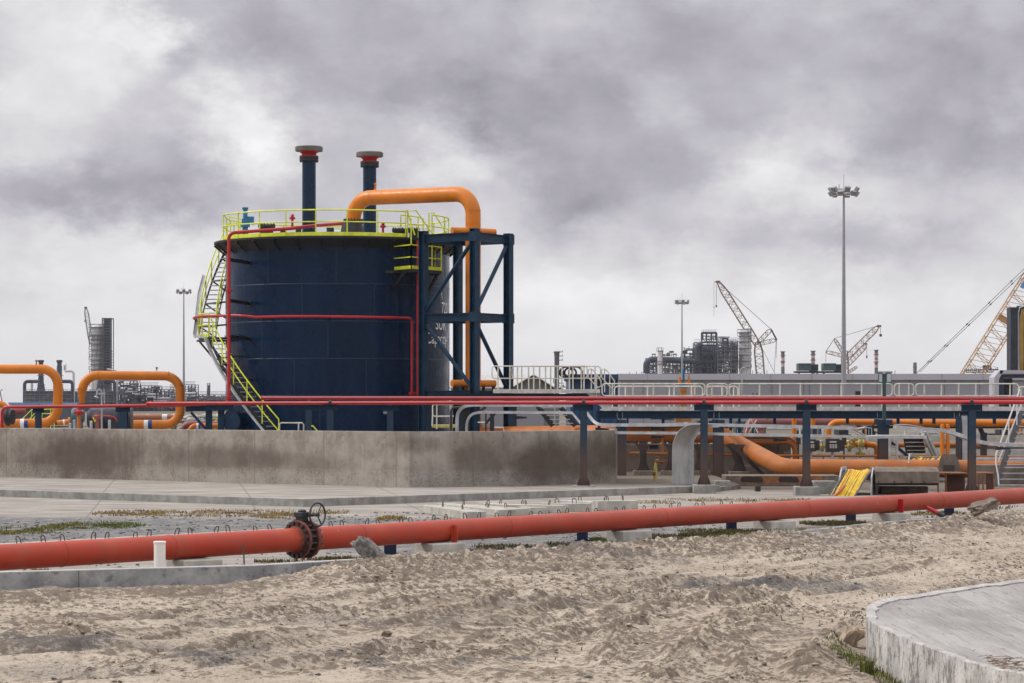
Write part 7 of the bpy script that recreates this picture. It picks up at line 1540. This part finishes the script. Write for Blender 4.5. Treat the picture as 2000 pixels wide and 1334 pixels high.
# navy tower at right edge with cables
D4 = 150; r = T('navy_enclosure_tower', (Xp(1988,D4), D4, 0), 'tall dark navy enclosure with yellow cables beside it at the right edge', 'tower')
MB().boxmm((Xp(1974,D4), D4, Zy(723,D4)), (Xp(1988,D4), D4+1.2, Zy(600,D4))).boxmm((Xp(1973.5,D4), D4-.03, Zy(604,D4)), (Xp(1988.3,D4), D4-.001, Zy(600,D4))).build('enclosure', mk('dark_slate_paint', (.028,.035,.05), .6, var=.3), r)
MB().boxmm((Xp(1988.5,D4), D4+.2, Zy(723,D4)), (Xp(2080,D4), D4+.5, Zy(597,D4))).build('cable_back_panel', mk('teal_dark', (.015,.05,.06), .6), r)
MB().tube([Vector((Xp(x,D4), D4+.05, Zy(y,D4))) for x, y in ((1989.5,723),(1989.3,610),(1992,601),(2000,598))], .05, 8).build('edge_tube', M['galv'], r)
for k in range(5): MB().tube([Vector((Xp(x+k*1.5,D4), D4+.1, Zy(y,D4))) for x, y in ((1992+(k%2),723),(1993,690),(1992.5,650),(1993.5,620),(1996,606),(2010,600))], .035, 6).build('yellow_cable', mk('dull_yellow_cable', (.38,.24,.06), .5) if k == 0 else bpy.data.materials['dull_yellow_cable'], r)
# portal structure right edge
D4 = 135; r = T('grey_portal', (Xp(1970,D4), D4, 0), 'grey and navy portal frame standing against the long building at the right edge', 'portal')
MB().loop([(Xp(x,D4), D4, Zy(y,D4)) for x, y in ((1942,737),(1953,723),(1960,724),(1951,741),(1951,802),(1942,802))], (0,1.5,0)).boxmm((Xp(1953.2,D4), D4, Zy(730,D4)), (Xp(2080,D4), D4+1.5, Zy(723,D4))).build('cladding', M['fascia'], r)
MB().boxmm((Xp(1951.2,D4), D4+.1, Zy(800,D4)), (Xp(1961,D4), D4+1.4, Zy(731,D4))).boxmm((Xp(1961.1,D4), D4+.1, Zy(738,D4)), (Xp(2080,D4), D4+1.4, Zy(731,D4))).build('frame', M['navy_far'], r)
MB().boxmm((Xp(1975,D4), D4+2, Zy(800,D4)), (Xp(1992,D4), D4+2.3, Zy(738.2,D4))).build('dark_opening', M['black'], r)
MB().bar((Xp(1962,D4), D4+.5, Zy(740,D4)), (Xp(1976,D4), D4+.5, Zy(775,D4)), .12).build('brace', M['black'], r)

# ---- refinery structures
def frame(name, x0, x1, y0, y1, D, nx, nz_, m, lab, dep=None, t=.35, drop=.12, seed=3, par=None):
    rr_ = random.Random(seed); mb = MB(); X0, X1 = Xp(x0,D), Xp(x1,D); z1_, z0_ = Zy(y0,D), Zy(y1,D); dep = dep or (X1-X0)*.5
    for dy in (0, dep):
        for i in range(nx+1):
            x = X0+(X1-X0)*i/nx; mb.bar((x, D+dy, z0_), (x, D+dy, z1_-(rr_.random()*.12*(z1_-z0_))), t)
        for k in range(nz_+1):
            z = z0_+(z1_-z0_)*k/nz_*.97; mb.bar((X0, D+dy, z), (X1, D+dy, z), t*.85)
        for i in range(nx):
            for k in range(nz_):
                if rr_.random() < .4: xa_ = X0+(X1-X0)*i/nx; xb_ = X0+(X1-X0)*(i+1)/nx; za = z0_+(z1_-z0_)*k/nz_; zb_ = z0_+(z1_-z0_)*(k+1)/nz_*.97; mb.bar((xa_, D+dy, za), (xb_, D+dy, zb_), t*.5) if rr_.random() < .5 else mb.bar((xa_, D+dy, zb_), (xb_, D+dy, za), t*.5)
    for k in range(nz_+1):
        for i in range(nx+1):
            x = X0+(X1-X0)*i/nx; z = z0_+(z1_-z0_)*k/nz_*.97; mb.bar((x, D, z), (x, D+dep, z), t*.6)
    # hand-rails and bits on every deck
    for k in range(1, nz_+1):
        z = z0_+(z1_-z0_)*k/nz_*.97; mb.bar((X0, D, z+1.1), (X1, D, z+1.1), .10)
        for i in range(nx*3): x = X0+(X1-X0)*i/nx/3; mb.bar((x, D, z), (x, D, z+1.1), .09)
    return mb.build(name, M[m], par) if par else one(mb, name, M[m], lab, 'steel structure')
def clutter(x0, x1, y0, y1, D, n, m, par, seed, tmin=.2, tmax=.8, nm='process_piping'):
    rr_ = random.Random(seed); mb = MB()
    for i in range(n):
        x = Xp(rr_.uniform(x0, x1), D); z = Zy(rr_.uniform(y0, y1), D); L = rr_.uniform(1, 7); dy = rr_.uniform(-3, 4); t = rr_.uniform(tmin, tmax)**1.5
        k = rr_.random()
        if k < .45: mb.tube([(x, D+dy, z), (min(x+L*1.3, Xp(x1,D)), D+dy, z)], t*.5, 6)
        elif k < .8: mb.tube([(x, D+dy, max(0, z-L)), (x, D+dy, z)], t*.5, 6)
        elif k < .92: mb.tube([(x, D+dy, max(0, z-L)), (x, D+dy, z), (x+L*.5, D+dy, z)], t*.5, 6)
        else: mb.box((x, D+dy, z), (rr_.uniform(.8, 2), 1, rr_.uniform(.6, 1.5)))
    return mb.build(nm, M[m], par)
def column(name, px, D, y0, w, m, lab, plats=(), ladder=True, par=None, cap=None, ybase=None, scaf=0, seed=2):
    x = Xp(px, D); z1_ = Zy(y0, D); rr_ = w/2/F*D; root_ = T(name, (x, D, 0), lab, 'column')
    MB().lathe((x, D, 0), [(rr_,0),(rr_,z1_-rr_*.4),(rr_*.7,z1_-rr_*.1),(0,z1_)], 28).build('shell', M[m], root_)
    mb = MB(); q = random.Random(seed)
    for py in plats:
        z = Zy(py, D); a0 = q.uniform(0, 3); mb.lathe((x, D, z), [(rr_*1.02,0),(rr_*1.32,0),(rr_*1.32,.2),(rr_*1.02,.2)], 24); mb.lathe((x, D, z+1.1), [(rr_*1.3,0),(rr_*1.34,0),(rr_*1.34,.14),(rr_*1.3,.14)], 24)
        for k in range(6): a = k*1.047; mb.bar((x+rr_*1.32*math.cos(a), D+rr_*1.32*math.sin(a), z), (x+rr_*1.32*math.cos(a), D+rr_*1.32*math.sin(a), z+1.1), .12)
    mb.bar((x+rr_*1.12, D-rr_*.3, 0), (x+rr_*1.12, D-rr_*.3, z1_), .3)
    for i in range(scaf):
        a = q.uniform(2.6, 6.8); z = q.uniform(z1_*.2, z1_*1.01); mb.bar((x+rr_*1.25*math.cos(a), D+rr_*1.25*math.sin(a), z-q.uniform(1,4)), (x+rr_*1.25*math.cos(a), D+rr_*1.25*math.sin(a), z), .12)
    mb.build('platforms', M['farplat'], root_); return root_
# right unit
D4 = 900
column('insulated_column', 1454, D4, 644, 21, 'farwhite', 'tall pale insulated column right of the dark refinery block', plats=(650,657,668,681,694,706,718), scaf=24, seed=5)
column('white_flare_drum', 1289, D4-20, 684, 9.5, 'farwhite', 'slim pale column left of the distant mast', plats=(686,712,), seed=8)
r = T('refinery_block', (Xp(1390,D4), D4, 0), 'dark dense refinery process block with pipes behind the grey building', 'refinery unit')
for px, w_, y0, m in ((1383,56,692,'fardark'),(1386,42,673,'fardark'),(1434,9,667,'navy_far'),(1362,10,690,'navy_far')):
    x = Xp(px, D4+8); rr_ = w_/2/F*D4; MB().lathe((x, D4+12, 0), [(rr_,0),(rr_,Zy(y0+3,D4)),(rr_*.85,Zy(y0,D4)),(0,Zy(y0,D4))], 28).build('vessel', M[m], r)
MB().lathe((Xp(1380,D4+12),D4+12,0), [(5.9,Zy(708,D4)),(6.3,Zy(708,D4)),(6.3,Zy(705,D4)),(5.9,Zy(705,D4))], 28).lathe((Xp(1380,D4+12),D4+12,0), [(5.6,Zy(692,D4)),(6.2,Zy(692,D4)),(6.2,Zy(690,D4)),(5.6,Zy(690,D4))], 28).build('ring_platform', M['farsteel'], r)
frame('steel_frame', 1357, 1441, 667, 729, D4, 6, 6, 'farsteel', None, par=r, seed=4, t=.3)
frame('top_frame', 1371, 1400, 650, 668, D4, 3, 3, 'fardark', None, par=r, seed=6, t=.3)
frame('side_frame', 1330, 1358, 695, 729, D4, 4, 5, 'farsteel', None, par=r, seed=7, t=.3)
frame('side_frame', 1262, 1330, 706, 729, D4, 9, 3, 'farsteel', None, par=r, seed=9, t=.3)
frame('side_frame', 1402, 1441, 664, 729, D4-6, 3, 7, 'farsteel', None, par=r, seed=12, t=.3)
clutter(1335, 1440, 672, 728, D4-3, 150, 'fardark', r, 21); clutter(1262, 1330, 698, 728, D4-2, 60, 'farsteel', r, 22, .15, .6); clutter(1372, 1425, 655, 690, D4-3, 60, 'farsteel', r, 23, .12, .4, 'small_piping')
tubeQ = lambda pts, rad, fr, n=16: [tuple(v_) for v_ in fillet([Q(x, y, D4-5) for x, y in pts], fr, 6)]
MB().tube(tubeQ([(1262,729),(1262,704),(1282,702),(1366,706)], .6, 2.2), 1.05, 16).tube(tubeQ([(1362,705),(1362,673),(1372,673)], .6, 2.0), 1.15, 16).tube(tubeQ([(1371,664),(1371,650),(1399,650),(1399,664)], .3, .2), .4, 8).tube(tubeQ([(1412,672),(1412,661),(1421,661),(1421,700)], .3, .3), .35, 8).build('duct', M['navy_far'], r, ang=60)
for px in (1277,1318): mb = MB(); mb.bar(Q(px-2.5,702,D4-5), Q(px-2.5,692,D4-5), .25); mb.bar(Q(px+2.5,702,D4-5), Q(px+2.5,692,D4-5), .25); mb.bar(Q(px-4,692,D4-5), Q(px+4,692,D4-5), .45); mb.build('valve_frame', M['farsteel'], r)
clutter(1296, 1315, 684, 702, D4-4, 26, 'farsteel', r, 25, .12, .3, 'small_piping')
# scatter of low rooftop bits along the building skyline
mb = MB()
for px in (1230,1243,1470,1480,1498,1607,1741,1748,1260,1268): mb.bar(Q(px,730,700), Q(px,726-random.random()*4,700), .15)
mb.bar(Q(1253,727,700), Q(1262,727,700), .15); mb.bar(Q(1253,730,700), Q(1253,727,700), .15); one(mb, 'skyline_poles', M['farsteel'], 'tiny poles and rails showing over the roof edge of the grey building', 'poles')
# left complex
D4 = 900
column('scaffolded_column', 189.5, D4, 634, 24, 'farwhite', 'thick grey column wrapped in scaffolding, left of the tank', plats=(640,655,663,672,683,693,703,712,722), scaf=55, seed=11)
r = T('dark_stair_tower', (Xp(213,D4), D4-4, 0), 'slim dark tower beside the scaffolded column', 'tower')
MB().boxmm((Xp(207,D4), D4-4, 0), (Xp(218,D4), D4-1, Zy(624,D4))).boxmm((Xp(203.5,D4), D4-5, Zy(624,D4)), (Xp(222,D4), D4, Zy(622,D4))).build('shaft', M['fardark'], r)
mb = MB()
for px in (204,222):
    for dy in (-5, -.5): mb.bar((Xp(px,D4), D4+dy, 0), (Xp(px,D4), D4+dy, Zy(622,D4)), .28)
for k in range(26):
    py = 626+k*5.5; z = Zy(py,D4); mb.bar((Xp(203.5,D4), D4-5, z), (Xp(222.5,D4), D4-5, z), .28); z2 = Zy(py+5.5,D4)
    mb.bar((Xp(218,D4), D4-5, z), (Xp(222,D4), D4-5, z2), .2); mb.bar((Xp(204,D4), D4-5, z2), (Xp(207,D4), D4-5, z), .2)
    if k > 10: mb.bar((Xp(218,D4), D4-5, z), (Xp(224,D4), D4-5, z), .35)
mb.build('frame', M['farsteel'], r)
D5 = 940; r = T('distant_crane', (Xp(178,D5), D5, 0), 'thin lattice crane jib above the scaffolded column', 'crane')
mb = MB(); lattice(mb, Q(178,672,D5), Q(167.5,601,D5), .8, .5, 1.4, nb=10, t=.16); mb.build('jib', M['farsteel'], r); MB().box(Q(167.5,601,D5), (.9,.7,.7)).bar(Q(166,604,D5), Q(166,626,D5), .12).box(Q(166,627,D5), (.35,.3,.7)).build('hook_block', M['fardark'], r)
D5 = 1000; r = T('tiny_crane', (Xp(3,D5), D5, 0), 'tiny pale crane at the far left edge near the ground', 'crane')
MB().bar(Q(0,764,D5), Q(4,784,D5), .35).bar(Q(-6,770,D5), Q(5,760,D5), .25).bar(Q(0,764,D5), Q(-4,784,D5), .3).build('jib', M['farsteel'], r)
# boilers
def boiler(x0, stackx, ytop, tx, hx0, hx1):
    D = 860; r = T('dark_boiler_unit', (Xp(stackx,D), D, 0), 'dark heater unit with stubby stack and ducts, '+tx, 'heater unit', 'dark heater units on the left')
    x = Xp(stackx, D); k_ = D/F
    MB().lathe((x, D, 0), [(9*k_,Zy(765,D)),(5.5*k_,Zy(747,D)),(5.5*k_,Zy(738,D)),(5.0*k_,Zy(737,D)),(5.2*k_,Zy(ytop+12,D)),(4.4*k_,Zy(ytop+11,D)),(4.4*k_,Zy(ytop+5,D)),(6*k_,Zy(ytop+4,D)),(6*k_,Zy(ytop+1,D)),(4.8*k_,Zy(ytop,D)),(0,Zy(ytop,D))], 24).build('stack', M['fardark'], r)
    MB().boxmm((Xp(hx0,D), D-4, 0), (Xp(hx1,D), D+8, Zy(764,D))).build('firebox', M['fardark'], r)
    mb = MB()
    for py in (764,771,778,784):
        mb.bar((Xp(hx0-2,D), D-4.6, Zy(py,D)), (Xp(hx1+2,D), D-4.6, Zy(py,D)), .22)
        mb.bar((Xp(hx0-2,D), D-4.6, Zy(py-3,D)), (Xp(hx1+2,D), D-4.6, Zy(py-3,D)), .12)
    for i in range(6): px = hx0+(hx1-hx0)*i/5; mb.bar((Xp(px,D), D-4.6, 0), (Xp(px,D), D-4.6, Zy(761,D)), .12)
    mb.build('galleries', M['farplat'], r); rr_ = random.Random(int(px)); mb = MB()
    for i in range(16): px = rr_.uniform(hx0, hx1); py = rr_.uniform(766, 788); mb.bar((Xp(px,D), D-4.2, Zy(py,D)), (Xp(px,D)+rr_.uniform(.3,2), D-4.2, Zy(py,D)), rr_.uniform(.15,.5))
    mb.build('wall_fittings', M['farsteel'], r)
    MB().lathe((x, D, Zy(734,D)), [(5.4*k_,0),(7.5*k_,0),(7.5*k_,.2)], 20).build('ring_gallery', M['farsteel'], r); MB().lathe((x, D, Zy(752,D)), [(6*k_,0),(8*k_,0),(8*k_,.2)], 20).build('ring_gallery', M['farsteel'], r)
    return r
D4 = 862
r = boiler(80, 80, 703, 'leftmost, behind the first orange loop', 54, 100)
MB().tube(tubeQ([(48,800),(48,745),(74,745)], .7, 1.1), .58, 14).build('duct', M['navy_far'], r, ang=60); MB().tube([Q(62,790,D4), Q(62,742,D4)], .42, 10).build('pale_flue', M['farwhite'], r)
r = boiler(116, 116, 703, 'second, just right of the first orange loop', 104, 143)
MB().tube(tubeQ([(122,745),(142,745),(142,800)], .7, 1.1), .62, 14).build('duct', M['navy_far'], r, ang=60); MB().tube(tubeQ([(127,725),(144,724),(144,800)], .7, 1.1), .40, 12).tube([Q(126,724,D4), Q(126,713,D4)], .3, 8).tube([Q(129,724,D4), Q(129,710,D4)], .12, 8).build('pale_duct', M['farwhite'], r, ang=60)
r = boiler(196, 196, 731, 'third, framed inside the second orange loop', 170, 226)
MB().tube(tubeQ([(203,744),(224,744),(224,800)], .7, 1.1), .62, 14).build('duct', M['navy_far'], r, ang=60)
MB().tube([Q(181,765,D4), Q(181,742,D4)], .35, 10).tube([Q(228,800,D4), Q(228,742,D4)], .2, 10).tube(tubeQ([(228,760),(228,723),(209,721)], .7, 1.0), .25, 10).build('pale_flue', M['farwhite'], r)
D4 = 900
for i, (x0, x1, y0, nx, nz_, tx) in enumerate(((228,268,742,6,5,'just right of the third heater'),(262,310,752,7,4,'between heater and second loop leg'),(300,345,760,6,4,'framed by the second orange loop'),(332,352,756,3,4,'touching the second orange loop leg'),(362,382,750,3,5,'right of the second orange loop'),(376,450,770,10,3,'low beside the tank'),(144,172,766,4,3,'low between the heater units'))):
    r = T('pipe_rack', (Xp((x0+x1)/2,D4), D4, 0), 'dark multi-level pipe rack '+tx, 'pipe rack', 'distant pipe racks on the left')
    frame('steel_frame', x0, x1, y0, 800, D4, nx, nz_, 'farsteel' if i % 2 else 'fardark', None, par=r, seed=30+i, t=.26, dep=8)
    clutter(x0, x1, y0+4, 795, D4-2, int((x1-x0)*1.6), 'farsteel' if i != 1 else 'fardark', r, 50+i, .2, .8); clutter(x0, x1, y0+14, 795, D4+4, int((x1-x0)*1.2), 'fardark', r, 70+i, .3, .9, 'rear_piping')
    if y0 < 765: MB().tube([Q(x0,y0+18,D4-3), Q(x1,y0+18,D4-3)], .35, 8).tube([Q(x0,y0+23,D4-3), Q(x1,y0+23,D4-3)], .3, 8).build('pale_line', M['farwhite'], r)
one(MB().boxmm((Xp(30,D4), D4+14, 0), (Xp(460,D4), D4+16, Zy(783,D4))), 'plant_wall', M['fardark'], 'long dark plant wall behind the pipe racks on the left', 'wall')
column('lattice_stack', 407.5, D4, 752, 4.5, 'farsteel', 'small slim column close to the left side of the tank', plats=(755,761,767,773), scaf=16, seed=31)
# stone heap
X = rng.uniform(Xp(246,150), Xp(440,150), 1500); Y = 150+rng.uniform(-3, 3, 1500); Z = rng.random(1500)**1.3*(Zy(813,150)+.02*np.sin(X))
stones('rubble_heap', X, Y, Z, rng.uniform(.08,.28,1500), M['conc_lt'], 'pale heap of broken stone behind the orange loop left of the tank', 'rubble')
one(MB().boxmm((Xp(380,140),140,0), (Xp(396,140),142,Zy(819,140))), 'blue_container', M['blue_lt'], 'small light blue container left of the tank', 'container')

# ================================================================ HAZE
hz = MB().boxmm((-1400, -60, -1.5), (1400, 4100, 62)) if False else MB().boxmm((-2550, -80, -1.5), (2550, 4300, 70))
m = bpy.data.materials.new('haze_air'); m.use_nodes = True; nt = m.node_tree; nt.nodes.clear()
o_ = nt.nodes.new('ShaderNodeOutputMaterial'); v_ = nt.nodes.new('ShaderNodeVolumePrincipled'); v_.inputs['Color'].default_value = (.86,.87,.93,1); v_.inputs['Density'].default_value = HAZE = .00007; v_.inputs['Anisotropy'].default_value = .2
nt.links.new(v_.outputs[0], o_.inputs['Volume']); tag(hz.build('haze', m), 'thin grey haze in the air over the whole plant', kind='stuff')
sc.cycles.volume_bounces = 0; sc.cycles.volume_step_rate = 1; sc.cycles.max_bounces = 6
